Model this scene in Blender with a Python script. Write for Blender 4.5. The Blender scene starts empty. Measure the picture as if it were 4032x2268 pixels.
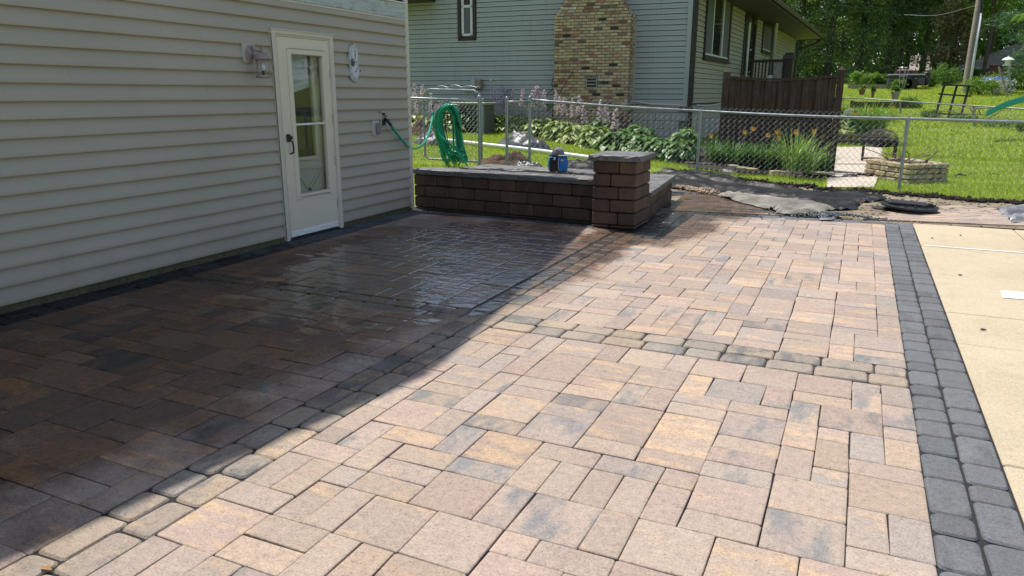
import bpy, bmesh, math, random
import numpy as np
from mathutils import Vector, Matrix
random.seed(7); rng = np.random.default_rng(7)
S = bpy.context.scene
COL = S.collection
R = math.radians
# ------------------------------------------------------------------ camera
EYE = np.array([0.0, 0.0, 1.45]); FPX = 2886.2; YAW, PIT, ROL = R(-24.948), R(14.809), R(0.07)
def cam_axes():
    cy, sy, cp, sp, cr, sr = math.cos(YAW), math.sin(YAW), math.cos(PIT), math.sin(PIT), math.cos(ROL), math.sin(ROL)
    f = np.array([sy, cy, 0]); r = np.array([cy, -sy, 0]); u = np.array([0, 0, 1.])
    f2 = cp * f - sp * u; u2 = cp * u + sp * f
    return cr * r + sr * u2, -sr * r + cr * u2, f2
CR, CU, CF = cam_axes()
cd = bpy.data.cameras.new('camera'); cam = bpy.data.objects.new('camera', cd); COL.objects.link(cam)
cd.sensor_width = 36; cd.lens = 36 * FPX / 4032; cd.clip_end = 600; cd.clip_start = 0.05
cam.matrix_world = Matrix([[CR[0], CU[0], -CF[0], EYE[0]], [CR[1], CU[1], -CF[1], EYE[1]], [CR[2], CU[2], -CF[2], EYE[2]], [0, 0, 0, 1]])
S.camera = cam
# ------------------------------------------------------------------ sky, sun, exposure
SUN = Vector((-0.42, 0.22, 1.0)).normalized()
W = bpy.data.worlds.new('World'); S.world = W; W.use_nodes = True
wn = W.node_tree.nodes; wl = W.node_tree.links
sky = wn.new('ShaderNodeTexSky'); sky.sky_type = 'NISHITA'; sky.sun_disc = False
sky.sun_elevation = math.asin(SUN.z); sky.sun_rotation = math.atan2(SUN.x, SUN.y)
sky.air_density = 1.0; sky.dust_density = 1.0; sky.ozone_density = 1.0
bwn = wn.new('ShaderNodeRGBToBW'); wl.new(sky.outputs[0], bwn.inputs[0]); mixn = wn.new('ShaderNodeMix'); mixn.data_type = 'RGBA'; mixn.inputs[0].default_value = 0.2   # thin summer haze whitens the blue
wl.new(sky.outputs[0], mixn.inputs[6]); wl.new(bwn.outputs[0], mixn.inputs[7]); wl.new(mixn.outputs[2], wn['Background'].inputs['Color']); wn['Background'].inputs['Strength'].default_value = 0.15
sl = bpy.data.lights.new('sun', 'SUN'); sl.energy = 4.5; sl.angle = R(0.55); sl.color = (1.0, 0.955, 0.88)
so = bpy.data.objects.new('sun', sl); COL.objects.link(so); so.rotation_euler = SUN.to_track_quat('Z', 'Y').to_euler(); so.location = (-20, 10, 40)
S.view_settings.view_transform = 'Standard'; S.view_settings.look = 'None'; S.view_settings.gamma = 1; S.view_settings.use_curve_mapping = False
S.view_settings.exposure = 0.28
S.render.engine = 'CYCLES'; S.cycles.max_bounces = 6; S.cycles.transparent_max_bounces = 12
S.cycles.use_denoising = True
# ------------------------------------------------------------------ sight lines: a point of the photograph on a real plane
def ray(x, y):
    d = CF * FPX + (x - 2016) * CR - (y - 1134) * CU
    return d / np.linalg.norm(d)
def onx(x, y, X): d = ray(x, y); return EYE + d * (X / d[0])
def ony(x, y, Y): d = ray(x, y); return EYE + d * (Y / d[1])
def onz(x, y, z=0.0): d = ray(x, y); return EYE + d * ((z - 1.45) / d[2])
def sm(t): t = np.clip(t, 0, 1); return t * t * (3 - 2 * t)
def onter(x, y):                                         # where the sight line meets the terrain
    d = ray(x, y); T = np.linspace(6, 75, 1400); P = EYE + d * T[:, None]; hit = np.nonzero(P[:, 2] <= ter(P[:, 0], P[:, 1]))[0]
    p = P[hit[0]] if len(hit) else EYE + d * 50
    return np.array([p[0], p[1], float(ter(p[0], p[1]))])
def ter(x, y):
    x = np.asarray(x, float); y = np.asarray(y, float)
    lawn = 0.04 * sm((y - 12.0) / 1.2)
    left = 0.055 * np.clip(-x - 0.5, 0, 9) * sm((y - 11.6) / 1.2)
    bed = 0.27 * sm((-x - 2.95) / 0.5) * sm((y - 8.45) / 0.5) * (1 - sm((y - 10.5) / 3.5))
    q = np.clip(y - 15.5, 0, 200)
    far = 0.062 * q * q / (q + 3.0)
    und = 0.03 * np.sin(x * 0.9 + 1) * np.sin(y * 0.7) * sm((y - 13.5) / 2)
    return -0.035 + lawn + np.maximum(left, bed) + np.minimum(far, 2.4 + 0.01 * q) * sm((x + 9) / 8) + und
# ------------------------------------------------------------------ mesh builder
class MB:
    def __init__(s): s.v = []; s.f = []; s.n = 0
    def add(s, V, F):
        s.v.extend([tuple(map(float, p)) for p in V]); s.f.extend([tuple(i + s.n for i in f) for f in F]); s.n += len(V); return s
    def hexa(s, p): return s.add(p, [(0, 3, 2, 1), (4, 5, 6, 7), (0, 1, 5, 4), (1, 2, 6, 5), (2, 3, 7, 6), (3, 0, 4, 7)])
    def box(s, c, d, rz=0.0, ax=None):
        x, y, z = d[0] / 2, d[1] / 2, d[2] / 2; c = np.array(c, float)
        P = np.array([(-x, -y, -z), (x, -y, -z), (x, y, -z), (-x, y, -z), (-x, -y, z), (x, -y, z), (x, y, z), (-x, y, z)])
        if ax is not None: P = P @ np.array(ax)
        elif rz: cc, ss = math.cos(rz), math.sin(rz); P = P @ np.array([[cc, ss, 0], [-ss, cc, 0], [0, 0, 1]])
        return s.hexa(P + c)
    def bbox(s, c, d, b=0.01, rz=0.0, ax=None):          # box with chamfered edges
        x, y, z = d[0] / 2, d[1] / 2, d[2] / 2; b = min(b, x * .9, y * .9, z * .9); P = []
        for zz, ins in ((-z, b), (-z + b, 0), (z - b, 0), (z, b)):
            xx, yy = x - ins, y - ins
            P += [(-xx, -yy + b, zz), (-xx + b, -yy, zz), (xx - b, -yy, zz), (xx, -yy + b, zz), (xx, yy - b, zz), (xx - b, yy, zz), (-xx + b, yy, zz), (-xx, yy - b, zz)]
        P = np.array(P)
        if ax is not None: P = P @ np.array(ax)
        elif rz: cc, ss = math.cos(rz), math.sin(rz); P = P @ np.array([[cc, ss, 0], [-ss, cc, 0], [0, 0, 1]])
        P = P + np.array(c, float); F = [tuple(range(7, -1, -1)), tuple(range(24, 32))]
        for k in range(3):
            for i in range(8): j = (i + 1) % 8; F.append((k * 8 + i, k * 8 + j, k * 8 + 8 + j, k * 8 + 8 + i))
        return s.add(P, F)
    def bar(s, a, b, w, h=None, up=(0, 0, 1)):           # square bar from a to b
        a = np.array(a, float); b = np.array(b, float); h = h or w; d = b - a; L = np.linalg.norm(d); d /= L
        up = np.array(up, float)
        if abs(d @ up) > .95: up = np.array([0, 1., 0])
        x = np.cross(d, up); x /= np.linalg.norm(x); y = np.cross(x, d)
        return s.box((a + b) / 2, (w, L, h), ax=[x, d, y])
    def tube(s, path, r, n=8, cap=True, closed=False):
        P = np.array(path, float); m = len(P); rr = np.full(m, r, float) if np.isscalar(r) else np.array(r, float)
        T = np.gradient(P, axis=0)
        if closed: T = np.roll(P, -1, 0) - np.roll(P, 1, 0)
        T /= np.linalg.norm(T, axis=1)[:, None] + 1e-9
        u = np.array([0, 0, 1.]) if abs(T[0][2]) < .9 else np.array([1., 0, 0])
        V = []
        for i in range(m):
            u = u - T[i] * (u @ T[i]); u /= np.linalg.norm(u) + 1e-9; w = np.cross(T[i], u)
            for k in range(n): a = 2 * math.pi * k / n; V.append(P[i] + rr[i] * (math.cos(a) * u + math.sin(a) * w))
        F = []
        for i in range(m if closed else m - 1):
            i2 = (i + 1) % m
            for k in range(n): k2 = (k + 1) % n; F.append((i * n + k, i * n + k2, i2 * n + k2, i2 * n + k))
        if cap and not closed: F += [tuple(range(n - 1, -1, -1)), tuple((m - 1) * n + k for k in range(n))]
        return s.add(V, F)
    def lathe(s, prof, c, n=16, ax=None):
        V = []; c = np.array(c, float); A = np.eye(3) if ax is None else np.array(ax, float)
        for r, z in prof:
            for k in range(n): a = 2 * math.pi * k / n; V.append(c + np.array([r * math.cos(a), r * math.sin(a), z]) @ A)
        F = []
        for i in range(len(prof) - 1):
            for k in range(n): k2 = (k + 1) % n; F.append((i * n + k, i * n + k2, (i + 1) * n + k2, (i + 1) * n + k))
        F += [tuple(range(n - 1, -1, -1)), tuple((len(prof) - 1) * n + k for k in range(n))]
        return s.add(V, F)
    def prism(s, poly, z0, z1, top=None):
        n = len(poly); V = [(p[0], p[1], z0) for p in poly] + [(p[0], p[1], z1) for p in (top or poly)]
        F = [tuple(range(n - 1, -1, -1)), tuple(range(n, 2 * n))] + [(i, (i + 1) % n, n + (i + 1) % n, n + i) for i in range(n)]
        return s.add(V, F)
    def blob(s, c, r, amp=.25, n=8, m=5):
        c = np.array(c, float); r = np.array(r if hasattr(r, '__len__') else (r, r, r), float); V = [c + (0, 0, -r[2])]
        for i in range(1, m):
            t = math.pi * i / m
            for k in range(n):
                a = 2 * math.pi * k / n; q = 1 + amp * (random.random() - .5) * 2
                V.append(c + r * q * np.array([math.sin(t) * math.cos(a), math.sin(t) * math.sin(a), -math.cos(t)]))
        V.append(c + (0, 0, r[2])); F = []
        for k in range(n): F.append((0, 1 + (k + 1) % n, 1 + k))
        for i in range(m - 2):
            for k in range(n): a = 1 + i * n; F.append((a + k, a + (k + 1) % n, a + n + (k + 1) % n, a + n + k))
        a = 1 + (m - 2) * n
        for k in range(n): F.append((a + k, a + (k + 1) % n, len(V) - 1))
        return s.add(V, F)
    def mesh(s, name):
        me = bpy.data.meshes.new(name); me.from_pydata(s.v, [], s.f); me.update(); return me
    def build(s, name, mat, parent=None, smooth=False, color=None, label=None, kind=None):
        return link(name, s.mesh(name), mat, parent, smooth, color, label, kind)
def link(name, me, mat, parent=None, smooth=False, color=None, label=None, kind=None):
    if mat and not me.materials: me.materials.append(mat)
    if smooth is True: me.polygons.foreach_set('use_smooth', [True] * len(me.polygons))
    o = bpy.data.objects.new(name, me); COL.objects.link(o)
    if smooth == 'auto':
        me.polygons.foreach_set('use_smooth', [True] * len(me.polygons)); me.set_sharp_from_angle(angle=R(35))
    if parent: adopt(o, parent)
    if color is not None: o.color = (*color, 1)
    if label: o['label'] = label
    if kind: o['kind'] = kind
    return o
def adopt(o, p):
    o.parent = p
    o.matrix_parent_inverse = WM(p).inverted()
def WM(o):
    L = Matrix.LocRotScale(o.location, o.rotation_euler, o.scale)
    return (WM(o.parent) @ o.matrix_parent_inverse @ L) if o.parent else L
def thing(name, label, cat, loc=(0, 0, 0), group=None, rz=0):
    o = bpy.data.objects.new(name, None); COL.objects.link(o); o.location = loc; o.rotation_euler = (0, 0, rz); o.empty_display_size = .1
    o['label'] = label; o['category'] = cat
    if group: o['group'] = group
    return o
def tag(o, label, cat, group=None):
    o['label'] = label; o['category'] = cat
    if group: o['group'] = group
    return o
def struct(name, loc=(0, 0, 0)):
    o = bpy.data.objects.new(name, None); COL.objects.link(o); o.location = loc; o['kind'] = 'structure'; return o
def npmesh(name, V, F, mat, parent=None, smooth=False, kind=None, tint=None):
    V = np.asarray(V, np.float32).reshape(-1, 3); F = np.asarray(F, np.int32); k = F.shape[1]; me = bpy.data.meshes.new(name)
    me.vertices.add(len(V)); me.vertices.foreach_set('co', V.ravel()); me.loops.add(F.size); me.loops.foreach_set('vertex_index', F.ravel())
    me.polygons.add(len(F)); me.polygons.foreach_set('loop_start', np.arange(0, F.size, k, dtype=np.int32))
    me.polygons.foreach_set('loop_total', np.full(len(F), k, np.int32))
    if tint is not None:
        a = me.attributes.new('tint', 'FLOAT_COLOR', 'POINT'); t = np.ones((len(V), 4), np.float32); t[:, :3] = tint; a.data.foreach_set('color', t.ravel())
    me.update(calc_edges=True); me.validate()
    o = link(name, me, mat, parent, smooth, kind=kind)
    if tint is not None: o.color = (0, 0, 0, 1)
    return o
def cards(C, U, V2):                                     # quads at centres C with half axes U and V2
    n = len(C); V = np.stack([C - U - V2, C + U - V2, C + U + V2, C - U + V2], 1).reshape(-1, 3)
    return V, np.arange(4 * n).reshape(-1, 4)
def leafs(C, U, V2):                                     # pointed leaves (two triangles folded on the midrib)
    n = len(C); N = np.cross(U, V2); N /= np.linalg.norm(N, axis=1)[:, None] + 1e-9; h = np.linalg.norm(V2, axis=1)[:, None]
    V = np.stack([C - U, C + V2 + N * h * .5, C + U, C - V2 + N * h * .5], 1).reshape(-1, 3)
    b = np.arange(n)[:, None] * 4
    return V, np.concatenate([b + [0, 2, 1], b + [0, 3, 2]], 0)
def rvec(n): v = rng.normal(size=(n, 3)); return v / np.linalg.norm(v, axis=1)[:, None]
# ------------------------------------------------------------------ materials
class NT:
    def __init__(s, name):
        s.m = bpy.data.materials.new(name); s.m.use_nodes = True; s.t = s.m.node_tree; s.b = s.t.nodes['Principled BSDF']; s.out = s.t.nodes['Material Output']
    def n(s, typ, **k):
        x = s.t.nodes.new('ShaderNode' + typ)
        for a, v in k.items(): setattr(x, a, v)
        return x
    def set(s, sock, v):
        if isinstance(v, bpy.types.NodeSocket): s.t.links.new(v, sock)
        elif hasattr(v, '__len__') and sock.type == 'RGBA' and len(v) == 3: sock.default_value = (*v, 1)
        else: sock.default_value = v
    def coord(s, kind='Object'):
        if kind == 'World': return s.n('NewGeometry').outputs['Position']
        return s.n('TexCoord').outputs[kind]
    def mp(s, vec, scale=(1, 1, 1), loc=(0, 0, 0), rot=(0, 0, 0)):
        x = s.n('Mapping'); s.set(x.inputs[0], vec); x.inputs['Scale'].default_value = scale; x.inputs['Location'].default_value = loc; x.inputs['Rotation'].default_value = rot; return x.outputs[0]
    def noise(s, vec, scale=5, detail=5, rough=.55, w=None, out='Fac'):
        x = s.n('TexNoise'); 
        if w is not None: x.noise_dimensions = '4D'; s.set(x.inputs['W'], w)
        s.set(x.inputs['Vector'], vec); x.inputs['Scale'].default_value = scale; x.inputs['Detail'].default_value = detail; x.inputs['Roughness'].default_value = rough
        return x.outputs[out]
    def mix(s, f, a, b, blend='MIX'):
        x = s.n('Mix', data_type='RGBA', blend_type=blend, clamp_factor=True); s.set(x.inputs[0], f); s.set(x.inputs[6], a); s.set(x.inputs[7], b); return x.outputs[2]
    def math(s, op, a, b=0.0, c=0.0, clamp=False):
        x = s.n('Math', operation=op, use_clamp=clamp); s.set(x.inputs[0], a); s.set(x.inputs[1], b); s.set(x.inputs[2], c); return x.outputs[0]
    def rng(s, v, a, b, c=0.0, d=1.0, smooth=False):
        x = s.n('MapRange', interpolation_type='SMOOTHSTEP' if smooth else 'LINEAR'); s.set(x.inputs[0], v)
        for i, q in enumerate((a, b, c, d)): x.inputs[i + 1].default_value = q
        return x.outputs[0]
    def ramp(s, v, stops):
        x = s.n('ValToRGB'); s.set(x.inputs[0], v); e = x.color_ramp.elements
        while len(e) < len(stops): e.new(.5)
        for k, (p, c) in enumerate(stops): e[k].position = p; e[k].color = (*c, 1)
        return x.outputs[0]
    def bump(s, h, strength=.3, dist=.01, nrm=None):
        x = s.n('Bump'); s.set(x.inputs['Height'], h); x.inputs['Strength'].default_value = strength; x.inputs['Distance'].default_value = dist
        if nrm is not None: s.set(x.inputs['Normal'], nrm)
        return x.outputs[0]
    def p(s, **k):
        for a, v in k.items(): s.set(s.b.inputs[a.replace('_', ' ')], v)
        return s.m
def pm(name, c1, c2=None, scale=4, rough=.75, bump=.15, bscale=60, dist=.004, grain=.12, stretch=(1, 1, 1), metal=0.0, coord='World', spec=.4, c3=None):
    t = NT(name); v = t.mp(t.coord(coord), stretch); c2 = c2 or tuple(x * .8 for x in c1)
    n = t.noise(v, scale, 6); col = t.ramp(n, [(.3, c1), (.52, c2)] + ([(.7, c3)] if c3 else []))
    g = t.noise(v, bscale, 4)
    if grain: col = t.mix(1.0, col, t.ramp(g, [(.25, (1 - grain * 1.6,) * 3), (.75, (1 + grain,) * 3)]), 'MULTIPLY')
    t.p(Base_Color=col, Roughness=t.rng(n, .3, .7, max(0, rough - .08), min(1, rough + .06)), Metallic=metal, Specular_IOR_Level=spec)
    if bump: t.p(Normal=t.bump(g, bump, dist))
    return t.m
def plain(name, c, rough=.5, metal=0.0, spec=.5):
    t = NT(name); n = t.noise(t.coord('World'), 9, 5)
    return t.p(Base_Color=t.mix(t.rng(n, .3, .7), tuple(x * .9 for x in c), tuple(min(1, x * 1.06) for x in c)), Roughness=t.rng(n, .3, .7, rough * .9, min(1, rough * 1.15)), Metallic=metal, Specular_IOR_Level=spec)
def leafmat(name, c1, c2, c3=None, trans=.35, rough=.5, spec=.35):
    t = NT(name); r = t.n('NewGeometry').outputs['Random Per Island']; n = t.noise(t.coord('World'), 1.3, 3)
    k = t.math('ADD', t.math('MULTIPLY', r, .6), t.math('MULTIPLY', n, .4))
    col = t.ramp(k, [(.2, c1), (.5, c2), (.8, c3 or tuple(x * 1.35 for x in c2))])
    t.p(Base_Color=col, Roughness=rough, Specular_IOR_Level=spec)
    tr = t.n('BsdfTranslucent'); t.set(tr.inputs[0], t.mix(1.0, col, (1.25, 1.3, .6), 'MULTIPLY')); mx = t.n('MixShader'); mx.inputs[0].default_value = trans
    t.t.links.new(t.b.outputs[0], mx.inputs[1]); t.t.links.new(tr.outputs[0], mx.inputs[2]); t.t.links.new(mx.outputs[0], t.out.inputs[0]); return t.m
def glassmat(name, tint=(1, 1, 1), rough=.01, refl=1.0):
    t = NT(name); gl = t.n('BsdfGlossy'); gl.inputs['Roughness'].default_value = rough; tr = t.n('BsdfTransparent'); tr.inputs[0].default_value = (*tint, 1)
    lw = t.n('LayerWeight'); lw.inputs[0].default_value = .5; f = t.math('MULTIPLY', t.math('ADD', t.math('MULTIPLY', t.math('POWER', lw.outputs['Facing'], 5.0), .96), .04), 1.35 * refl, clamp=True)
    mx = t.n('MixShader'); t.set(mx.inputs[0], f); t.t.links.new(tr.outputs[0], mx.inputs[1]); t.t.links.new(gl.outputs[0], mx.inputs[2]); t.t.links.new(mx.outputs[0], t.out.inputs[0]); return t.m
def tinted(name, rough=.85, bscale=60, bump=.35, grain=.2, dist=.004):   # colour comes from the piece itself (object colour or the joined piece's attribute)
    t = NT(name); at = t.n('Attribute', attribute_name='tint'); oi = t.n('ObjectInfo')
    c = t.mix(1.0, at.outputs['Color'], oi.outputs['Color'], 'ADD'); w = t.coord('World'); g = t.noise(w, bscale, 5); m = t.noise(w, 9, 4)
    c = t.mix(1.0, c, t.ramp(g, [(.25, (1 - grain * 2,) * 3), (.75, (1 + grain,) * 3)]), 'MULTIPLY'); c = t.mix(1.0, c, t.ramp(m, [(.3, (.75,) * 3), (.7, (1.15,) * 3)]), 'MULTIPLY')
    return t.p(Base_Color=c, Roughness=rough, Specular_IOR_Level=.3, Normal=t.bump(g, bump, dist))
def wet_shade_mask(t, w, film=True):                            # wet film of the hosed patio; without film, also shade painted on the left
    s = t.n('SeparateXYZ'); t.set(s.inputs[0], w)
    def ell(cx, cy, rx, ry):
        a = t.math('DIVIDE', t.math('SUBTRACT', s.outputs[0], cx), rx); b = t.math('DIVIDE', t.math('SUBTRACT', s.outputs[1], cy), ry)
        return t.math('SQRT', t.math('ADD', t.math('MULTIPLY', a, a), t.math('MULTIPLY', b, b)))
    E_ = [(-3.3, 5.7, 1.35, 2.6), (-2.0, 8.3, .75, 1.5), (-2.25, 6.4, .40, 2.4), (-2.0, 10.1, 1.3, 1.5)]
    if not film: E_ += [(-3.9, 3.4, 1.75, 5.2)]  # widens the darkening over the left panel to deepen its shade
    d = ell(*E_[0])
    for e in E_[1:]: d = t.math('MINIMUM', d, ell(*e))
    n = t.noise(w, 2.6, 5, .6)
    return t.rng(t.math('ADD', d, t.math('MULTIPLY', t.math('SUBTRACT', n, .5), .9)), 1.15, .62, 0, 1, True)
def paver_material(name, stones, tan, dark, mauve):
    t = NT(name); w = t.coord('World'); at = t.n('Attribute', attribute_name='tint'); oi = t.n('ObjectInfo')
    pr = t.n('SeparateColor'); t.set(pr.inputs[0], t.mix(1.0, at.outputs['Color'], oi.outputs['Color'], 'ADD')); ta, dk, hs = pr.outputs
    ww = t.math('MULTIPLY', hs, 61.0)
    n1 = t.noise(t.mp(w, (2.2, 8, 4)), 1.6, 6, .6, ww); n2 = t.noise(t.mp(w, (7, 2.6, 4), (3, 1, 0)), 1.3, 6, .62, ww); n3 = t.noise(w, 5.5, 5, .6, ww)
    fine = t.noise(w, 120, 5, .75); mid = t.noise(w, 30, 7, .74)
    c = t.mix(t.rng(t.math('ADD', t.math('MULTIPLY', t.math('SUBTRACT', n1, .5), 2.6), ta), .30, .66, 0, 1, True), t.ramp(t.math('FRACT', t.math('MULTIPLY', hs, 13.7)), [(k / (len(stones) - 1), q) for k, q in enumerate(stones)]), tan)
    c = t.mix(t.math('MULTIPLY', t.rng(t.math('ADD', t.math('MULTIPLY', t.math('SUBTRACT', n2, .5), 2.4), dk), .38, .85, 0, 1, True), .88), c, dark)
    c = t.mix(t.math('MULTIPLY', t.rng(n3, .48, .7, 0, 1, True), .45), c, mauve); c = t.mix(1.0, c, t.ramp(t.math('FRACT', t.math('MULTIPLY', hs, 7.3)), [(0, (.88,) * 3), (1, (1.10,) * 3)]), 'MULTIPLY')
    c = t.mix(1.0, c, t.ramp(mid, [(.25, (.55,) * 3), (.43, (.94,) * 3), (.72, (1.2,) * 3)]), 'MULTIPLY')
    c = t.mix(1.0, c, t.ramp(fine, [(.30, (.42,) * 3), (.43, (.98,) * 3), (.72, (1.28,) * 3)]), 'MULTIPLY')
    wet = wet_shade_mask(t, w); wet_shade = wet_shade_mask(t, w, False); gm = t.n('Gamma'); t.set(gm.inputs[0], c); gm.inputs[1].default_value = 1.9; c = t.mix(wet_shade, c, t.mix(1.0, gm.outputs[0], (.86, .80, .74), 'MULTIPLY'))   # darkens wet stone, and paints deeper shade over the left panel
    slate = t.noise(t.mp(w, (1, 1, 1)), 7, 8, .62, ww); v = t.math('ADD', t.math('MULTIPLY', slate, 1.4), t.math('ADD', t.math('MULTIPLY', mid, .35), t.math('MULTIPLY', fine, .1)))
    nb = t.bump(v, .55, .012); wn_ = t.bump(t.math('ADD', t.noise(t.mp(w, (1, 1.7, 1)), 9, 1.2, .4), t.math('MULTIPLY', t.noise(t.mp(w, (1.2, 3, 1)), 22, 1.0, .4), .22)), 1.0, .0052)
    film = t.rng(t.math('ADD', t.math('MULTIPLY', wet, 1.1), t.math('MULTIPLY', t.math('SUBTRACT', t.noise(t.mp(w, (1, 2.4, 1), (5, 2, 0)), 4.5, 5, .6), .5), 2.2)), .62, .86, 0, 1, True)
    t.p(Base_Color=c, Roughness=t.rng(wet_shade, 0, 1, .86, .55), Specular_IOR_Level=.35, Normal=nb, Coat_Weight=film, Coat_Roughness=.02, Coat_IOR=1.5, Coat_Normal=wn_)
    return t.m
M = {}
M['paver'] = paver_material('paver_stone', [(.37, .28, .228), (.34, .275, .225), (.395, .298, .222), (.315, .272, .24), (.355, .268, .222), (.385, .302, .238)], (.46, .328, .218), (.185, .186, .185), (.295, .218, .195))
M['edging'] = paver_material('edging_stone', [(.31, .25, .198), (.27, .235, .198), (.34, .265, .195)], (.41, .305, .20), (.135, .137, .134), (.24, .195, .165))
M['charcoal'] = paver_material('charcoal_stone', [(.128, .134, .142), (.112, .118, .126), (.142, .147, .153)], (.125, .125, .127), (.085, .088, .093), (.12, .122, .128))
t = NT('joint_sand'); w = t.coord('World'); a = t.noise(w, 300, 4); wet = wet_shade_mask(t, w)
M['joint'] = t.p(Base_Color=t.mix(t.rng(a, .35, .7), (.016, .016, .018), (.045, .045, .047)), Roughness=.95, Specular_IOR_Level=.3, Coat_Weight=wet, Coat_Roughness=.12, Normal=t.bump(a, .5, .003))
# ================================================================== GROUND
def grid(name, xs, ys, zf, mat, mask=None, kind='structure', smooth=True):
    X, Y = np.meshgrid(xs, ys); Z = zf(X, Y); V = np.stack([X, Y, Z], -1).reshape(-1, 3); nx = len(xs); i = np.arange(len(ys) - 1)[:, None] * nx + np.arange(nx - 1)[None]
    F = np.stack([i, i + 1, i + 1 + nx, i + nx], -1).reshape(-1, 4)
    if mask is not None:
        ok = mask(X, Y).reshape(-1); F = F[ok[F].all(1)]
    return npmesh(name, V, F, mat, None, smooth, kind)
t = NT('lawn_ground'); w = t.coord('World'); n1 = t.noise(w, .35, 4); n2 = t.noise(w, 7, 6, .7); n3 = t.noise(t.mp(w, (1, .25, 1)), 60, 3)
c = t.mix(t.rng(n1, .35, .65), (.15, .235, .025), (.21, .29, .038)); c = t.mix(t.rng(n2, .35, .7), c, (.11, .18, .02)); c = t.mix(t.rng(n3, .4, .7), c, (.30, .36, .06))
M['lawn'] = t.p(Base_Color=c, Roughness=.8, Specular_IOR_Level=.2, Normal=t.bump(t.math('ADD', n2, n3), .8, .04))
xs = np.concatenate([np.linspace(-150, -16, 24), np.arange(-15, 12, .3), np.linspace(12, 150, 24)]); ys = np.concatenate([np.linspace(-60, -1, 10), np.arange(0, 26, .3), np.linspace(26.5, 75, 50), np.linspace(80, 260, 16)])
grid('ground', xs, ys, ter, M['lawn'])
EDGE = np.array([(-9, 9.9), (-5.0, 9.9), (-3.3, 13.2), (-2.4, 12.95), (-1.81, 12.75), (-.9, 12.78), (-.22, 12.66), (.62, 12.60), (2.18, 12.25), (7, 11.4)])
def lawn_edge(x): return np.interp(x, EDGE[:, 0], EDGE[:, 1]) + .06 * np.sin(np.asarray(x) * 7.1) + .04 * np.sin(np.asarray(x) * 17.3 + 1)
# bare dirt strip between patio and lawn
t = NT('bare_dirt'); w = t.coord('World'); a = t.noise(w, 1.1, 6, .6); b = t.noise(w, 26, 6, .7); d = t.noise(t.mp(w, (1, 1.15, 1)), 3.2, 6, .65)
c = t.ramp(a, [(.32, (.17, .135, .095)), (.5, (.25, .205, .145)), (.66, (.32, .27, .20))]); c = t.mix(t.rng(d, .52, .7), c, (.37, .32, .245)); c = t.mix(t.rng(b, .5, .72), c, (.12, .09, .065))
M['dirt'] = t.p(Base_Color=c, Roughness=.92, Specular_IOR_Level=.2, Normal=t.bump(t.math('ADD', b, a), .7, .03))
def dirt_z(x, y):
    q = np.sin(x * 2.1 + y * 1.7) * np.sin(y * 2.3 - x * 1.1) * .008 + .004
    return np.maximum(np.maximum(ter(x, y) + .012, -.03) + q, ter(x, y) + .006) + .03 * np.exp(-((x - .68) / .9) ** 2 - ((y - 11.0) / .5) ** 2)
grid('dirt_strip', np.arange(-3.1, 7.01, .09), np.arange(8.9, 13.4, .09), dirt_z, M['dirt'], lambda X, Y: (Y < lawn_edge(X) + .05) & ((X > .70) & (Y > 9.72) | (X <= .70)) & ((X > -2.75) | (Y > 10.6)))
# ================================================================== PATIO
patio = struct('patio', (-2, 4, 0))
MB().box((-2.3, 4.6, -.052), (6.0, 9.6, .08)).build('joint_bed', M['joint'], patio)
MB().prism([(-2.45, 9.1), (.35, 9.4), (-.35, 9.75), (-.75, 10.12), (-1.28, 10.62), (-1.9, 11.22), (-2.7, 11.5), (-2.7, 9.1)], -.09, -.016).build('joint_bed', M['joint'], patio)
VAR = {}
def stone_mesh(w, h, rad, gap, seg, nm):
    key = (round(w, 3), round(h, 3), rad); L = VAR.setdefault(key, [])
    if len(L) >= 7: return random.choice(L)
    a, b = w / 2 - gap / 2, h / 2 - gap / 2; ring = []
    for cx, cy, a0 in ((a, b, 0), (-a, b, 90), (-a, -b, 180), (a, -b, 270)):
        r = rad * random.uniform(.6, 1.5); r = min(r, a * .9, b * .9); jx, jy = random.gauss(0, .0016), random.gauss(0, .0016)
        for k in range(seg):
            an = R(a0 + 90 * k / (seg - 1)); ring.append((cx - math.copysign(r, cx) + r * math.cos(an) + jx, cy - math.copysign(r, cy) + r * math.sin(an) + jy))
    n = len(ring); V = []; e = .003 if seg == 2 else .007
    for z, ins in ((-.03, 0), (-.0045 if seg == 2 else -.009, 0), (-.0016, e), (0, e + .013)):
        for x, y in ring:
            l = math.hypot(x, y); V.append((x - ins * x / l * 1.2, y - ins * y / l * 1.2, z))
    F = [tuple(range(3 * n, 4 * n))] + [(k * n + i, k * n + (i + 1) % n, (k + 1) * n + (i + 1) % n, (k + 1) * n + i) for k in (0, 1, 2) for i in range(n)]
    me = bpy.data.meshes.new(nm); me.from_pydata(V, [], F); me.update(); L.append(me); return me
PIECES = []                                              # (kind, mesh, x, y, rz, tint, apparent size)
def put(kind, w, h, x, y, rz, tint):
    seg, rad, gap = (2, .005, .0038) if kind == 'paver' else (4, .022, .008)
    me = stone_mesh(w, h, rad, gap, seg, kind)
    q = np.array([x, y, 0]) - EYE; dep = q @ CF; sx = FPX * (q @ CR) / max(dep, .1); sy = FPX * (q @ CU) / max(dep, .1)
    vis = dep > .3 and abs(sx) < 2150 and abs(sy) < 1250
    PIECES.append((kind, me, x, y, rz, tint, (w * h / dep ** 3 if vis else 0)))
def ptint():
    u = random.random(); h = random.random()
    if u < .24: return (random.uniform(.25, .5), random.uniform(-.15, .1), h)
    if u < .46: return (random.uniform(-.15, .1), random.uniform(.3, .65), h)
    return (random.uniform(.0, .25), random.uniform(-.1, .22), h)
U = .1337
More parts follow.
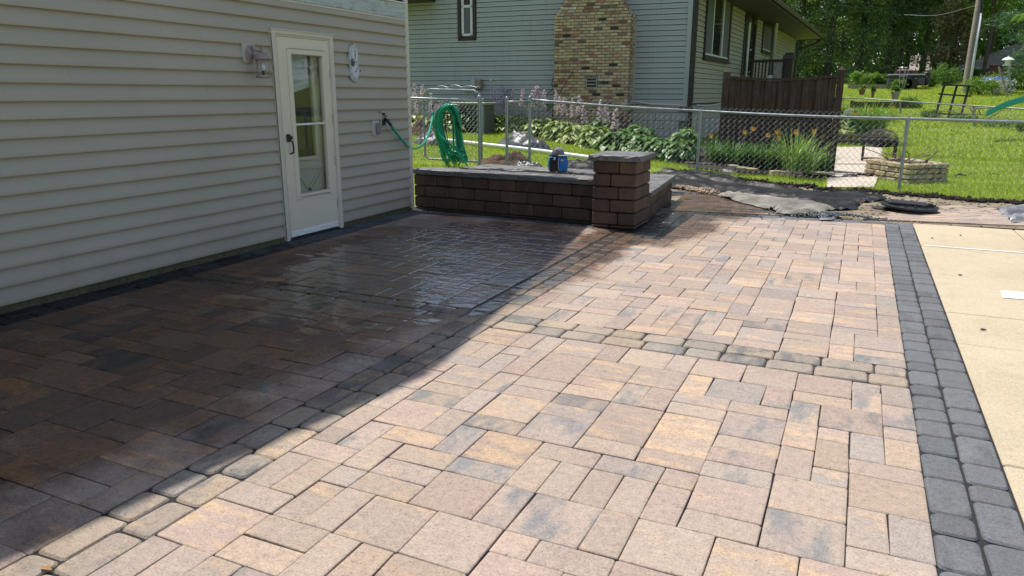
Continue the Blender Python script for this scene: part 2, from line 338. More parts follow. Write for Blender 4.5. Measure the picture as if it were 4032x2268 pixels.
def ashlar(x0, y0, nx, ny, u, ok=lambda x, y: True):
    g = np.zeros((nx, ny), bool)
    for j in range(ny):
        for i in range(nx):
            if not ok(x0 + (i + .5) * u, y0 + (j + .5) * u): g[i, j] = True
    def tryput(i, j, a, b):
        if i + a <= nx and j + b <= ny and not g[i:i + a, j:j + b].any():
            g[i:i + a, j:j + b] = True; put('paver', a * u, b * u, x0 + (i + a / 2) * u, y0 + (j + b / 2) * u, random.gauss(0, .003), ptint()); return True
    cells = [(i, j) for i in range(nx) for j in range(ny)]; random.shuffle(cells)
    for n_, (i, j) in enumerate(cells):                  # large stones first, scattered, so that no joint runs through
        if n_ > len(cells) * .55: break
        q = random.random(); tryput(i, j, *((2, 2) if q < .48 else (3, 2) if q < .53 else (2, 3) if q < .56 else (2, 1) if q < .80 else (1, 2)))
    for j in range(ny):
        for i in range(nx):
            if not g[i, j]:
                for a, b in random.choice((((2, 2), (2, 1), (1, 2), (1, 1)), ((2, 1), (1, 2), (1, 1)), ((1, 2), (2, 1), (1, 1)))):
                    if tryput(i, j, a, b): break
def row(x0, y0, x1, y1, w, lens, kind, tintf, off=0.0):
    L = math.hypot(x1 - x0, y1 - y0); dx, dy = (x1 - x0) / L, (y1 - y0) / L; s = off
    while s < L - .05:
        l = random.choice(lens)
        if L - s < l + .09: l = L - s
        put(kind, l, w, x0 + dx * (s + l / 2), y0 + dy * (s + l / 2), math.atan2(dy, dx) + random.gauss(0, .006), tintf()); s += l
xtint = lambda: (random.uniform(-.1, .3), random.uniform(.1, .6), random.random()); etint = lambda: (random.uniform(-.1, .5), random.uniform(.05, .6), random.random()); ctint = lambda: (random.uniform(0, .6), random.uniform(0, .6), random.random())
PIL = lambda x, y: not (x < -1.80 and y > 7.46)
uL = (4.885 - 2.312) / 19; uR = (2.030 + .372) / 18
ashlar(-4.885, .28, 19, 28, uL); ashlar(-4.885, 4.335, 19, 26, uL * .99)
ashlar(-2.030, .28, 18, 28, uR); ashlar(-2.030, 4.335, 18, 38, uR, lambda x, y: PIL(x, y) and y < 9.20 + .155 * (x + 2.03) - .03)
for k in (0, 1):
    row(-2.312 + .0705 + .141 * k, .25, -2.312 + .0705 + .141 * k, 7.66, .141, (.18, .22, .25, .28), 'edging_stone', etint, -.1 * k)
    for xa, xb in ((-4.885, -2.312), (-2.030, .372)): row(xa, 4.028 + .0767 + .1533 * k, xb, 4.028 + .0767 + .1533 * k, .1533, (.2, .25, .27), 'edging_stone', xtint, -.0)
    row(.372 + .0735 + .147 * k, .2, .372 + .0735 + .147 * k, 9.62, .147, (.145, .18, .22, .28), 'border_stone', ctint, -.06 * k)
    row(-5.165 + .07 + .14 * k, .2, -5.165 + .07 + .14 * k, 8.02, .14, (.18, .22, .28), 'border_stone', ctint, -.07 * k)
    row(-1.90 - .137 * k, 7.50, -1.97 - .137 * k, 9.2, .137, (.18, .22, .28), 'border_stone', ctint)
    row(-1.86, 9.25 + .125 * k, .37, 9.60 - .03 + .0 * k + (.0 if k else -.125), .12, (.2, .25, .28), 'border_stone', ctint)
row(-4.88, 7.98, -2.6, 7.80, .15, (.2, .25, .28), 'border_stone', ctint)
CURVE = [(-.12, 9.66), (-.42, 9.84), (-.75, 10.12), (-1.02, 10.36), (-1.28, 10.62), (-1.6, 10.93), (-1.9, 11.2), (-2.25, 11.36), (-2.6, 11.42)]
for a, b in zip(CURVE[:-1], CURVE[1:]): row(a[0], a[1], b[0], b[1], .13, (.2, .25), 'border_stone', ctint)
def clip(P, a, n):                                       # keep the part of polygon P where (p - a) . n > 0
    out = []
    for k in range(len(P)):
        p, q = P[k], P[(k + 1) % len(P)]; dp, dq = (p - a) @ n, (q - a) @ n
        if dp > 0: out.append(p)
        if dp * dq < 0: out.append(p + (q - p) * dp / (dp - dq))
    return out
CV = np.array(CURVE); an = R(38); ex, ey = np.array([math.cos(an), math.sin(an)]), np.array([-math.sin(an), math.cos(an)])
for i in range(-14, 15):                                 # the apron is laid at an angle and cut along its border
    for j in range(-24, 25):
        c = np.array([-1.6, 10.2]) + ex * (i + .5 * (j % 2)) * .27 + ey * j * .135; P = [c + ex * a * .1325 + ey * b * .065 for a, b in ((-1, -1), (1, -1), (1, 1), (-1, 1))]
        P = clip(P, np.array([-1.86, 9.445]), np.array([-.157, 1.]))
        if P: P = clip(P, np.array([-2.16, 9.3]), np.array([.995, .085]))
        for (p0, p1) in zip(CV[:-1], CV[1:]):
            if not P: break
            m_ = np.mean(P, 0); d_ = p1 - p0; u_ = (m_ - p0) @ d_ / (d_ @ d_)
            if -.35 < u_ < 1.35: n_ = np.array([d_[1], -d_[0]]) / np.linalg.norm(d_); n_ = n_ if n_ @ (np.array([-1.9, 9.9]) - p0) > 0 else -n_; P = clip(P, p0 + n_ * .068, n_)
        if not P or len(P) < 3: continue
        m_ = np.mean(P, 0); ar = .5 * abs(sum(P[k][0] * P[k - 1][1] - P[k - 1][0] * P[k][1] for k in range(len(P))))
        if ar < .0012 or m_[0] < -2.75 or m_[1] > 11.5: continue
        V = [(*(p - m_), -.03) for p in P] + [(*(p - m_), -.004) for p in P] + [(*((p - m_) * .975), 0) for p in P]; n_ = len(P); F = [tuple(range(2 * n_, 3 * n_))] + [(k * n_ + q, k * n_ + (q + 1) % n_, (k + 1) * n_ + (q + 1) % n_, (k + 1) * n_ + q) for k in (0, 1) for q in range(n_)]
        if (P[1] - P[0])[0] * (P[2] - P[1])[1] - (P[1] - P[0])[1] * (P[2] - P[1])[0] < 0: F = [f[::-1] for f in F]
        me = bpy.data.meshes.new('paver'); me.from_pydata(V, [], F); me.update(); q = np.array([m_[0], m_[1], 0]) - EYE; PIECES.append(('paver', me, m_[0], m_[1], 0.0, ptint(), ar / (q @ CF) ** 3))
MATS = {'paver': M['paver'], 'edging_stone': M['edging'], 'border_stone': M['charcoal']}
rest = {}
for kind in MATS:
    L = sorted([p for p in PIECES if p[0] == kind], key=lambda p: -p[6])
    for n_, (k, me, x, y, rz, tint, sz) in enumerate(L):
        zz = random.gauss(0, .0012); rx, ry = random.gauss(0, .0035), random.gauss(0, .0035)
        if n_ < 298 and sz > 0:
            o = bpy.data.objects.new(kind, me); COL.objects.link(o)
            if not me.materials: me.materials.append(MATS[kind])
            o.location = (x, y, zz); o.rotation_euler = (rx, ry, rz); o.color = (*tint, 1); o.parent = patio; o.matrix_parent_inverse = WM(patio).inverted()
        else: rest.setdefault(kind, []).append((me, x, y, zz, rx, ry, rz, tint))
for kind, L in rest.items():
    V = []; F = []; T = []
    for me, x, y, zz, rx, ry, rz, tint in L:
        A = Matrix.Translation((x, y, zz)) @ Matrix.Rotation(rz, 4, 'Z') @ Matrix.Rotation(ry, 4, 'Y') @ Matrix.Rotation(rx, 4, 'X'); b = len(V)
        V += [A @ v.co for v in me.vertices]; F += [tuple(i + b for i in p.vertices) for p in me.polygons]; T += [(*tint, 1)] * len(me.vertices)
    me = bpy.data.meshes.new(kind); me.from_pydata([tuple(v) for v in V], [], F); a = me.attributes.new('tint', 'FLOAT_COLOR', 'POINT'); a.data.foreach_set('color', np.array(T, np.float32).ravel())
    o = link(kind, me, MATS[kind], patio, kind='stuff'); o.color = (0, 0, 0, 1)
# ================================================================== DRIVEWAY
t = NT('broom_concrete'); w = t.coord('World'); a = t.noise(w, .9, 6, .6); b = t.noise(w, 120, 3, .8); d = t.noise(w, 5, 7, .65)
c = t.ramp(a, [(.3, (.47, .385, .265)), (.55, (.55, .455, .32)), (.75, (.50, .42, .30))]); c = t.mix(t.rng(d, .55, .75), c, (.43, .36, .26)); c = t.mix(1.0, c, t.ramp(b, [(.3, (.66,) * 3), (.7, (1.16,) * 3)]), 'MULTIPLY')
vo = t.n('TexVoronoi', feature='DISTANCE_TO_EDGE'); t.set(vo.inputs['Vector'], t.mix(.18, w, t.noise(w, 1.6, 5, .6, out='Color'))); vo.inputs['Scale'].default_value = .42
c = t.mix(t.math('MULTIPLY', t.rng(vo.outputs[0], .0, .004, 1, 0), .45), c, (.20, .16, .12)); st = t.noise(t.mp(w, (1, 1, 1), (7, 3, 0)), 1.7, 7, .68); c = t.mix(t.math('MULTIPLY', t.rng(st, .56, .74, 0, 1, True), .5), c, (.36, .29, .205))
M['concrete'] = t.p(Base_Color=c, Roughness=.88, Specular_IOR_Level=.25, Normal=t.bump(b, .35, .003))
drive = struct('driveway', (3, 5, 0))
YJ = [-2.0, .85, 3.29, 5.68, 8.21, 9.68]
for k in range(5):
    for xa, xb in ((.673, 1.66), (1.672, 4.6)) if k == 4 else ((.673, 4.6),):
        MB().bbox(((xa + xb) / 2, (YJ[k] + YJ[k + 1]) / 2, -.053), (xb - xa, YJ[k + 1] - YJ[k] - .010, .1), .006).build('slab', M['concrete'], drive)
MB().box((2.6, 3.7, -.075), (3.9, 11.9, .06)).build('joint_bed', M['joint'], drive)
M['sealant'] = plain('joint_sealant', (.78, .78, .74), .6)
MB().box((2.3, 8.215, -.001), (3.2, .028, .010)).build('joint_sealant', M['sealant'], drive)
M['white'] = plain('white_paint', (.82, .82, .80), .5)
tag(MB().prism([(1.105, 6.50), (1.085, 6.26), (1.72, 6.30), (1.74, 6.52)], .0, .003).build('paper_sheet', M['white']), 'white sheet of paper lying flat on the tan concrete driveway', 'paper')
M['twig'] = pm('bark_chip', (.10, .07, .05), (.17, .12, .08), 20)
for i, (px, py) in enumerate(((3782, 928), (3670, 939), (3780, 1085), (3870, 1300))):
    p = onz(px, py); o = MB().blob((p[0], p[1], .006), (.010 + .0025 * i, .007, .006), .4, 6, 4).build('pebble', M['twig'])
    tag(o, ['dark pebble on the far driveway slab, right one of the pair', 'dark pebble on the far driveway slab beside the charcoal border', 'dark pebble in the middle of the second driveway slab', 'largest dark pebble on the driveway, nearest to the camera'][i], 'pebble', 'pebbles on the driveway')
M['dryleaf'] = plain('dry_leaf', (.36, .19, .08), .7)
p = onz(178, 2243); q = MB(); q.add([(p[0] - .022, p[1], .002), (p[0], p[1] - .012, .010), (p[0] + .026, p[1] + .006, .003), (p[0] + .002, p[1] + .014, .009)], [(0, 1, 2), (0, 2, 3)])
tag(q.build('dead_leaf', M['dryleaf']), 'small curled brown leaf on a tan edging stone in the corner', 'leaf')
# ================================================================== RETAINING WALL, PILLAR, PLANTER
M['block'] = NT('split_block'); t = M['block']; w = t.coord('World'); oi = t.n('ObjectInfo').outputs['Random']; a = t.noise(t.mp(w, (1, 1, .45)), 7, 6, .6); b = t.noise(w, 90, 5, .7); g = t.noise(t.mp(w, (4, 4, 1)), 5, 6, .65, t.math('MULTIPLY', oi, 20))
c = t.ramp(a, [(.3, (.078, .047, .033)), (.5, (.125, .076, .052)), (.72, (.17, .107, .074))]); c = t.mix(1.0, c, t.ramp(oi, [(0, (.66, .64, .64)), (.5, (.88, .84, .82)), (1, (1.12, 1.03, .97))]), 'MULTIPLY')
c = t.mix(t.rng(g, .66, .82), c, (.20, .17, .15)); c = t.mix(1.0, c, t.ramp(b, [(.3, (.7,) * 3), (.7, (1.15,) * 3)]), 'MULTIPLY')
t.p(Base_Color=c, Roughness=t.rng(a, .3, .7, .5, .8), Specular_IOR_Level=.4, Normal=t.bump(t.math('ADD', b, a), .4, .006)); M['block'] = t.m
t = NT('bluestone_cap'); w = t.coord('World'); a = t.noise(w, 5, 7, .62); b = t.noise(w, 42, 6, .7)
c = t.ramp(a, [(.3, (.10, .098, .096)), (.55, (.17, .165, .155)), (.75, (.23, .21, .185))]); c = t.mix(t.rng(b, .45, .7), c, (.085, .085, .085))
M['cap'] = t.p(Base_Color=c, Roughness=t.rng(a, .35, .65, .28, .7), Specular_IOR_Level=.5, Normal=t.bump(t.math('ADD', b, a), .5, .012)); 
def frame(A, B):
    A = np.array(A, float); B = np.array(B, float); d = B - A; L = np.linalg.norm(d); d /= L; return A, d, np.array([-d[1], d[0]]), L
def block_face(root, A, B, z0, nc, h=.1445, depth=.22, L0=.375, first=0.0, offs=(.0,)):
    A, d, n, L = frame(A, B); ax = [(d[0], d[1], 0), (n[0], n[1], 0), (0, 0, 1)]
    for k in range(nc):
        s = 0.0; l = offs[k % len(offs)] or L0; zz = z0 + k * h; hh = h
        if k == 0 and first: hh = first; 
        if first and k: zz = z0 + first + (k - 1) * h
        while s < L - .02:
            l = min(l, L - s)
            if L - s - l < .08: l = L - s
            c = A + d * (s + l / 2) + n * (depth / 2 + random.gauss(0, .002))
            MB().bbox((c[0], c[1], zz + hh / 2 - .002), (l - .007, depth, hh - .008), .011, ax=ax).build('block', M['block'], root); s += l; l = L0 * random.choice((1, 1, .92, 1.04))
def rough_slab(root, poly, z0, z1, name='coping_slab', rough=.010):
    bm = MB(); rows = [(z0, 0.0), (z0 + (z1 - z0) * .3, 1), (z0 + (z1 - z0) * .62, 1.2), (z1 - .006, .7), (z1, -.4)]; pts = []
    n = len(poly)
    for i in range(n):
        a, b = np.array(poly[i]), np.array(poly[(i + 1) % n]); m = max(2, int(np.linalg.norm(b - a) / .045))
        for k in range(m): pts.append(a + (b - a) * k / m)
    pts = np.array(pts); c = pts.mean(0); N = len(pts); V = []
    for z, am in rows:
        for p in pts:
            q = (p - c); q = q / np.linalg.norm(q); e = rough * am * (random.random() * 1.4 - .6) - (.008 if am < 0 else 0); V.append((*(p + q * e), z + random.gauss(0, .0008)))
    F = [tuple(range(N - 1, -1, -1)), tuple(range(4 * N, 5 * N))] + [(k * N + i, k * N + (i + 1) % N, (k + 1) * N + (i + 1) % N, (k + 1) * N + i) for k in range(4) for i in range(N)]
    bm.add(V, F); return bm.build(name, M['cap'], root)
def coping(root, A, B, o0, o1, z0, z1, n, e0=0, e1=0):
    A, d, nn, L = frame(A, B); s = -e0; T = L + e0 + e1
    for k in range(n):
        a, b = s + T * k / n + .002, s + T * (k + 1) / n - .002
        rough_slab(root, [A + d * a + nn * o0, A + d * b + nn * o0, A + d * b + nn * o1, A + d * a + nn * o1], z0, z1)
rw = thing('retaining_wall', 'low brown block wall with dark stone coping between the siding corner and the pillar', 'wall', (-4, 8.2, 0))
block_face(rw, (-5.26, 8.235), (-2.63, 8.075), -.012, 4, first=.02, offs=(.2, .31, .17, .36))
coping(rw, (-5.26, 8.235), (-2.62, 8.075), -.035, .335, .444, .506, 4, 0.0, .0)
bw = thing('planter_wall', 'rear low wall with thick dark coping slabs under the blue cooler bag', 'wall', (-3.8, 8.9, 0))
block_face(bw, (-4.70, 8.86), (-2.55, 8.70), 0.0, 3, offs=(.3, .18)); coping(bw, (-4.72, 8.87), (-2.55, 8.70), -.03, .38, .432, .505, 3)
pil = thing('block_pillar', 'square brown block pillar with overhanging dark stone cap', 'pillar', (-2.4, 8.1, 0))
PX0, PX1, PY0, PY1 = -2.655, -2.150, 7.835, 8.425
def pillar_course(z, h, k):
    a = .30 if k % 2 == 0 else .205; fx = PX0 + a
    for xa, xb in ((PX0, fx), (fx, PX1)): MB().bbox(((xa + xb) / 2, PY0 + .14, z + h / 2), (xb - xa - .007, .28, h - .009), .011).build('block', M['block'], pil)
    fy = PY0 + .28 + .01; gy = PY0 + (.37 if k % 2 else .41)
    MB().bbox((PX1 - .11, (fy + PY1) / 2, z + h / 2), (.214, PY1 - fy - .006, h - .009), .011).build('block', M['block'], pil)
    MB().bbox((PX0 + .14, (fy + PY1) / 2, z + h / 2), (.27, PY1 - fy - .006, h - .009), .011).build('block', M['block'], pil)
pillar_course(-.005, .037, 1)
for k in range(5): pillar_course(.032 + k * .1425, .1425, k)
rough_slab(pil, [(PX0 - .045, PY0 - .045), (PX1 + .045, PY0 - .045), (PX1 + .03, PY1 + .04), (PX0 - .045, PY1 + .04)], .744, .806, 'stone_cap', .014)
ww = thing('wing_wall', 'short low block wall with dark flat coping running back behind the pillar', 'wall', (-2.5, 9.4, 0))
block_face(ww, (-2.175, 8.44), (-2.34, 10.43), -.145, 3, offs=(.28, .36), depth=.2)
MB().box((-2.48, 10.36, .14), (.24, .15, .27)).build('block', M['block'], ww)
coping(ww, (-2.175, 8.44), (-2.34, 10.43), -.04, .36, .288, .348, 3, 0, .03)
M['gravel'] = pm('planter_gravel', (.42, .34, .25), (.25, .2, .15), 40, .9, .8, 120, .01, .3)
MB().prism([(-5.1, 8.55), (-2.62, 8.40), (-2.62, 8.74), (-5.1, 8.86)], .2, .425).build('planter_fill', M['gravel'])['kind'] = 'structure'
def rocks(name, pts, sizes, mat, color=None, kind='stuff', flat=.7):
    V = []; F = []; base = np.array([(1, 0, 0), (0, 1, 0), (-1, 0, 0), (0, -1, 0), (0, 0, 1), (0, 0, -1), (.7, .7, .35), (-.7, .6, .3)], float)
    tri = np.array([(0, 6, 4), (6, 1, 4), (1, 7, 4), (7, 2, 4), (2, 3, 4), (3, 0, 4), (0, 5, 6), (6, 5, 1), (1, 5, 7), (7, 5, 2), (2, 5, 3), (3, 5, 0)])
    n = len(pts); B = base[None] * (1 + .35 * rng.normal(size=(n, 8, 1))) * np.array([1, 1, flat]); a = rng.random(n) * 6.28; c, s = np.cos(a), np.sin(a)
    X = B[..., 0] * c[:, None] - B[..., 1] * s[:, None]; Y = B[..., 0] * s[:, None] + B[..., 1] * c[:, None]
    V = np.stack([X, Y, B[..., 2]], -1) * np.asarray(sizes)[:, None, None] + np.asarray(pts)[:, None]; F = tri[None] + np.arange(n)[:, None, None] * 8
    return npmesh(name, V, F.reshape(-1, 3), mat, None, False, kind)
def P2(n, f): return np.array([f() for _ in range(n)])
rocks('gravel_bits', P2(90, lambda: (random.uniform(-4.4, -2.7), 0, 0)) + np.array([(0, 8.52 + random.uniform(-.22, .2), .512) for _ in range(90)]) * 1.0 + 0, rng.uniform(.004, .011, 90), M['gravel'])
sl_ = thing('flagstone', 'pale flat slate offcut lying at the left end of the planter wall', 'stone', (-4.6, 8.55, .5))
rough_slab(sl_, [(-4.72, 8.50), (-4.28, 8.45), (-4.12, 8.60), (-4.55, 8.72)], .508, .528, 'slate', .012)
sl2 = thing('flagstone', 'smaller pale slate piece beside the larger offcut on the coping', 'stone', (-4.0, 8.5, .5))
rough_slab(sl2, [(-4.10, 8.44), (-3.80, 8.42), (-3.78, 8.52), (-4.06, 8.54)], .508, .524, 'slate', .010)
# ================================================================== GARAGE
GX = -5.17
t = NT('vinyl_siding'); w = t.coord('World'); a = t.noise(w, 1.2, 5); b = t.noise(t.mp(w, (1, .5, 6)), 30, 3); s = t.noise(t.mp(w, (1, 9, .8)), 2.2, 6, .6)
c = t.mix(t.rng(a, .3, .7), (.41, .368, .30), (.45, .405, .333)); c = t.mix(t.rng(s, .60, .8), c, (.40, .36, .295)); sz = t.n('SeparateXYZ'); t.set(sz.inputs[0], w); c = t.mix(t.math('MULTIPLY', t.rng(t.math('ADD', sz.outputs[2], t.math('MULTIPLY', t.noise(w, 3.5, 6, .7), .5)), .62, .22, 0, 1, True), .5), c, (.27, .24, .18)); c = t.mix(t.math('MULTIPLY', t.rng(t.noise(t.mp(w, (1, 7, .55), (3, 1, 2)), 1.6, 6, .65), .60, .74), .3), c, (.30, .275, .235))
M['siding'] = t.p(Base_Color=c, Roughness=t.rng(a, .3, .7, .42, .58), Specular_IOR_Level=.4, Normal=t.bump(b, .06, .002))
M['cream'] = pm('cream_trim', (.62, .575, .475), (.66, .61, .51), 3, .45, .03, 80, .001, .03)
M['creamdoor'] = pm('cream_door', (.71, .64, .51), (.75, .68, .545), 2, .42, .03, 80, .001, .03)
t = NT('mossy_concrete'); w = t.coord('World'); a = t.noise(w, 4, 7, .65); b = t.noise(w, 40, 5, .7)
c = t.ramp(a, [(.3, (.085, .08, .042)), (.5, (.14, .125, .065)), (.7, (.08, .075, .045))]); c = t.mix(t.rng(b, .5, .7), c, (.05, .045, .03)); M['mossy'] = t.p(Base_Color=c, Roughness=.95, Normal=t.bump(b, .8, .012))
gar = thing('garage', 'tan vinyl sided garage filling the left side with a cream storm door', 'building', (-8, 4.6, 0))
YA, YB, DY0, DY1, DZ = -1.2, 7.99, 5.645, 6.555, 2.03
APX, APZ, PITCH = 4.6, 6.20, .415
def lap(ya, yb, z0, h=.122, root=gar):
    n = max(2, int((yb - ya) / .3)); V = []; ys = np.linspace(ya, yb, n + 1); ph = z0 * 7
    for y in ys:
        wv = .0012 * math.sin(y * 3.1 + ph) + .0010 * math.sin(y * 9.7 + ph * 2); sag = .0014 * math.sin(y * 1.7 + ph)
        for dx, dz in ((-.016, .006), (.030, 0.0), (.0325, .008), (.027, .03), (-.003, h + .005)): V.append((GX + dx + wv, y, z0 + dz + sag))
    F = []
    for i in range(n):
        for k in range(4): F.append((i * 5 + k, i * 5 + 5 + k, i * 5 + 6 + k, i * 5 + k + 1))
    F += [(0, 1, 2, 3, 4), tuple(n * 5 + k for k in (4, 3, 2, 1, 0))]
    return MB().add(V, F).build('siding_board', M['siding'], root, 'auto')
for k in range(21):
    z0 = .058 + .122 * k; segs = [(YA, YB)]
    if z0 + .122 < DZ + .03: segs = [(YA, DY0), (DY1, YB)]
    if 18 <= k: segs = [(YA, 4.55)]
    if k == 18: segs = [(YA, 7.985)]
    for a, b in segs:
        if b - a > 4:
            j = [4.05, 2.75, 3.6, 2.2, 3.25][k % 5] if k < 18 else None
            if j and k % 3 == 0: lap(a, j, z0); lap(j + .0012, b, z0 - .0012); continue
        lap(a, b, z0)
mb = MB()                                                # unseen upper siding; storey and gable are shaped to cast the patio's shadow edge
for k in range(21, 50):
    z0 = .058 + .122 * k; hw = min(3.45 if z0 < 4.5 else 9, (APZ - z0) / PITCH)
    if hw < .1: break
    ya, yb = max(APX - hw, 1.1), min(APX + hw, 7.99)
    mb.hexa([(GX - .005, ya, z0), (GX + .018, ya, z0), (GX + .018, yb, z0), (GX - .005, yb, z0), (GX - .005, ya, z0 + .12), (GX + .004, ya, z0 + .12), (GX + .004, yb, z0 + .12), (GX - .005, yb, z0 + .12)])
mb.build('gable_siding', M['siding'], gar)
mb = MB(); MXX = -12.5
mb.box(((GX - .006 + MXX) / 2, (YA + DY0) / 2, 2.2), (GX - .006 - MXX, DY0 - YA, 4.5)); mb.box(((GX - .006 + MXX) / 2, (DY1 + 8.05) / 2, 2.2), (GX - .006 - MXX, 8.05 - DY1, 4.5))
mb.box(((GX - .006 + MXX) / 2, (DY0 + DY1) / 2, (DZ + 4.45) / 2), (GX - .006 - MXX, DY1 - DY0 + .01, 4.45 - DZ)); mb.box((-9, (DY0 + DY1) / 2, 2.0), (6.8, DY1 - DY0 + .01, 4.4))
mb.add([(GX - .006, 1.0, 4.44), (GX - .006, 8.04, 4.44), (GX - .006, 4.6, 6.0), (MXX, 1.0, 4.44), (MXX, 8.04, 4.44), (MXX, 4.6, 6.0)], [(0, 1, 2), (5, 4, 3), (0, 2, 5, 3), (1, 4, 5, 2)])
mb.build('wall', M['siding'], gar)
M['roof'] = pm('shingle_roof', (.10, .095, .09), (.14, .13, .12), 12, .9, .5, 60, .006, .25)
mb = MB(); XE = GX + .5  # unseen roof, pitch and overhang set to shape the shadow on the patio
for sy in (-1, 1):
    ye = APX + sy * 4.42; z = lambda y: APZ + .06 - abs(y - APX) * PITCH
    mb.hexa([(XE, APX, z(APX)), (XE, ye, z(ye)), (MXX - .4, ye, z(ye)), (MXX - .4, APX, z(APX)), (XE, APX, z(APX) + .16), (XE, ye, z(ye) + .16), (MXX - .4, ye, z(ye) + .16), (MXX - .4, APX, z(APX) + .16)])
mb.build('roof', M['roof'], gar)
for sy in (-1, 1): MB().bar((XE + .012, APX, APZ + .12), (XE + .012, APX + sy * 4.42, APZ + .12 - 4.42 * PITCH), .025, .2).build('fascia', M['cream'], gar)
MB().bbox((GX + .006, 8.02, 2.24), (.036, .075, 4.42), .004).bbox((GX - .03, 8.062, 2.24), (.08, .02, 4.42), .004).build('corner_post', M['cream'], gar)
MB().hexa([(GX - .02, YA, -.02), (GX + .004, YA, -.02), (GX + .004, 8.03, -.02), (GX - .02, 8.03, -.02), (GX - .02, YA, .075), (GX + .004, YA, .075), (GX + .004, 8.03, .075), (GX - .02, 8.03, .075)]).build('foundation', M['mossy'], gar)
t = NT('weathered_board'); w = t.coord('World'); g = t.noise(t.mp(w, (1, 1.2, 14)), 4, 7, .62); g2 = t.noise(t.mp(w, (1, 3, 8)), 3.0, 5, .6); k_ = t.noise(w, 7, 4)
c = t.ramp(g, [(.3, (.30, .36, .36)), (.5, (.46, .52, .51)), (.7, (.55, .60, .58))]); c = t.mix(t.rng(g2, .55, .75), c, (.27, .25, .18)); c = t.mix(t.rng(k_, .68, .8), c, (.16, .10, .06)); M['ledger'] = t.p(Base_Color=c, Roughness=.9, Normal=t.bump(g, .5, .006))
MB().bbox((GX + .012, 6.26, 2.413), (.036, 3.44, .165), .003).build('ledger_board', M['ledger'], gar)
M['brass'] = plain('weathered_bolt', (.62, .55, .46), .5, .3)
for y in (7.05, 7.62): MB().lathe([(.018, 0), (.018, .004), (.010, .006), (.010, .012)], (GX + .03, y, 2.44), 12, ax=[(0, 1, 0), (0, 0, 1), (1, 0, 0)]).build('bolt', M['brass'], gar)
MB().bbox((GX + .014, 6.2, 2.318), (.03, 3.56, .020), .004).bbox((GX + .008, 6.2, 2.290), (.024, 3.56, .034), .004).build('trim_channel', M['cream'], gar)
MB().bbox((GX + .02, 6.26, 2.506), (.05, 3.46, .014), .003).build('flashing', M['white'], gar)
M['darkvoid'] = plain('dark_gap', (.02, .021, .025), .6)
MB().box((GX + .0, 6.26, 2.54), (.02, 3.4, .05)).build('gap_strip', M['darkvoid'], gar)
# --- door frame, storm door, inner door
fr = MB()
for y, s_ in ((DY0 + .028, 1), (DY1 - .026, -1)):
    fr.bbox((GX + .018, y, 1.02), (.05, .052, 2.03), .006); fr.bbox((GX + .036, y - s_ * .016, 1.02), (.02, .02, 2.03), .004); fr.bbox((GX + .008, y + s_ * .036, 1.0), (.036, .026, 1.98), .004)
fr.bbox((GX + .018, (DY0 + DY1) / 2, 2.028), (.052, DY1 - DY0 + .004, .05), .006).bbox((GX + .038, (DY0 + DY1) / 2, 2.046), (.03, DY1 - DY0 + .03, .014), .004).bbox((GX + .010, (DY0 + DY1) / 2, 1.996), (.036, DY1 - DY0 - .09, .022), .004)
fr.build('door_frame', M['cream'], gar)
MB().bbox((GX - .02, (DY0 + DY1) / 2, .012), (.10, DY1 - DY0 - .06, .024), .004).build('threshold', M['darkvoid'], gar)
sd = MB(); y0, y1, zb, zt = DY0 + .075, DY1 - .075, .032, 1.982; xg = GX + .012; GY0, GY1, GZ0, GZ1 = 5.905, 6.362, .46, 1.822
sd.box((xg, (y0 + GY0) / 2, (GZ0 + GZ1) / 2), (.034, GY0 - y0, GZ1 - GZ0)).box((xg, (y1 + GY1) / 2, (GZ0 + GZ1) / 2), (.034, y1 - GY1, GZ1 - GZ0))
sd.box((xg, (y0 + y1) / 2, (zb + GZ0) / 2), (.034, y1 - y0, GZ0 - zb)).box((xg, (y0 + y1) / 2, (zt + GZ1) / 2), (.034, y1 - y0, zt - GZ1))
sdo = sd.build('storm_door', M['creamdoor'], gar)
gf = MB()
for (cy, cz, dy, dz) in ((GY0 - .032, 1.14, .058, 1.48), (GY1 + .022, 1.14, .042, 1.48)): gf.bbox((xg + .022, cy, cz), (.022, dy, dz), .009)
gf.bbox((xg + .022, (GY0 + GY1) / 2, GZ1 + .03), (.023, .56, .058), .010).bbox((xg + .021, (GY0 + GY1) / 2, GZ0 - .02), (.020, .50, .036), .008)
gf.build('glazing_frame', M['creamdoor'], sdo)
MB().bbox((xg + .006, (GY0 + GY1) / 2, 1.152), (.026, GY1 - GY0, .020), .003).build('glazing_bar', M['white'], sdo)
M['pane'] = glassmat('window_glass', (.95, .97, .95), .012, .8)
MB().box((xg, (GY0 + GY1) / 2, (GZ0 + GZ1) / 2), (.004, GY1 - GY0, GZ1 - GZ0)).build('glass_pane', M['pane'], sdo)
MB().bbox((xg + .018, (y0 + y1) / 2, .062), (.012, y1 - y0 - .01, .055), .003).build('kick_plate', M['white'], sdo)
M['black'] = plain('black_plastic', (.012, .012, .013), .4)
MB().bbox((xg + .030, 5.775, 1.028), (.026, .045, .075), .006).bbox((xg + .045, 5.795, 1.03), (.03, .028, .03), .006).tube([(xg + .03, 5.79, 1.01), (xg + .058, 5.798, .985), (xg + .062, 5.80, .93), (xg + .058, 5.798, .885), (xg + .028, 5.79, .872)], .009, 8).build('handle', M['black'], sdo, 'auto')
M['hinge'] = plain('hinge_metal', (.5, .49, .46), .4, .4)
for z in (.30, .75, 1.2, 1.65): MB().tube([(xg + .022, y1 + .008, z - .05), (xg + .022, y1 + .008, z + .05)], .007, 8).build('hinge', M['hinge'], sdo)
M['indoor'] = pm('inner_door_paint', (.50, .48, .39), (.54, .51, .42), 3, .5, .03, 80, .001, .03)
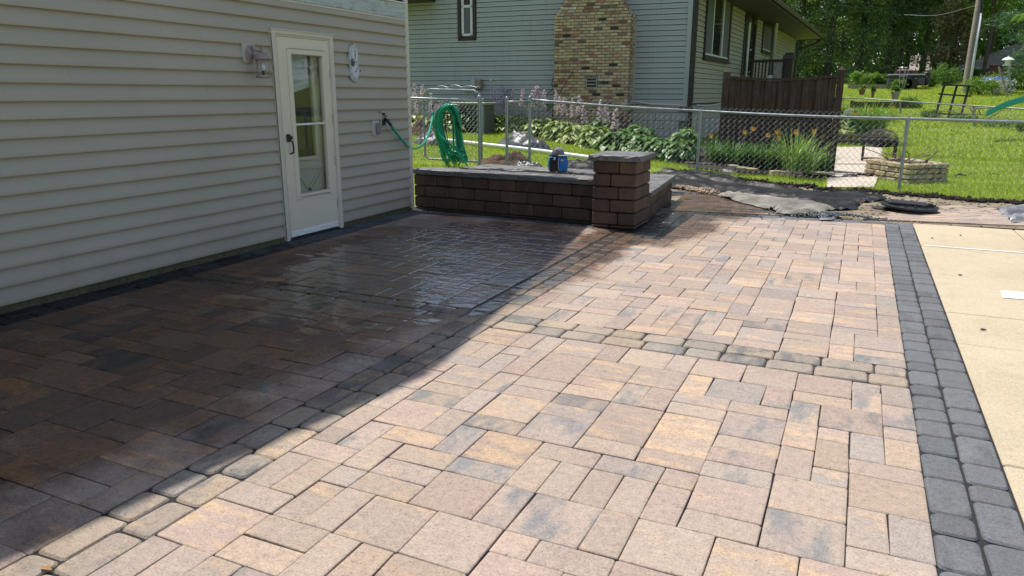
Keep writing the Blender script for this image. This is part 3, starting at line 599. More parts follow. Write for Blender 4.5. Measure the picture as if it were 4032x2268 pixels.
ind = MB(); xi = GX - .065; ind.box((xi, 6.1, .42), (.04, .86, .78)).box((xi, 5.73, 1.38), (.04, .16, 1.14)).box((xi, 6.40, 1.38), (.04, .26, 1.14)).box((xi, 6.1, 1.965), (.04, .86, .08))
ino = ind.build('inner_door', M['indoor'], gar)
MB().box((xi - .01, 6.04, 1.37), (.01, .47, 1.16)).build('window_pane', M['darkvoid'], ino)
f2 = MB(); f2.bbox((xi + .03, 6.275, 1.36), (.03, .035, 1.16), .006).bbox((xi + .03, 6.04, .80), (.03, .47, .04), .006); f2.build('window_frame', M['indoor'], ino)
f3 = MB()
for a, b in (((5.80, .72), (6.40, .70)), ((5.95, .68), (6.36, .20)), ((5.86, .22), (6.30, .66)), ((6.38, .68), (6.10, .40))): f3.bar((xi + .026, a[0], a[1]), (xi + .026, b[0], b[1]), .03, .014, up=(1, 0, 0))
f3.build('crossbuck', M['indoor'], ino)
M['blind'] = pm('fabric_blind', (.50, .54, .58), (.44, .48, .52), 3, .8, .1, 60, .002, .05)
bl = MB(); ny, nz = 10, 18; V = []
for i in range(ny + 1):
    for k in range(nz + 1):
        y = 5.82 + .42 * i / ny; zl = 1.42 + .10 * i / ny; z = 1.93 - (1.93 - zl) * k / nz; V.append((xi + .014 + .006 * math.sin(k * 2.4) * (k / nz), y, z))
bl.add(V, [(i * (nz + 1) + k, (i + 1) * (nz + 1) + k, (i + 1) * (nz + 1) + k + 1, i * (nz + 1) + k + 1) for i in range(ny) for k in range(nz)]).build('blind', M['blind'], ino)
# ================================================================== THINGS ON THE GARAGE WALL
YX = [(0, 1, 0), (0, 0, 1), (1, 0, 0)]                   # lathe axis along +X
M['lampmetal'] = pm('weathered_lamp', (.40, .335, .325), (.34, .28, .27), 20, .65, .2, 120, .002, .15, c3=(.27, .20, .13))
M['plate'] = pm('vinyl_mount', (.46, .425, .39), (.50, .46, .42), 6, .5, .03, 90, .001, .05)
lamp = thing('wall_lantern', 'faded pinkish wall lantern with clear glass beside the storm door', 'lamp', (GX, 5.36, 1.8))
cy_, cz_ = 5.35, 1.81
def plateX(poly, x0, x1, cy, cz, ins=.008):
    m = MB(); n = len(poly); V = [(x0, cy + a, cz + b) for a, b in poly] + [(x1 - .004, cy + a, cz + b) for a, b in poly] + [(x1, cy + a * (1 - ins * 10), cz + b * (1 - ins * 10)) for a, b in poly]
    return m.add(V, [tuple(range(2 * n, 3 * n))] + [(k * n + i, k * n + (i + 1) % n, (k + 1) * n + (i + 1) % n, (k + 1) * n + i) for k in (0, 1) for i in range(n)])
oct_ = lambda a, b, c: [(-a, -b + c), (-a + c, -b), (a - c, -b), (a, -b + c), (a, b - c), (a - c, b), (-a + c, b), (-a, b - c)]
plateX(oct_(.078, .088, .016), GX + .004, GX + .034, cy_, cz_).build('mounting_plate', M['plate'], lamp)
MB().lathe([(.062, 0), (.062, .008), (.05, .016), (.03, .028), (.012, .034)], (GX + .034, cy_, cz_ - .01), 20, ax=[(0, .82, 0), (0, 0, 1.2), (1, 0, 0)]).build('back_plate', M['lampmetal'], lamp, 'auto')
lx, ly, lz = GX + .155, 5.375, 1.765
MB().tube([(GX + .05, cy_, cz_ + .0), (GX + .075, cy_, cz_ + .035), (GX + .10, cy_ + .004, cz_ + .02), (lx, ly, cz_ + .012)], .009, 8).lathe([(.004, 0), (.014, .006), (.008, .014), (.015, .024), (.009, .040), (.003, .05)], (GX + .075, cy_, cz_ + .028), 10).build('arm', M['lampmetal'], lamp, 'auto')
MB().lathe([(.074, -.012), (.078, -.006), (.078, 0), (.068, .004), (.060, .022), (.045, .040), (.022, .050), (.012, .052), (.010, .060), (.016, .066), (.009, .080), (.012, .088), (.004, .10)], (lx, ly, lz), 20).build('lamp_roof', M['lampmetal'], lamp, 'auto')
M['lampglass'] = glassmat('lamp_glass', (.93, .95, .94), .03, 1.0)
MB().lathe([(.056, -.150), (.060, -.012)], (lx, ly, lz), 20).build('glass_chimney', M['lampglass'], lamp, True)
MB().lathe([(.050, -.176), (.066, -.172), (.070, -.160), (.064, -.150), (.058, -.148)], (lx, ly, lz), 20).build('lamp_base', M['lampmetal'], lamp, 'auto')
MB().lathe([(.012, -.152), (.014, -.118), (.009, -.112)], (lx, ly, lz), 10).build('socket', M['black'], lamp)
M['bulb'] = plain('frosted_bulb', (.70, .72, .74), .25)
MB().lathe([(.010, -.112), (.022, -.095), (.026, -.078), (.020, -.06), (.008, -.045), (.002, -.04)], (lx, ly, lz), 12).build('bulb', M['bulb'], lamp, True)
rods = MB()
for k in range(3): a = R(60 + 120 * k); rods.bar((lx + .061 * math.cos(a), ly + .061 * math.sin(a), lz - .152), (lx + .061 * math.cos(a), ly + .061 * math.sin(a), lz - .01), .006)
rods.build('frame_rod', M['lampmetal'], lamp)
# slate clock
t = NT('painted_slate'); w = t.coord('World'); a = t.noise(w, 22, 6, .65); b = t.noise(w, 90, 4)
c = t.ramp(a, [(.3, (.30, .33, .33)), (.5, (.52, .56, .57)), (.62, (.60, .63, .62)), (.74, (.42, .38, .22))]); c = t.mix(t.rng(b, .58, .72), c, (.16, .17, .17)); M['slate'] = t.p(Base_Color=c, Roughness=.8, Normal=t.bump(a, .9, .012))
clk = thing('wall_clock', 'weathered white slate clock and thermometer hanging right of the storm door', 'clock', (GX, 6.93, 1.78))
poly = [(-.078, .145), (-.06, .165), (-.015, .195), (.022, .198), (.062, .172), (.078, .14), (.074, .05), (.080, -.05), (.077, -.13), (.058, -.165), (.02, -.205), (-.025, -.20), (-.062, -.165), (-.076, -.12), (-.072, -.03), (-.079, .05)]
pl = []
for (a, b), (c_, d_) in zip(poly, poly[1:] + poly[:1]):
    for k in range(4): pl.append((a + (c_ - a) * k / 4 + random.gauss(0, .0025), b + (d_ - b) * k / 4 + random.gauss(0, .0025)))
plateX([(a, b) for a, b in pl[::-1]], GX + .018, GX + .045, 6.905, 1.78, .006).build('slate', M['slate'], clk)
M['dial'] = plain('dial_white', (.66, .69, .72), .5); M['ink'] = plain('dial_ink', (.03, .03, .035), .6)
for (dy, dz, lab, hands) in ((.006, .085, 'thermometer dial', ((90, .05), (268, .045))), (.008, -.085, 'clock dial', ((48, .05), (225, .022)))):
    dl = MB().lathe([(.060, 0), (.060, .006), (.056, .007)], (GX + .045, 6.905 + dy, 1.78 + dz), 24, ax=[(0, 1, 0), (0, 0, 1.12), (1, 0, 0)]).build('dial', M['dial'], clk, label=lab)
    for k in range(12):
        a = R(90 - 30 * (k + 1)); tc = bpy.data.curves.new('numeral', 'FONT'); tc.body = str(k + 1) if 'clock' in lab else str((k * 20 + 200) % 240 - 60); tc.size = .015 if 'clock' in lab else .011; tc.align_x = 'CENTER'; tc.align_y = 'CENTER'; tc.resolution_u = 1
        o = bpy.data.objects.new('numeral', tc); COL.objects.link(o); me = bpy.data.meshes.new_from_object(o); bpy.data.objects.remove(o); o = link('numeral', me, M['ink']); o.rotation_euler = (R(90), 0, R(90)); o.location = (GX + .0532, 6.905 + dy + .046 * math.cos(a), 1.78 + dz + .051 * math.sin(a)); adopt(o, dl)
    hd = MB()
    for an, ln in hands: a = R(an); hd.bar((GX + .056, 6.905 + dy, 1.78 + dz), (GX + .056, 6.905 + dy + ln * math.cos(a), 1.78 + dz + ln * math.sin(a)), .005, .002, up=(1, 0, 0))
    hd.lathe([(.006, 0), (.006, .005)], (GX + .054, 6.905 + dy, 1.78 + dz), 8, ax=YX); hd.build('hand', M['ink'], dl)
gw = MB(); ccy, ccz = 6.87, 1.783
for r_ in (.030,):
    gw.tube([(GX + .05, ccy + .030 * math.cos(a), ccz + .036 * math.sin(a)) for a in np.linspace(0, 2 * math.pi, 20, endpoint=False)], .004, 5, closed=True)
for k in range(5): a = R(72 * k + 20); gw.bar((GX + .05, ccy, ccz), (GX + .05, ccy + .03 * math.cos(a), ccz + .036 * math.sin(a)), .006, .004, up=(1, 0, 0))
gw.build('gear_ornament', M['ink'], clk)
MB().tube([(GX + .03, 6.89, 1.972), (GX + .03, 6.905, 1.99), (GX + .03, 6.92, 1.972)], .003, 5).lathe([(.007, 0), (.007, .01)], (GX + .045, 7.0, 1.70), 8, ax=YX).build('hook', M['ink'], clk)
ob = thing('outlet_box', 'beige outdoor outlet with grey flip cover low on the garage wall', 'outlet', (GX, 7.28, 1.06))
plateX(oct_(.078, .086, .018), GX + .004, GX + .032, 7.28, 1.065).build('mounting_plate', M['plate'], ob)
M['greycover'] = plain('grey_cover', (.20, .21, .225), .45)
MB().bbox((GX + .05, 7.295, 1.058), (.045, .066, .125), .012).build('flip_cover', M['greycover'], ob)
fb = thing('hose_faucet', 'recessed beige faucet box with brass tap and black hose coupling', 'faucet', (GX, 7.44, 1.16))
m = MB()
for (cy, cz, dy, dz) in ((7.39, 1.16, .022, .19), (7.494, 1.16, .022, .19), (7.442, 1.245, .126, .022), (7.442, 1.075, .126, .022)): m.bbox((GX + .018, cy, cz), (.030, dy, dz), .006)
m.build('faucet_frame', M['plate'], fb); MB().box((GX + .014, 7.442, 1.16), (.012, .09, .16)).build('recess', M['darkvoid'], fb)
M['brassdark'] = plain('dark_brass', (.09, .07, .06), .35, .7)
MB().tube([(GX + .01, 7.44, 1.17), (GX + .05, 7.45, 1.165), (GX + .085, 7.47, 1.15)], .012, 8).tube([(GX + .05, 7.45, 1.15), (GX + .05, 7.45, 1.20)], .006, 6).lathe([(.024, 0), (.026, .004), (.024, .008)], (GX + .05, 7.45, 1.198), 10).build('spigot', M['brassdark'], fb)
# ================================================================== CHAIN LINK FENCE
t = NT('galvanized'); w = t.coord('World'); n = t.noise(w, 14, 5)
M['galv'] = t.p(Base_Color=t.mix(t.rng(n, .3, .7), (.27, .295, .32), (.38, .405, .43)), Metallic=.65, Roughness=t.rng(n, .3, .7, .32, .55))
M['wire'] = plain('fence_wire', (.50, .53, .53), .5, .25)
def zig(A, B, zA, zB, H, pitch=.046, r=.0021):
    A, d, n, L = frame(A, B); nx = int(L / pitch); V = []; F = []
    ring = [(0, 1), (.87, -.5), (-.87, -.5)]
    for i in range(nx):
        sgn = 1 if i % 2 == 0 else -1; k = 0; b = len(V); m = 0
        while k * pitch < H + .04:
            s = (i + .5 + (.49 if k % 2 else -.49) * sgn) * pitch; q = A + d * s + n * (.004 * (1 if k % 2 else -1)); z = zA + (zB - zA) * s / L + k * pitch
            for a, c in ring: V.append((q[0] + d[0] * a * r, q[1] + d[1] * a * r, z + c * r))
            k += 1; m += 1
        for k in range(m - 1):
            for e in range(3): e2 = (e + 1) % 3; F.append((b + k * 3 + e, b + k * 3 + e2, b + k * 3 + 3 + e2, b + k * 3 + 3 + e))
    return V, F
def wire(root, A, B, zA, zB, H, **k):
    V, F = zig(A, B, zA, zB, H, **k); npmesh('wire_mesh', V, F, M['wire'], root, False, 'stuff')
def post(root, x, y, z0, z1, r=.026, cap='dome'):
    m = MB().tube([(x, y, z0 - .1), (x, y, z1)], r, 12)
    if cap == 'dome': m.lathe([(r * 1.15, -.05), (r * 1.15, .0), (r * 1.05, .022), (r * .6, .038), (.004, .044)], (x, y, z1), 12)
    else: m.lathe([(r * 1.2, -.06), (r * 1.2, -.005), (r * .55, .004), (r * .45, .03), (r * .3, .06), (.003, .066)], (x, y, z1 - .02), 12)
    for z in (z0 + .18, (z0 + z1) / 2, z1 - .2): m.lathe([(r * 1.14, -.012), (r * 1.14, .012)], (x, y, z), 12)
    return m.build('post', M['galv'], root, 'auto')
pA = onz(1889, 650, .24); pB = onz(1996, 650, .24); pC = onz(2085, 642, .24)
pD = onz(2743, 697, .06); pE = onz(3537, 757, -.02)
HF = 1.13
# left run behind the garage, carrying the hose
f0 = thing('chain_link_fence', 'short galvanized chain link section behind the siding corner carrying the green hose', 'fence', (pA[0], pA[1], .25), 'chain link runs by the planter')
aL = np.array([-9.3, pA[1] + .35]); post(f0, pA[0], pA[1], .24, .24 + HF + .02); post(f0, aL[0], aL[1], .4, .4 + HF)
MB().tube([(aL[0], aL[1], .30 + HF), (pA[0], pA[1], .24 + HF - .03)], .0195, 10).build('top_rail', M['galv'], f0, True)
wire(f0, aL, pA[:2], .32, .26, HF)
f1 = thing('chain_link_fence', 'narrow chain link panel between two domed posts beside the gate gap', 'fence', (pB[0], pB[1], .24), 'chain link runs by the planter')
post(f1, pB[0], pB[1], .24, .24 + HF); post(f1, pC[0], pC[1], .24, .24 + HF + .01)
MB().tube([(pB[0], pB[1], .24 + HF - .05), (pC[0], pC[1], .24 + HF - .05)], .0195, 10).build('top_rail', M['galv'], f1, True); wire(f1, pB[:2], pC[:2], .24, .24, HF, pitch=.04)
f2 = thing('chain_link_fence', 'long galvanized chain link fence along the lawn edge from the gate to the right border', 'fence', (pD[0], pD[1], .05), 'chain link runs by the planter')
pG = pE[:2] + (pE[:2] - pD[:2]) / np.linalg.norm(pE[:2] - pD[:2]) * 4.2; zG = -.05
runs = [(pC[:2], pD[:2], .24, .06), (pD[:2], pE[:2], .06, -.02), (pE[:2], pG, -.02, zG)]
post(f2, pD[0], pD[1], .06, .06 + HF, .025, 'line'); post(f2, pE[0], pE[1], -.02, -.02 + HF, .025, 'line'); post(f2, pG[0], pG[1], zG, zG + HF, .025, 'line')
rp = []
for (A, B, za, zb) in runs:
    for k in range(8): q = k / 8; p = A + (B - A) * q; rp.append((p[0], p[1], za + (zb - za) * q + HF - .012 - .018 * math.sin(math.pi * q)))
rp.append((pG[0], pG[1], zG + HF))
MB().tube(rp, .0205, 10).build('top_rail', M['galv'], f2, True)
for (A, B, za, zb) in runs: wire(f2, A, B, za + .04, zb + .04, HF)
# open gate leaf behind the left run
gt = thing('chain_link_gate', 'open chain link gate leaf with rounded tube frame and wavy top wire', 'gate', (pA[0] - 1, pA[1] + .35, .3))
g0 = ony(1668, 400, pA[1] + .42); g1 = np.array([pA[0] - .02, pA[1] + .12, 0]); zt = 1.53
def gl(u, z): return (g0[0] + (g1[0] - g0[0]) * u, g0[1] + (g1[1] - g0[1]) * u, z)
fp = [gl(0, .32), gl(0, zt - .14), gl(.02, zt - .06), gl(.09, zt)] + [gl(u, zt + .01 - .03 * u) for u in np.linspace(.15, .88, 8)] + [gl(.96, zt - .07), gl(1, zt - .16), gl(1, .34), gl(.95, .28), gl(.06, .27)]
MB().tube(fp, .019, 10, closed=True).build('gate_frame', M['galv'], gt, True)
MB().tube([gl(u, zt + .035 + .05 * abs(math.sin(u * 13 + .6)) * (.3 + u if u < .7 else 1.0 - u * .6)) for u in np.linspace(.26, .97, 44)], .005, 6).build('top_wire', M['wire'], gt)
V, F = zig(gl(0, 0)[:2], gl(1, 0)[:2], .3, .3, zt - .36); npmesh('wire_mesh', V, F, M['wire'], gt, False, 'stuff')
# ================================================================== HOSE
t = NT('hose_green'); w = t.coord('World'); n = t.noise(w, 8, 3)
M['hose'] = t.p(Base_Color=t.mix(t.rng(n, .3, .7), (.004, .27, .17), (.01, .36, .235)), Roughness=.32, Specular_IOR_Level=.5)
hy = pA[1] - .22
hc = ony(1780, 425, hy)
hose = thing('garden_hose', 'long green garden hose looped over a black hanger on the fence', 'hose', (hc[0], hc[1], .3))
def spline(P, n=60):
    P = np.array(P, float); t_ = np.concatenate([[0], np.cumsum(np.linalg.norm(np.diff(P, axis=0), axis=1))]); 
    M_ = np.vstack([2 * P[0] - P[1], P, 2 * P[-1] - P[-2]]); out = []
    for i in range(len(P) - 1):
        p0, p1, p2, p3 = M_[i:i + 4]
        for s in np.linspace(0, 1, max(3, int(n / (len(P) - 1))), endpoint=False): out.append(.5 * (2 * p1 + (p2 - p0) * s + (2 * p0 - 5 * p1 + 4 * p2 - p3) * s * s + (3 * p1 - p0 - 3 * p2 + p3) * s ** 3))
    out.append(P[-1]); return np.array(out)
HR = .0178
path = [np.array([GX + .17, 7.50, 1.11]), np.array([GX + .2, 7.60, 1.05])]
path = [onx(1540, 494, GX + .13), onx(1549, 508, GX + .12), onx(1574, 541, GX + .09), onx(1603, 570, GX + .08), ony(1632, 585, 8.5), ony(1670, 563, 9.6), ony(1692, 512, 10.5), ony(1706, 450, hy - .05)]
o_ = MB().tube(spline(path, 80), HR * .92, 8).build('hose_lead', M['hose'], hose, True)
MB().tube([(GX + .08, 7.465, 1.15), onx(1517, 472, GX + .11), onx(1532, 483, GX + .125), onx(1548, 506, GX + .12)], [.012, .015, .018, .0165], 8).build('coupling', M['black'], hose, True)
def hp(px, py, dy=0.0): return ony(px, py, hy + dy)
for i in range(14):
    u = i / 13; dy = -.10 + .16 * random.random(); tx = 1716 + 34 * u + random.uniform(-5, 5); bx = 1790 + 40 * u + random.uniform(-14, 14); by = random.uniform(628, 672) if i < 10 else random.uniform(570, 645); rx = 1793 + random.uniform(-25, 18)
    bx = 1764 + 66 * u + random.uniform(-8, 8); k = bx - 1764
    P = [hp(tx + 40, 411 + 6 * u, dy), hp(tx + 8, 430, dy), hp(tx - 8, 475, dy + .02), hp(tx - 2, 530, dy + .02), hp(tx + 16 + k * .12, 590, dy), hp(bx - 22, by - 22, dy - .02), hp(bx - 6, by, dy), hp(bx + 10, by - 14, dy + .02), hp(rx + 2 + k * .38, 585, dy + .04), hp(rx + 4 + k * .1, 510, dy + .03), hp(rx, 455, dy), hp(rx - 20, 420, dy)]
    Q = spline(P + [P[0]], 66); MB().tube(Q, HR, 7).build('hose_loop', M['hose'], hose, True)
P = [hp(1706, 440, -.14), hp(1704, 480, -.17), hp(1730, 530, -.18), hp(1775, 570, -.18), hp(1812, 610, -.17), hp(1838, 650, -.15), hp(1840, 668, -.1), hp(1828, 660, -.05)]
MB().tube(spline(P, 60), HR * 1.05, 8).build('hose_loop', M['hose'], hose, True)
hg = thing('hose_hanger', 'black slatted hose hanger hooked over the fence rail inside the green coil', 'hanger', (hc[0], hy, 1.2))
m = MB()
for u in np.linspace(0, 1, 7): a = hp(1748 + 74 * u, 440 + 8 * abs(u - .4), -.05); b = hp(1752 + 72 * u, 488, -.05); m.bar(a, b, .012, .012)
arc = [hp(1738 + 44 + 52 * math.cos(a), 452 - 40 * math.sin(a), -.06) for a in np.linspace(math.pi, -.2, 14)]
m.tube(arc, .012, 6); m.bar(hp(1742, 446, -.06), hp(1828, 446, -.06), .02, .012); m.bar(hp(1746, 486, -.06), hp(1828, 484, -.06), .02, .012); m.tube([hp(1752, 486, -.04), hp(1762, 545, -.03), hp(1768, 590, -.02)], .008, 6)
m.tube([hp(1705, 432, -.02), hp(1702, 414, -.02), hp(1712, 402, .12), hp(1726, 404, .24)], .010, 6); m.tube([hp(1735, 405, -.05), hp(1716, 400, .1), hp(1726, 408, .26)], .008, 6)
m.build('hanger', M['black'], hg, 'auto')
nz = thing('hose_nozzle', 'black spray nozzle with shiny head dangling right of the hose coil', 'nozzle', tuple(hp(1815, 490, -.08)))
MB().tube([hp(1804, 482, -.06), hp(1806, 500, -.08), hp(1816, 512, -.1)], [.018, .016, .014], 8).lathe([(.012, -.03), (.026, -.01), (.03, .012), (.024, .026)], hp(1825, 516, -.1), 12).build('nozzle', M['black'], nz, 'auto')
# ================================================================== COOLER BAG AND CAP
bx0 = onz(2187, 676, .505); BX, BY = bx0[0], bx0[1] + .085
bag = thing('cooler_bag', 'blue and black soft cooler bag standing on the dark planter coping', 'bag', (BX, BY, .505))
M['blue'] = pm('blue_nylon', (.012, .13, .42), (.02, .19, .55), 18, .6, .3, 220, .002, .1); M['blacknylon'] = pm('black_nylon', (.012, .012, .014), (.022, .022, .026), 18, .6, .3, 220, .002, .1); M['whitetag'] = plain('white_label', (.75, .76, .78), .5); M['strap'] = plain('grey_buckle', (.45, .46, .48), .4)
bm = MB(); N = 20; prof = [(0.0, .86), (.012, .95), (.06, 1.0), (.13, .98), (.165, .93), (.185, .84), (.192, .6)]; V = []
for z, s in prof:
    for k in range(N):
        a = 2 * math.pi * k / N; ca, sa = math.cos(a), math.sin(a); V.append((BX + .125 * s * math.copysign(abs(ca) ** .55, ca) + random.gauss(0, .0015), BY + .075 * s * math.copysign(abs(sa) ** .55, sa), .507 + z + .006 * math.sin(3 * a) * (z > .1)))
F = [tuple(range(N - 1, -1, -1)), tuple(range(6 * N, 7 * N))] + [(i * N + k, i * N + (k + 1) % N, (i + 1) * N + (k + 1) % N, (i + 1) * N + k) for i in range(6) for k in range(N)]
bm.add(V, F).build('bag_body', M['blue'], bag, True)
fy = BY - .079
bm = MB(); V = []; nx_, nz_ = 8, 6
for i in range(nx_ + 1):
    for k in range(nz_ + 1):
        u, v = i / nx_, k / nz_; V.append((BX - .078 + .128 * u - .03 * v * (u > .9), fy - .006 - .008 * math.sin(math.pi * v) - .004 * math.sin(math.pi * u), .512 + .168 * v))
bm.add(V, [(i * (nz_ + 1) + k, (i + 1) * (nz_ + 1) + k, (i + 1) * (nz_ + 1) + k + 1, i * (nz_ + 1) + k + 1) for i in range(nx_) for k in range(nz_)]).build('front_panel', M['blacknylon'], bag, True)
lid = MB().lathe([(.93, 0), (1.0, .006), (.97, .02), (.7, .026)], (BX, BY, .690), 24, ax=[(.122, 0, 0), (0, .072, 0), (0, 0, 1)]); lid.build('lid', M['blacknylon'], bag, 'auto')
MB().tube([(BX + .05, fy - .014, .675), (BX + .038, fy - .016, .63), (BX + .042, fy - .014, .57), (BX + .05, fy - .008, .525)], .003, 5).build('piping', M['whitetag'], bag)
MB().bbox((BX + .083, fy + .002, .650), (.034, .010, .022), .002).build('label_patch', M['whitetag'], bag)
M['red'] = plain('red_print', (.5, .03, .03), .5); MB().box((BX + .083, fy - .0042, .650), (.026, .002, .005)).build('label_print', M['red'], bag)
MB().bbox((BX - .012, fy - .016, .665), (.026, .012, .03), .003).build('buckle', M['strap'], bag); MB().bar((BX - .008, fy - .018, .65), (BX + .03, fy - .020, .57), .018, .006).build('strap', M['blacknylon'], bag)
capo = thing('baseball_cap', 'grey mesh backed cap with dark red front patch resting on the cooler bag', 'cap', (BX, BY, .71))
M['capgrey'] = pm('cap_cloth', (.17, .17, .185), (.21, .21, .225), 30, .8, .3, 300, .001, .12); M['capmesh'] = pm('cap_mesh', (.045, .045, .05), (.08, .08, .085), 120, .8, .5, 400, .002, .4); M['patch'] = plain('cap_patch', (.11, .014, .02), .6)
cx, cyy, cz0 = BX + .002, BY - .01, .707
def dome(a0, a1, rx=.082, ry=.075, h=.098, n=12, m=7):
    V = []; F = []
    for i in range(m + 1):
        tt = math.pi / 2 * i / m
        for k in range(n + 1): a = R(a0 + (a1 - a0) * k / n); V.append((cx + rx * math.cos(tt) ** .8 * math.cos(a), cyy + ry * math.cos(tt) ** .8 * math.sin(a), cz0 + h * math.sin(tt) ** .9))
    for i in range(m):
        for k in range(n): F.append((i * (n + 1) + k, i * (n + 1) + k + 1, (i + 1) * (n + 1) + k + 1, (i + 1) * (n + 1) + k))
    return MB().add(V, F)
dome(-125, 40).build('crown', M['capgrey'], capo, True); dome(40, 235).build('mesh_back', M['capmesh'], capo, True)
MB().bbox((cx + .018, cyy - .074, cz0 + .045), (.032, .008, .044), .005).build('patch', M['patch'], capo); MB().box((cx + .018, cyy - .079, cz0 + .043), (.016, .002, .012)).build('patch_print', M['whitetag'], capo)
V = []; 
for i in range(9):
    a = R(-70 + 100 * i / 8)
    for rr in (1.0, 1.75): V.append((cx + .079 * rr * math.cos(a), cyy + .072 * rr * math.sin(a), cz0 + .010 - .016 * (rr - 1)))
MB().add(V, [(2 * i, 2 * i + 1, 2 * i + 3, 2 * i + 2) for i in range(8)]).build('brim', M['capgrey'], capo, True)
# ================================================================== PIPE, PLASTIC, SOIL
M['pvc'] = plain('white_pvc', (.78, .79, .78), .35)
pp = [onter(1690, 556), onter(1815, 571), onter(1945, 586), onter(2120, 606), onter(2335, 636), onter(2440, 648)]
for p in pp: p[2] += .06
tag(MB().tube(spline(pp, 20), .043, 12).build('drain_pipe', M['pvc'], None, 'auto'), 'long white plastic drain pipe lying on the grass behind the fence', 'pipe')
t = NT('black_poly'); w = t.coord('World'); n = t.noise(w, 6, 6, .6); d = t.noise(w, 2.2, 5)
M['poly'] = t.p(Base_Color=t.mix(t.rng(d, .5, .7), (.012, .012, .013), (.03, .029, .028)), Roughness=t.rng(n, .3, .7, .36, .6), Specular_IOR_Level=.2, Normal=t.bump(n, .5, .02))
t = NT('silver_poly'); w = t.coord('World'); n = t.noise(w, 9, 6, .6)
M['polyclear'] = t.p(Base_Color=t.ramp(n, [(.35, (.03, .032, .035)), (.6, (.11, .115, .12)), (.75, (.34, .34, .34))]), Roughness=t.rng(n, .3, .7, .25, .5), Specular_IOR_Level=.35, Normal=t.bump(n, .6, .02))
t = NT('landscape_fabric'); w = t.coord('World'); n = t.noise(w, 3.2, 6, .6); f = t.noise(w, 220, 2)
c = t.ramp(n, [(.35, (.13, .118, .10)), (.55, (.22, .205, .175)), (.72, (.33, .31, .275))]); M['fabric'] = t.p(Base_Color=c, Roughness=.85, Specular_IOR_Level=.25, Normal=t.bump(t.math('ADD', t.math('MULTIPLY', f, .2), n), .4, .01))
t = NT('grey_fabric'); w = t.coord('World'); n = t.noise(w, 5, 6, .6)
M['greyfab'] = t.p(Base_Color=t.ramp(n, [(.35, (.10, .105, .115)), (.6, (.22, .225, .24)), (.75, (.34, .34, .35))]), Roughness=t.rng(n, .3, .7, .3, .6), Normal=t.bump(n, .5, .015))
from mathutils import noise as mn
def fold(x, y, s, seed, sx=1.0, sy=1.0):
    return mn.fractal(Vector((x * s * sx + seed, y * s * sy, seed * 1.7)), .8, 2.0, 4)
def sheet(name, poly, mat, seed, amp, label, cat='sheet', step=.045, ridge=1.0, base=.01, dirx=(1, .35), edge=.08, group=None, zf=None):
    """crumpled sheet lying on the ground inside a closed outline"""
    poly = np.array(poly, float); x0, y0 = poly.min(0) - .1; x1, y1 = poly.max(0) + .1; xs = np.arange(x0, x1, step); ys = np.arange(y0, y1, step * .8)
    def inside(x, y):
        c = False; n = len(poly)
        for i in range(n):
            a, b = poly[i], poly[i - 1]
            if (a[1] > y) != (b[1] > y) and x < (b[0] - a[0]) * (y - a[1]) / (b[1] - a[1]) + a[0]: c = not c
        return c
    V = []; idx = {}; F = []
    for j, y in enumerate(ys):
        for i, x in enumerate(xs):
            ex, ey = fold(x, y, 1.3, seed + 5) * edge, fold(x, y, 1.3, seed + 9) * edge
            if not inside(x + ex, y + ey): continue
            u = x * dirx[0] + y * dirx[1]; v = -x * dirx[1] + y * dirx[0]
            h = abs(fold(u * .30, v * 1.25, 1.6, seed)) ** .9 * ridge + .42 * abs(fold(u * .35, v * 1.3, 5.5, seed + 3)) + .07 * fold(u * .6, v, 9, seed + 4)
            zb = max(float(ter(x, y)), -.02) if zf is None else zf(x, y)
            idx[i, j] = len(V); V.append((x + .03 * fold(x, y, 3, seed + 1), y, zb + base + amp * max(0, 0.62 - h) * 1.3 + .004))
    for (i, j) in idx:
        q = [(i, j), (i + 1, j), (i + 1, j + 1), (i, j + 1)]
        if all(k in idx for k in q): F.append(tuple(idx[k] for k in q))
    # settle the ragged rim onto a smooth outline
    out = []
    for a, b in zip(poly, np.roll(poly, -1, 0)):
        for k in range(12): p = a + (b - a) * k / 12; out.append((p[0] - fold(p[0], p[1], 1.3, seed + 5) * edge, p[1] - fold(p[0], p[1], 1.3, seed + 9) * edge))
    out = np.array(out)
    for (i, j), q in idx.items():
        if all((i + a, j + b) in idx for a in (-1, 0, 1) for b in (-1, 0, 1)): continue
        d = np.hypot(out[:, 0] - V[q][0], out[:, 1] - V[q][1]); k = int(d.argmin())
        if d[k] < step * 3: V[q] = (out[k, 0], out[k, 1], V[q][2] - .4 * (V[q][2] - max(float(ter(*out[k])), -.02) - .006))
    o = npmesh(name, V, F, mat, None, True); tag(o, label, cat, group); return o
g2 = lambda px, py: tuple(onz(px, py, .03)[:2])
sheet('plastic_sheet', [g2(4200, 688), g2(2760, 697), g2(2950, 725), g2(3200, 745), g2(3480, 762), g2(3500, 782), g2(3395, 792), g2(3370, 818), g2(3240, 818), g2(3080, 790), g2(2900, 760), g2(2760, 742), g2(2640, 730), g2(2570, 706)], M['poly'], 3.1, .085, 'crumpled glossy black plastic sheeting along the lawn edge', dirx=(.97, -.22), ridge=1.25, step=.035, base=.03)
sheet('landscape_fabric', [g2(2838, 768), g2(2900, 755), g2(2990, 772), g2(3130, 790), g2(3250, 812), g2(3290, 826), g2(3180, 842), g2(3090, 836), g2(2980, 806)], M['fabric'], 8.4, .085, 'wrinkled pale beige landscape fabric between the paver curve and the black plastic', base=.045, step=.03, dirx=(.9, -.4), edge=.10)
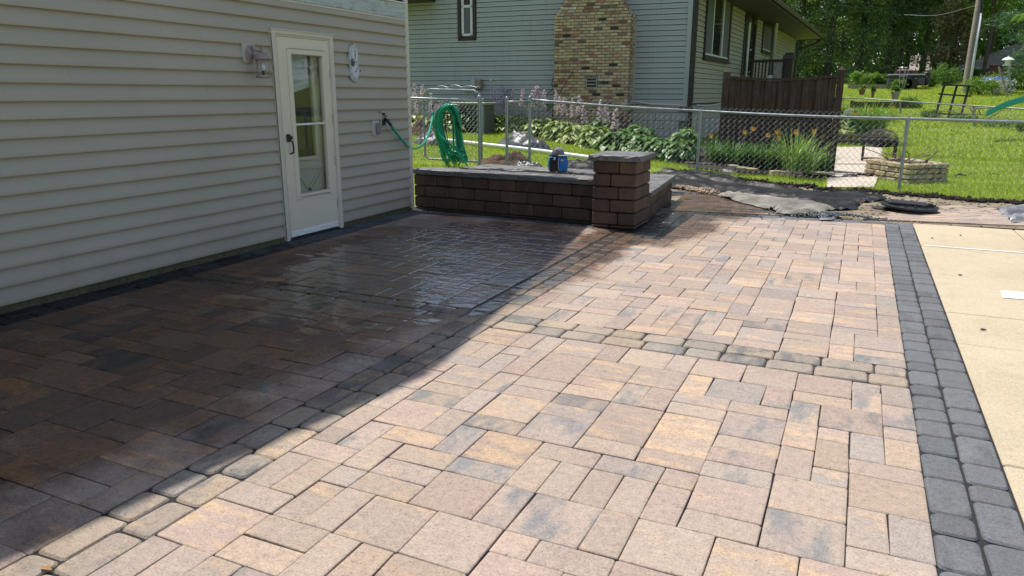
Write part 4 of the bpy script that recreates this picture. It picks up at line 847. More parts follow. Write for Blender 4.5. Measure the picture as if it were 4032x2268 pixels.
sheet('landscape_fabric', [g2(3935, 812), g2(4000, 803), g2(4032, 800), g2(4200, 800), g2(4200, 850), g2(4032, 868), g2(3985, 868), g2(3950, 838)], M['greyfab'], 2.2, .11, 'crumpled grey fabric heap at the right border behind the concrete', base=.02, step=.03)
sheet('plastic_scrap', [g2(3210, 838), g2(3290, 834), g2(3300, 846), g2(3270, 862), g2(3225, 860)], M['greyfab'], 5.5, .07, 'small grey scrap of plastic on the gravel heap at the paver edge', base=.02, step=.02, edge=.03)
def mound(name, c, rx, ry, h, mat, seed, label, cat, n=34, rough=.3, kind=None):
    xs = np.linspace(-1.15, 1.15, n); V = []; idx = {}; F = []
    for j, b in enumerate(xs):
        for i, a in enumerate(xs):
            r2 = a * a + b * b
            if r2 > 1.15 + .3 * fold(a, b, 1.5, seed): continue
            x, y = c[0] + a * rx, c[1] + b * ry; z = float(ter(x, y)) + h * max(0, 1 - r2) ** .7 * (1 + rough * fold(a, b, 2.4, seed)) + rough * h * .5 * fold(a, b, 7, seed + 2) * (1 - min(1, r2)) - .01
            idx[i, j] = len(V); V.append((x, y, z))
    for (i, j) in idx:
        q = [(i, j), (i + 1, j), (i + 1, j + 1), (i, j + 1)]
        if all(k in idx for k in q): F.append(tuple(idx[k] for k in q))
    o = npmesh(name, V, F, mat, None, mat is not M.get('soil')); tag(o, label, cat)
    return o
M['soil'] = pm('brown_soil', (.16, .10, .065), (.10, .062, .042), 7, .95, .9, 45, .03, .35); M['blacksoil'] = pm('black_soil', (.035, .024, .018), (.02, .015, .012), 9, .95, .9, 60, .02, .4)
c1 = onz(1990, 636, .26); mound('dirt_pile', c1, .62, .42, .20, M['soil'], 1.3, 'pile of loose brown soil in the gate opening', 'dirt', rough=.6)
c1 = onz(1650, 560, .34); mound('dirt_pile', c1, .55, .5, .30, M['soil'], 4.3, 'pile of brown soil at the siding corner behind the hose', 'dirt', rough=.6)
c1 = onz(2035, 610, .24); mound('plastic_mound', c1 + (0, .35, 0), .62, .38, .33, M['polyclear'], 7.7, 'shiny grey plastic draped over a heap behind the narrow fence panel', 'plastic', rough=.25)
c1 = onz(1700, 595, .30); mound('plastic_mound', c1, .42, .3, .26, M['polyclear'], 9.7, 'crumpled silvery plastic behind the fence left of the hose', 'plastic', rough=.3)
c1 = onz(2105, 655, .24); mound('plastic_mound', c1 + (0, -.25, 0), .34, .24, .17, M['polyclear'], 11.7, 'crumpled shiny plastic bag left of the blue cooler', 'plastic', rough=.4)
c1 = onz(2290, 670, .15); mound('plastic_mound', c1 + (0, 0, 0), .62, .45, .13, M['poly'], 13.7, 'dark plastic humps on the grass between cooler bag and pillar', 'plastic', rough=.5)
xs_ = rng.uniform(-3.1, 6.5, 4200); ys_ = lawn_edge(xs_) + rng.normal(0, .09, 4200) - .06
rocks('soil_clods', np.stack([xs_, ys_, np.maximum(ter(xs_, ys_), -.02) + rng.uniform(-.005, .03, 4200)], 1), rng.uniform(.008, .034, 4200), M['blacksoil'], flat=.8)
c1 = onz(3290, 858, 0); a = rng.normal(size=(1500, 2)); xs_ = c1[0] + .34 * a[:, 0]; ys_ = c1[1] + .13 * a[:, 1] - .05 * a[:, 0]; ok = (ys_ > 9.60 + .157 * (np.minimum(xs_, .37) - .37) + .06)
M['chip'] = pm('grey_chips', (.30, .32, .31), (.20, .215, .21), 60, .85, .5, 200, .003, .3)
rocks('gravel_heap', np.stack([xs_, ys_, .0 + .06 * np.exp(-(a ** 2).sum(1) / 2) + rng.uniform(-.01, .012, 1500)], 1)[ok], rng.uniform(.006, .016, ok.sum()), M['chip'])
c1 = [onz(2640 + 14 * k, 727 + 3.2 * k, 0) for k in range(12)]; pts = np.array([c1[random.randrange(12)] + (random.gauss(0, .08), random.gauss(0, .09), .015 + random.random() * .02) for _ in range(420)])
M['tanpeb'] = pm('tan_pebble', (.52, .38, .25), (.38, .27, .18), 30, .8, .3, 100, .003, .2); rocks('pebble_strip', pts, rng.uniform(.012, .026, 420), M['tanpeb'])
xs_ = rng.uniform(-.6, 5.5, 900); ys_ = rng.uniform(9.75, 12.4, 900); ok = (ys_ < lawn_edge(xs_) - .1) & ((xs_ > .7) | (ys_ > 10.1)); rocks('dirt_crumbs', np.stack([xs_, ys_, dirt_z(xs_, ys_) + .004], 1)[ok], rng.uniform(.006, .022, ok.sum()), M['dirt'])
# valve box lid
lc = onz(3580, 817, .04); vb = thing('valve_cover', 'large round black utility cover tilted over a hole in the dirt', 'cover', (lc[0], lc[1], .03))
tl = R(5); ax = [(math.cos(tl), 0, -math.sin(tl) * 0 - .05), (0, 1, .02), (.05, -.02, 1)]
MB().lathe([(.315, 0), (.335, .006), (.335, .028), (.30, .034), (.295, .026), (.05, .026)], (lc[0], lc[1], .045), 36, ax=ax).build('cover_ring', M['black'], vb, 'auto')
MB().bbox((lc[0] - .02, lc[1] + .02, .088), (.46, .23, .048), .014, ax=ax).build('cover_plate', M['blacknylon'], vb)
rb = MB()
for k in range(14): a = 2 * math.pi * k / 14; rb.bar((lc[0] + .20 * math.cos(a), lc[1] + .20 * math.sin(a), .078), (lc[0] + .30 * math.cos(a), lc[1] + .30 * math.sin(a), .080), .012, .02)
for k in (-.06, .09): rb.tube([(lc[0] + k, lc[1] + .22, .08), (lc[0] + k, lc[1] + .26, .115), (lc[0] + k, lc[1] + .30, .08)], .006, 5)
rb.build('rib', M['black'], vb); MB().lathe([(.14, .0), (.15, .008), (.05, .009)], (lc[0] - .29, lc[1] + .06, .004), 20).build('hole', M['darkvoid'], vb)
# ================================================================== NEIGHBOUR HOUSE
HX, HY = -3.95, 18.75; TH = R(2.0); FD = np.array([math.cos(TH), math.sin(TH)]); FN = np.array([math.sin(TH), -math.cos(TH)])     # front wall runs along FD, faces FN
SA = R(88.0); SD = np.array([math.cos(SA), math.sin(SA)]); SN = np.array([math.sin(SA), -math.cos(SA)])
def hf(u, out, z): p = np.array([HX, HY]) - FD * u + FN * out; return (p[0], p[1], z)          # u = metres left of the corner
def hs(u, out, z): p = np.array([HX, HY]) + SD * u + SN * out; return (p[0], p[1], z)          # u = metres back along the side wall
def on_side(px, py):
    d = ray(px, py); n3 = np.array([SN[0], SN[1], 0]); t_ = n3 @ (np.array([HX, HY, 0]) - EYE) / (n3 @ d); p = EYE + d * t_; return (p[:2] - [HX, HY]) @ SD, p[2]
def on_front(px, py, out=0.0):
    d = ray(px, py); n3 = np.array([FN[0], FN[1], 0]); o = np.array([HX, HY, 0]) + n3 * out; t_ = n3 @ (o - EYE) / (n3 @ d); p = EYE + d * t_; return -((p[:2] - [HX, HY]) @ FD), p[2]
AXF = [(FD[0], FD[1], 0), (-FN[0], -FN[1], 0), (0, 0, 1)]; AXS = [(SD[0], SD[1], 0), (-SN[0], -SN[1], 0), (0, 0, 1)]
def bf(mb, u0, u1, z0, z1, o0, o1, b=.006): c = hf((u0 + u1) / 2, (o0 + o1) / 2, (z0 + z1) / 2); return mb.bbox(c, (abs(u1 - u0), abs(o1 - o0), z1 - z0), b, ax=AXF)
def bs(mb, u0, u1, z0, z1, o0, o1, b=.006): c = hs((u0 + u1) / 2, (o0 + o1) / 2, (z0 + z1) / 2); return mb.bbox(c, (abs(u1 - u0), abs(o1 - o0), z1 - z0), b, ax=AXS)
t = NT('house_siding'); w = t.coord('World'); a = t.noise(w, .8, 5); s = t.noise(t.mp(w, (6, 6, .5)), 1.5, 6, .6)
c = t.mix(t.rng(a, .3, .7), (.375, .395, .365), (.42, .44, .41)); c = t.mix(t.rng(s, .55, .8), c, (.305, .33, .31)); M['hsiding'] = t.p(Base_Color=c, Roughness=.5, Specular_IOR_Level=.4)
M['hside_bounce'] = pm('house_side_bounce', (.38, .365, .29), (.415, .395, .315), 1.5, .5, .05, 60, .002, .05)  # yellowed siding colour: light bounced off the grass is painted in
M['brown'] = pm('dark_brown_trim', (.030, .020, .019), (.045, .030, .027), 6, .5, .1, 60, .002, .15); M['soffit'] = pm('brown_soffit', (.07, .055, .048), (.085, .065, .056), 5, .6, .1, 60, .002, .1)
M['hwhite'] = plain('white_sash', (.70, .72, .70), .45); M['screen'] = plain('insect_screen', (.13, .135, .14), .55, 0, .3); M['hglass'] = plain('house_glass', (.012, .016, .018), .03, 0, .9)
M['mortar0'] = pm('block_mortar', (.26, .25, .23), (.22, .21, .19), 10, .9); M['cmu'] = pm('painted_block', (.40, .385, .345), (.44, .42, .375), 5, .85, .3, 60, .004, .1)
house = thing('neighbor_house', 'pale green sided house with brown eaves behind the chain link fence', 'house', (HX, HY, .1))
LAP = .125; zsb = 1.205
cu1, _ = on_front(2180, 300, .45); cu0, _ = on_front(2476, 300, .45); cuR, _ = on_front(2508, 300, 0)
wu1, _ = on_front(1805, 80); wu0, _ = on_front(1875, 80); _, wzb = on_front(1840, 160)
def hlap(fn, ua, ub, z0, mat, root=house, h=LAP):
    V = [fn(u, o, z) for u in (ua, ub) for o, z in ((-.004, z0 + .013), (.024, z0 + .010), (.026, z0 + .016), (.020, z0 + h * .50), (.010, z0 + h * .535), (.018, z0 + h * .58), (.008, z0 + h - .004))]
    F = [(k, k + 7, k + 8, k + 1) for k in range(6)] if ua > ub else [(k, k + 1, k + 8, k + 7) for k in range(6)]
    return MB().add(V, F + [(0, 1, 2, 3, 4, 5, 6), (13, 12, 11, 10, 9, 8, 7)]).build('siding_board', mat, root)
for k in range(27):
    z0 = zsb + LAP * k
    hlap(hf, (cu0 + .03) if z0 < 3.05 else cu0 + .7, .10, z0, M['hsiding'])
    segs = [(9.6, cu1 - .03)]
    if z0 > wzb - .02: segs = [(9.6, wu1 + .02), (wu0 - .02, (cu1 - .03) if z0 < 3.05 else cu1 - .7)]
    for ua, ub in segs: hlap(hf, ua, ub, z0 - .02, M['hsiding'])
bf(MB(), .0, .115, zsb - .02, 4.6, -.02, .03, .006).build('corner_post', M['hsiding'], house)
bf(MB(), cu0 - .035, cu0 + .01, zsb, 3.1, -.02, .03, .004).build('trim_channel', M['hsiding'], house)
u_end, z_e = on_side(3133, 148); u_mid, z_m = on_side(2900, 31); ZE = z_e * .5 + z_m * .5; LS = u_end
sw_u1, sw_z1 = on_side(2877, 18); sw_u0, sw_z0 = on_side(2764, 226); sd_u0, _ = on_side(2925, 150); sd_u1, _ = on_side(2971, 150); ss_u0, ss_z1 = on_side(3003, 90); ss_u1, ss_z0 = on_side(3030, 214)
for k in range(int((ZE - zsb) / LAP) + 1):
    z0 = zsb + .02 + LAP * k; cuts = []
    for (a, b, za, zb) in ((sw_u0, sw_u1, sw_z0 - .05, 9), (sd_u0, sd_u1, 0, 9), (ss_u0, ss_u1, ss_z0, 9)):
        if za < z0 + .02 and z0 < zb: cuts.append((a + .02, b - .02))
    u = .06
    for a, b in cuts + [(LS, LS)]: hlap(hs, u, a, z0, M['hside_bounce']) if a > u else None; u = b
mb = MB(); zt = 4.7
mb.hexa([hf(0.0, -.006, zsb - .01), hs(LS, -.006, zsb - .01), tuple(np.array(hs(LS, -10, zsb - .01))), hf(10.0, -.006, zsb - .01), hf(0.0, -.006, ZE), hs(LS, -.006, ZE), hs(LS, -10, ZE), hf(10.0, -.006, ZE)]); mb.build('wall', M['brown'], house)  # dark wall shows between the boards, painting the shadow line under each lap
mb = MB(); mb.add([hf(0, -.006, ZE), hf(10, -.006, ZE), hf(10, -.006, ZE + .35), hf(0, -.006, ZE + .2)], [(0, 3, 2, 1)]).build('gable', M['hsiding'], house)
MB().hexa([hf(0.1, -.05, -.2), hs(LS, -.05, -.2), hs(LS, -9.9, -.2), hf(9.9, -.05, -.2), hf(0.1, -.05, zsb), hs(LS, -.05, zsb), hs(LS, -9.9, zsb), hf(9.9, -.05, zsb)]).build('foundation', M['mortar0'], house)
# foundation of painted blocks
for k in range(6):
    z0 = .02 + .198 * k; u = .2 * (k % 2)
    while u < 4.3: 
        if u + .39 < 3.4 or True: bf(MB(), u + .004, u + .386, z0, z0 + .191, -.10, -.008, .006).build('foundation_block', M['cmu'], house) if u + .39 < cuR + .4 else None
        u += .39
fb_ = MB()
for k in range(6):
    for i in range(14): bf(fb_, cu1 + .2 + .39 * i + .2 * (k % 2), cu1 + .2 + .39 * i + .2 * (k % 2) + .382, .02 + .198 * k, .211 + .198 * k, -.1, -.008)
    for i in range(40): bs(fb_, .05 + .39 * i + .2 * (k % 2), .05 + .39 * i + .2 * (k % 2) + .382, .02 + .198 * k, .211 + .198 * k, -.1, -.008)
o = fb_.build('foundation_block', M['cmu'], house); o['kind'] = 'stuff'
# front window
wz1 = 4.15; w_ = MB()
for a, b, c_, d_ in ((wu0, wu1, wzb, wzb + .075), (wu0, wu1, wz1 - .07, wz1), (wu0, wu0 + .085, wzb, wz1), (wu1 - .085, wu1, wzb, wz1)): bf(w_, a, b, c_, d_, -.02, .05)
wo = w_.build('window', M['brown'], house, label='narrow front window with white sash in a dark brown frame'); s_ = MB(); a0, a1, b0 = wu0 + .10, wu1 - .10, wzb + .115
for a, b, c_, d_ in ((a0, a1, b0, b0 + .065), (a0, a0 + .07, b0, wz1 - .1), (a1 - .07, a1, b0, wz1 - .1), (a0, a1, 3.70, 3.77)): bf(s_, a, b, c_, d_, -.02, .022)
s_.build('sash', M['hwhite'], wo); bf(MB(), a0 + .05, a1 - .05, b0 + .05, 3.72, -.03, .004).build('pane', M['screen'], wo)
# side window, door, small window
def swin(u0, u1, z0, z1, nm, lab, wings):
    f_ = MB(); fw = .07
    for a, b, c_, d_ in ((u0, u1, z0, z0 + fw), (u0, u0 + fw, z0, z1), (u1 - fw * 1.6, u1, z0, z1), (u0, u1, z1 - fw, z1)): bs(f_, a, b, c_, d_, -.03, .07)
    bs(f_, u0 - .03, u1 + .03, z0 - .06, z0 + .01, -.02, .10); fo = f_.build(nm, M['brown'], house, label=lab); L = u1 - u0
    for a, b in wings: bs(MB(), u0 + L * a, u0 + L * b, z0 + fw, z1 - fw, -.03, .035).build('screen', M['screen'], fo)
    e = MB()
    for q in {x for ab in wings for x in ab} - {0.03, .97}: bs(e, u0 + L * q - .03, u0 + L * q + .03, z0 + fw, z1 - fw, -.02, .045)
    bs(e, u0 + .04, u1 - .1, z0 + .05, z0 + .12, -.02, .05); e.build('sash', M['hwhite'], fo)
    bs(MB(), u0 + .03, u1 - .03, z0 + fw, z1 - fw, -.05, .012).build('pane', M['hglass'], fo)
swin(sw_u0, sw_u1, sw_z0, sw_z1 + .25, 'window', 'wide side window with grey screens either side of the glass', [(.03, .30), (.70, .97)])
swin(ss_u0, ss_u1, ss_z0, ss_z1, 'window', 'small screened side window under the eave', [(.03, .97)])
zd = 1.62
d_ = MB()
for a, b in ((sd_u0, sd_u0 + .14), (sd_u1 - .14, sd_u1)): bs(d_, a, b, 1.3, ZE - .1, -.03, .06)
bs(d_, sd_u0, sd_u1, ZE - .26, ZE - .1, -.03, .06); do_ = d_.build('side_door', M['brown'], house); bs(MB(), sd_u0 + .1, sd_u1 - .1, 1.3, ZE - .2, -.06, .01).build('glass_pane', M['hglass'], do_)
L = sd_u1 - sd_u0; bs(MB(), sd_u0 + L * .40, sd_u0 + L * .52, 1.3, ZE - .24, -.02, .03).build('door_stile', M['hwhite'], do_)
pu, _ = on_side(3036, 150); MB().tube([hs(pu, .06, 1.0), hs(pu, .06, ZE - .05)], .05, 8).build('vent_pipe', M['cream'], house, True)
# eaves

d = ray(3108, 67); tz = (ZE - .05 - 1.45) / d[2]; pe = EYE + d * tz; EO = float((pe[:2] - [HX, HY]) @ SN); EO = min(max(EO, .7), 1.9)
rf = MB(); a_, b_ = -.08, LS + .55
rf.hexa([hs(a_, EO, ZE - .02), hs(b_, EO, ZE - .02), hs(b_, -.1, ZE - .02), hs(a_, -.1, ZE - .02), hs(a_, EO, ZE + .0), hs(b_, EO, ZE + .0), hs(b_, -.1, ZE + .0), hs(a_, -.1, ZE + .0)]); rf.build('soffit', M['soffit'], house)
sl_p = .035
MB().hexa([hs(a_, EO + .04, ZE + .14), hs(b_, EO + .04, ZE + .14), hs(b_, -5.2, ZE + .14 + sl_p * (EO + 5.24)), hs(a_, -5.2, ZE + .14 + sl_p * (EO + 5.24)), hs(a_, EO + .04, ZE + .19), hs(b_, EO + .04, ZE + .19), hs(b_, -5.2, ZE + .19 + sl_p * (EO + 5.24)), hs(a_, -5.2, ZE + .19 + sl_p * (EO + 5.24))]).build('roof', M['roof'], house)
bs(MB(), a_, b_, ZE - .03, ZE + .14, EO, EO + .03).build('fascia', M['brown'], house)
bs(MB(), a_, b_, ZE + .02, ZE + .15, EO + .03, EO + .13, .03).build('gutter', M['soffit'], house)
bs(MB(), b_, b_ + .03, ZE - .05, ZE + .16, -.6, EO + .05).build('rake_board', M['brown'], house)
MB().tube([hs(b_ - .05, EO + .06, ZE + .02), hs(b_ - .1, EO * .8, ZE - .22), hs(LS + .05, .12, ZE - .52), hs(LS + .05, .08, ZE - .8), hs(LS + .05, .07, .3)], .055, 8).build('downspout', M['brown'], house, True)
MB().bar(hs(.0 - .02, .085, 0.1), hs(.0 - .02, .085, ZE - .35), .09, .075).tube([hs(-.02, .085, ZE - .38), hs(-.05, .12, ZE - .2), hs(-.1, .55, ZE + .02)], .045, 8).build('downspout', M['brown'], house)
fl_u, fl_z = on_side(2946, 75); m = MB(); m.lathe([(.05, 0), (.05, .03)], hs(fl_u - .35, .03, fl_z + .05), 10, ax=[(SD[0], SD[1], 0), (0, 0, 1), (SN[0], SN[1], 0)]); m.tube([hs(fl_u - .35, .05, fl_z + .05), hs(fl_u - .25, .2, fl_z + .05)], .025, 6)
m.lathe([(.05, 0), (.12, .20), (.11, .2)], hs(fl_u - .25, .2, fl_z + .08), 12, ax=[(.8, .3, .5), (.3, -.9, .1), (.45, .2, -.85)]); tag(m.build('flood_light', M['soffit']), 'twin dark flood light on the wall above the house side door', 'light')
ou = on_front(1716, 8)[0]; zo = on_front(1650, 12)[1]
mb = MB(); bf(mb, ou, 9.6, zo, zo + .09, 0, 1.0); bf(mb, ou, 9.6, zo + .09, zo + .3, .0, .9); mb.build('side_canopy', M['brown'], house)
# chimney: every brick in sight
chim = thing('brick_chimney', 'wide chimney of old mottled tan and red bricks on the pale house', 'chimney', hf((cu0 + cu1) / 2, .3, .1))
M['brick'] = tinted('old_brick', .9, 70, .6, .22, .006); M['mortar'] = pm('old_mortar', (.21, .195, .175), (.165, .152, .138), 20, .95, .6, 120, .004, .2)
CO = .45; BH = .0715; cz0 = .12; zsh = on_front(2185, 75, CO)[1]; nsh = 6
def bcol():
    u = random.random()
    if u < .46: c = (.47, .375, .225)
    elif u < .72: c = (.44, .31, .19)
    elif u < .84: c = (.36, .20, .125)
    elif u < .89: c = (.31, .13, .08)
    elif u < .93: c = (.17, .115, .09)
    elif u < .96: c = (.05, .043, .04)
    else: c = (.50, .47, .38)
    k = random.uniform(1.02, 1.42); return tuple(x * k * random.uniform(.94, 1.06) for x in c)
ncr = int((5.0 - cz0) / BH); core = MB(); BR = []
vent_u = (on_front(2350, 325, CO)[0], on_front(2308, 325, CO)[0]); vent_z = (on_front(2330, 345, CO)[1], on_front(2330, 307, CO)[1])
for k in range(ncr):
    z = cz0 + BH * k; st = 0 if z < zsh else min(10, int((z - zsh) / BH) + 1); ins = .052 * st; ul, ur = cu1 - ins, cu0 + ins
    bf(core, ur + .008, ul - .008, z, z + BH, -.05, CO - .008, .001)
    u = ur; first = True; off = .205 if k % 2 else .10
    while u < ul - .02:
        l = off if first else .205; first = False; l = min(l, ul - u); l = l if ul - u - l > .05 else ul - u
        if not (vent_z[0] - .03 < z < vent_z[1] and u < vent_u[1] + .02 and u + l > vent_u[0] - .02): BR.append((0, u, u + l, z, CO))
        elif u < vent_u[0] - .05: BR.append((0, u, vent_u[0] - .015, z, CO))
        elif u + l > vent_u[1] + .05: BR.append((0, vent_u[1] + .015, u + l, z, CO))
        u += l
    o_ = CO - (.205 if k % 2 == 0 else .10) - .005
    while o_ > -.02: 
        l = min(.205, o_ + .02); BR.append((1, o_ - l, o_, z, ur)); o_ -= l
core.build('mortar_core', M['mortar'], chim)
def brick_geo(b):
    sd_, a, c, z, r_ = b; m = MB(); g = .0075; pr = random.gauss(.008, .005)
    if sd_ == 0: bf(m, a + g, c - g, z + .0075, z + BH - .0075, CO - .09, CO + pr, .009)
    else: bf(m, r_ - pr, r_ + .06, z + .006, z + BH - .006, a + g, c - g, .009)
    return m
def bpix(b):
    p = np.array(hf(b[1], b[4], b[3])) if b[0] == 0 else np.array(hf(b[4], b[1], b[3])); q = p - EYE; y = 1134 - FPX * (q @ CU) / (q @ CF); return (b[2] - b[1]) * (1 if b[0] == 0 else .3) * (1 if -10 < y < 520 else 0)
BR.sort(key=lambda b: -bpix(b)); rest_ = MB(); rt = []
for i, b in enumerate(BR):
    if i < 298: brick_geo(b).build('brick', M['brick'], chim, color=bcol())
    else: m = brick_geo(b); rest_.add(m.v, m.f); rt += [bcol()] * len(m.v)
me = rest_.mesh('brick'); a = me.attributes.new('tint', 'FLOAT_COLOR', 'POINT'); a.data.foreach_set('color', np.array([(*c, 1) for c in rt], np.float32).ravel()); o = link('brick', me, M['brick'], chim, kind='stuff'); o.color = (0, 0, 0, 1)
v_ = MB(); bf(v_, vent_u[0], vent_u[1], vent_z[0], vent_z[0] + .012, CO - .04, CO + .012); bf(v_, vent_u[0], vent_u[1], vent_z[1] - .012, vent_z[1], CO - .04, CO + .012)
for q in (vent_u[0], vent_u[1] - .014): bf(v_, q, q + .014, vent_z[0], vent_z[1], CO - .04, CO + .012)
for q in (.34, .68): bf(v_, vent_u[0], vent_u[1], vent_z[0] + (vent_z[1] - vent_z[0]) * q - .008, vent_z[0] + (vent_z[1] - vent_z[0]) * q + .010, CO - .03, CO + .012, .003)
vo = v_.build('vent_grille', M['cmu'], chim); bf(MB(), vent_u[0] + .004, vent_u[1] - .004, vent_z[0] + .004, vent_z[1] - .004, CO - .09, CO - .002).build('vent_recess', M['darkvoid'], vo)
ca, cb = on_front(2256, 284, CO), on_front(2203, 368, CO); m = MB().tube([hf(ca[0], CO + .02, ca[1]), hf((ca[0] + cb[0]) / 2 - .01, CO + .05, (ca[1] + cb[1]) / 2 + .01), hf(cb[0], CO + .07, cb[1] - .05)], .008, 6)
m.blob(hf(ca[0], CO + .02, ca[1]), .022, .3, 6, 4); tag(m.build('service_cable', M['black']), 'black cable slanting down the chimney bricks left of the vent', 'cable')
cl = [on_front(*p) for p in ((2182, 300), (2176, 330), (2180, 350), (2160, 368), (2150, 400))]; tag(MB().tube(spline([hf(u, .06, z) for u, z in cl], 20), .009, 6).build('service_cable', M['black']), 'black cable curving round the left foot of the chimney', 'cable')
# meter boxes, air conditioner
def hbox(nm, lab, cat, p0, p1, mat, dep, face=None):
    (u0, z1), (u1, z0) = on_front(*p0), on_front(*p1); r_ = thing(nm, lab, cat, hf((u0 + u1) / 2, 0, z0)); bf(MB(), u1, u0, z0, z1, .0, dep, .01).build('housing', mat, r_); bf(MB(), u1 + .01, u0 - .01, z0 + .02, z1 - .01, dep, dep + .014, .004).build('cover', mat, r_)
    if face: face(r_, u0, u1, z0, z1, dep)
M['metergrey'] = plain('meter_grey', (.34, .40, .43), .4, .3); M['meterbrown'] = plain('meter_beige', (.27, .225, .17), .55); M['coilgrey'] = plain('coil_grey', (.12, .125, .115), .7); M['acgreen'] = plain('unit_green', (.30, .34, .27), .5)
def meterface(r_, u0, u1, z0, z1, dep):
    m = MB()
    for k in range(4): bf(m, u1 + .05, u0 - .06, z0 + .09 + k * .055, z0 + .105 + k * .055, dep + .012, dep + .022, .002)
    m.build('label_strip', M['hwhite'], r_)
hbox('meter_box', 'light blue grey electric meter box on the pale siding', 'meter box', (1858, 311), (1878, 341), M['metergrey'], .10, meterface)
hbox('junction_box', 'beige brown utility box beside the grey meter box', 'utility box', (1878, 313), (1903, 352), M['meterbrown'], .16)
hbox('junction_box', 'small pale green utility box low on the siding left of the meter', 'utility box', (1832, 348), (1856, 362), M['acgreen'], .10)
su, sz = on_front(1935, 311); m = MB(); bf(m, su - .018, su + .018, sz - .06, sz, .02, .06); m.tube([hf(su, .03, sz - .05), hf(su + .01, .03, .9)], .006, 5); tag(m.build('sensor', M['hwhite']), 'small white sensor with thin wire on the siding left of the chimney', 'sensor')
A0, A1 = ony(1772, 390, 17.0), ony(1905, 470, 17.0); ac = thing('air_conditioner', 'pale green air conditioner behind the gate with dark side grille', 'air conditioner', ((A0[0] + A1[0]) / 2, 17.3, .3))
aw = A1[0] - A0[0]; ah = 1.24
for q in (A0[0] + .04, A0[0] + aw - .12): MB().bbox((q + .04, 17.1, .3 + .5), (.22 if q < A0[0] + .1 else .06, .08, 1.1), .01).build('corner_panel', M['acgreen'], ac)
MB().bbox((A0[0] + aw / 2, 17.35, ah - .02), (aw + .04, .68, .07), .02).build('top_cover', M['acgreen'], ac); MB().box((A0[0] + aw / 2, 17.4, .75), (aw - .08, .55, 1.1)).build('coil', M['coilgrey'], ac)
g_ = MB()
for k in range(16): g_.box((A0[0] + aw / 2 + .05, 17.10, .34 + .06 * k), (aw - .28, .012, .014))
g_.build('grille', M['soffit'], ac)
cu = [on_front(*p) for p in ((2480, 410), (2500, 398), (2560, 408), (2640, 412), (2715, 416))]; m = MB().tube(spline([hf(max(u, .02), .06, z) for u, z in cu], 30), .022, 6)
s2 = [on_side(*p) for p in ((2730, 414), (2780, 416), (2835, 404))]; m.tube(spline([hs(max(0, u), .09, z) for u, z in s2], 12), .022, 6); tag(m.build('conduit', M['cream'], None, True), 'sagging beige conduit under the lowest siding at the house corner', 'conduit')
mp_ = ony(3053, 33, 30.0); tag(MB().tube([(mp_[0], mp_[1], .6), (mp_[0] + .18, mp_[1], 9.5)], .09, 8).build('antenna_mast', M['galv'], None, True), 'grey metal mast rising behind the brown house eave', 'mast')
# ================================================================== DECK RAIL
RY = 25.5
dk = thing('deck', 'dark brown deck with picket railing on the side of the pale house', 'deck', (-2.6, RY, .5))
ra, rb_ = ony(2958, 236, RY), ony(3090, 236, RY); zf_ = ra[2] - .98; px0, px1 = ony(3090, 230, RY), ony(3122, 230, RY)
MB().bbox(((ra[0] + px1[0]) / 2, RY, ra[2] - .04), (px1[0] - ra[0], .10, .09), .01).build('top_rail', M['brown'], dk); MB().bbox(((ra[0] + rb_[0]) / 2, RY, zf_ + .1), (rb_[0] - ra[0], .05, .09), .01).build('bottom_rail', M['brown'], dk)
for k in range(10):
    x = ra[0] + .05 + (rb_[0] - ra[0] - .08) * k / 9; MB().box((x, RY, (ra[2] + zf_) / 2), (.045, .045, ra[2] - zf_ - .08)).build('baluster', M['brown'], dk)
MB().bbox(((px0[0] + px1[0]) / 2, RY + .15, (ra[2] + .2 + .3) / 2), (px1[0] - px0[0], .36, ra[2] - .1), .01).build('post', M['brown'], dk); MB().bbox(((px0[0] + px1[0]) / 2, RY + .15, ra[2] + .06), (px1[0] - px0[0] + .10, .46, .12), .015).build('post_cap', M['soffit'], dk)
MB().box(((ra[0] + px1[0]) / 2, RY + 1.2, zf_), (px1[0] - ra[0] + .1, 2.6, .12)).build('floor', M['brown'], dk); MB().box((ra[0] + .9, RY + .05, zf_ / 2 + .3), (.12, .12, zf_)).build('post', M['brown'], dk)
t = NT('grey_plank'); w = t.coord('World'); g = t.noise(t.mp(w, (9, 9, .8)), 3, 7, .65); M['plank'] = t.p(Base_Color=t.ramp(g, [(.3, (.14, .115, .095)), (.5, (.28, .25, .225)), (.7, (.40, .37, .34))]), Roughness=.9, Normal=t.bump(g, .6, .01))
pa, pb = ony(3052, 330, RY - .4), ony(3066, 246, RY - .15); tag(MB().bar(pa - (0, 0, .8), pb, .25, .035, up=(0, 1, 0)).build('plank', M['plank']), 'weathered grey plank leaning against the dark deck railing', 'plank')
bk = ony(3034, 296, RY - .12); tag(MB().lathe([(.09, -.25), (.11, 0), (.10, 0)], bk, 12).build('bucket', M['hwhite'], None, True), 'white bucket behind the privacy fence below the deck railing', 'bucket')
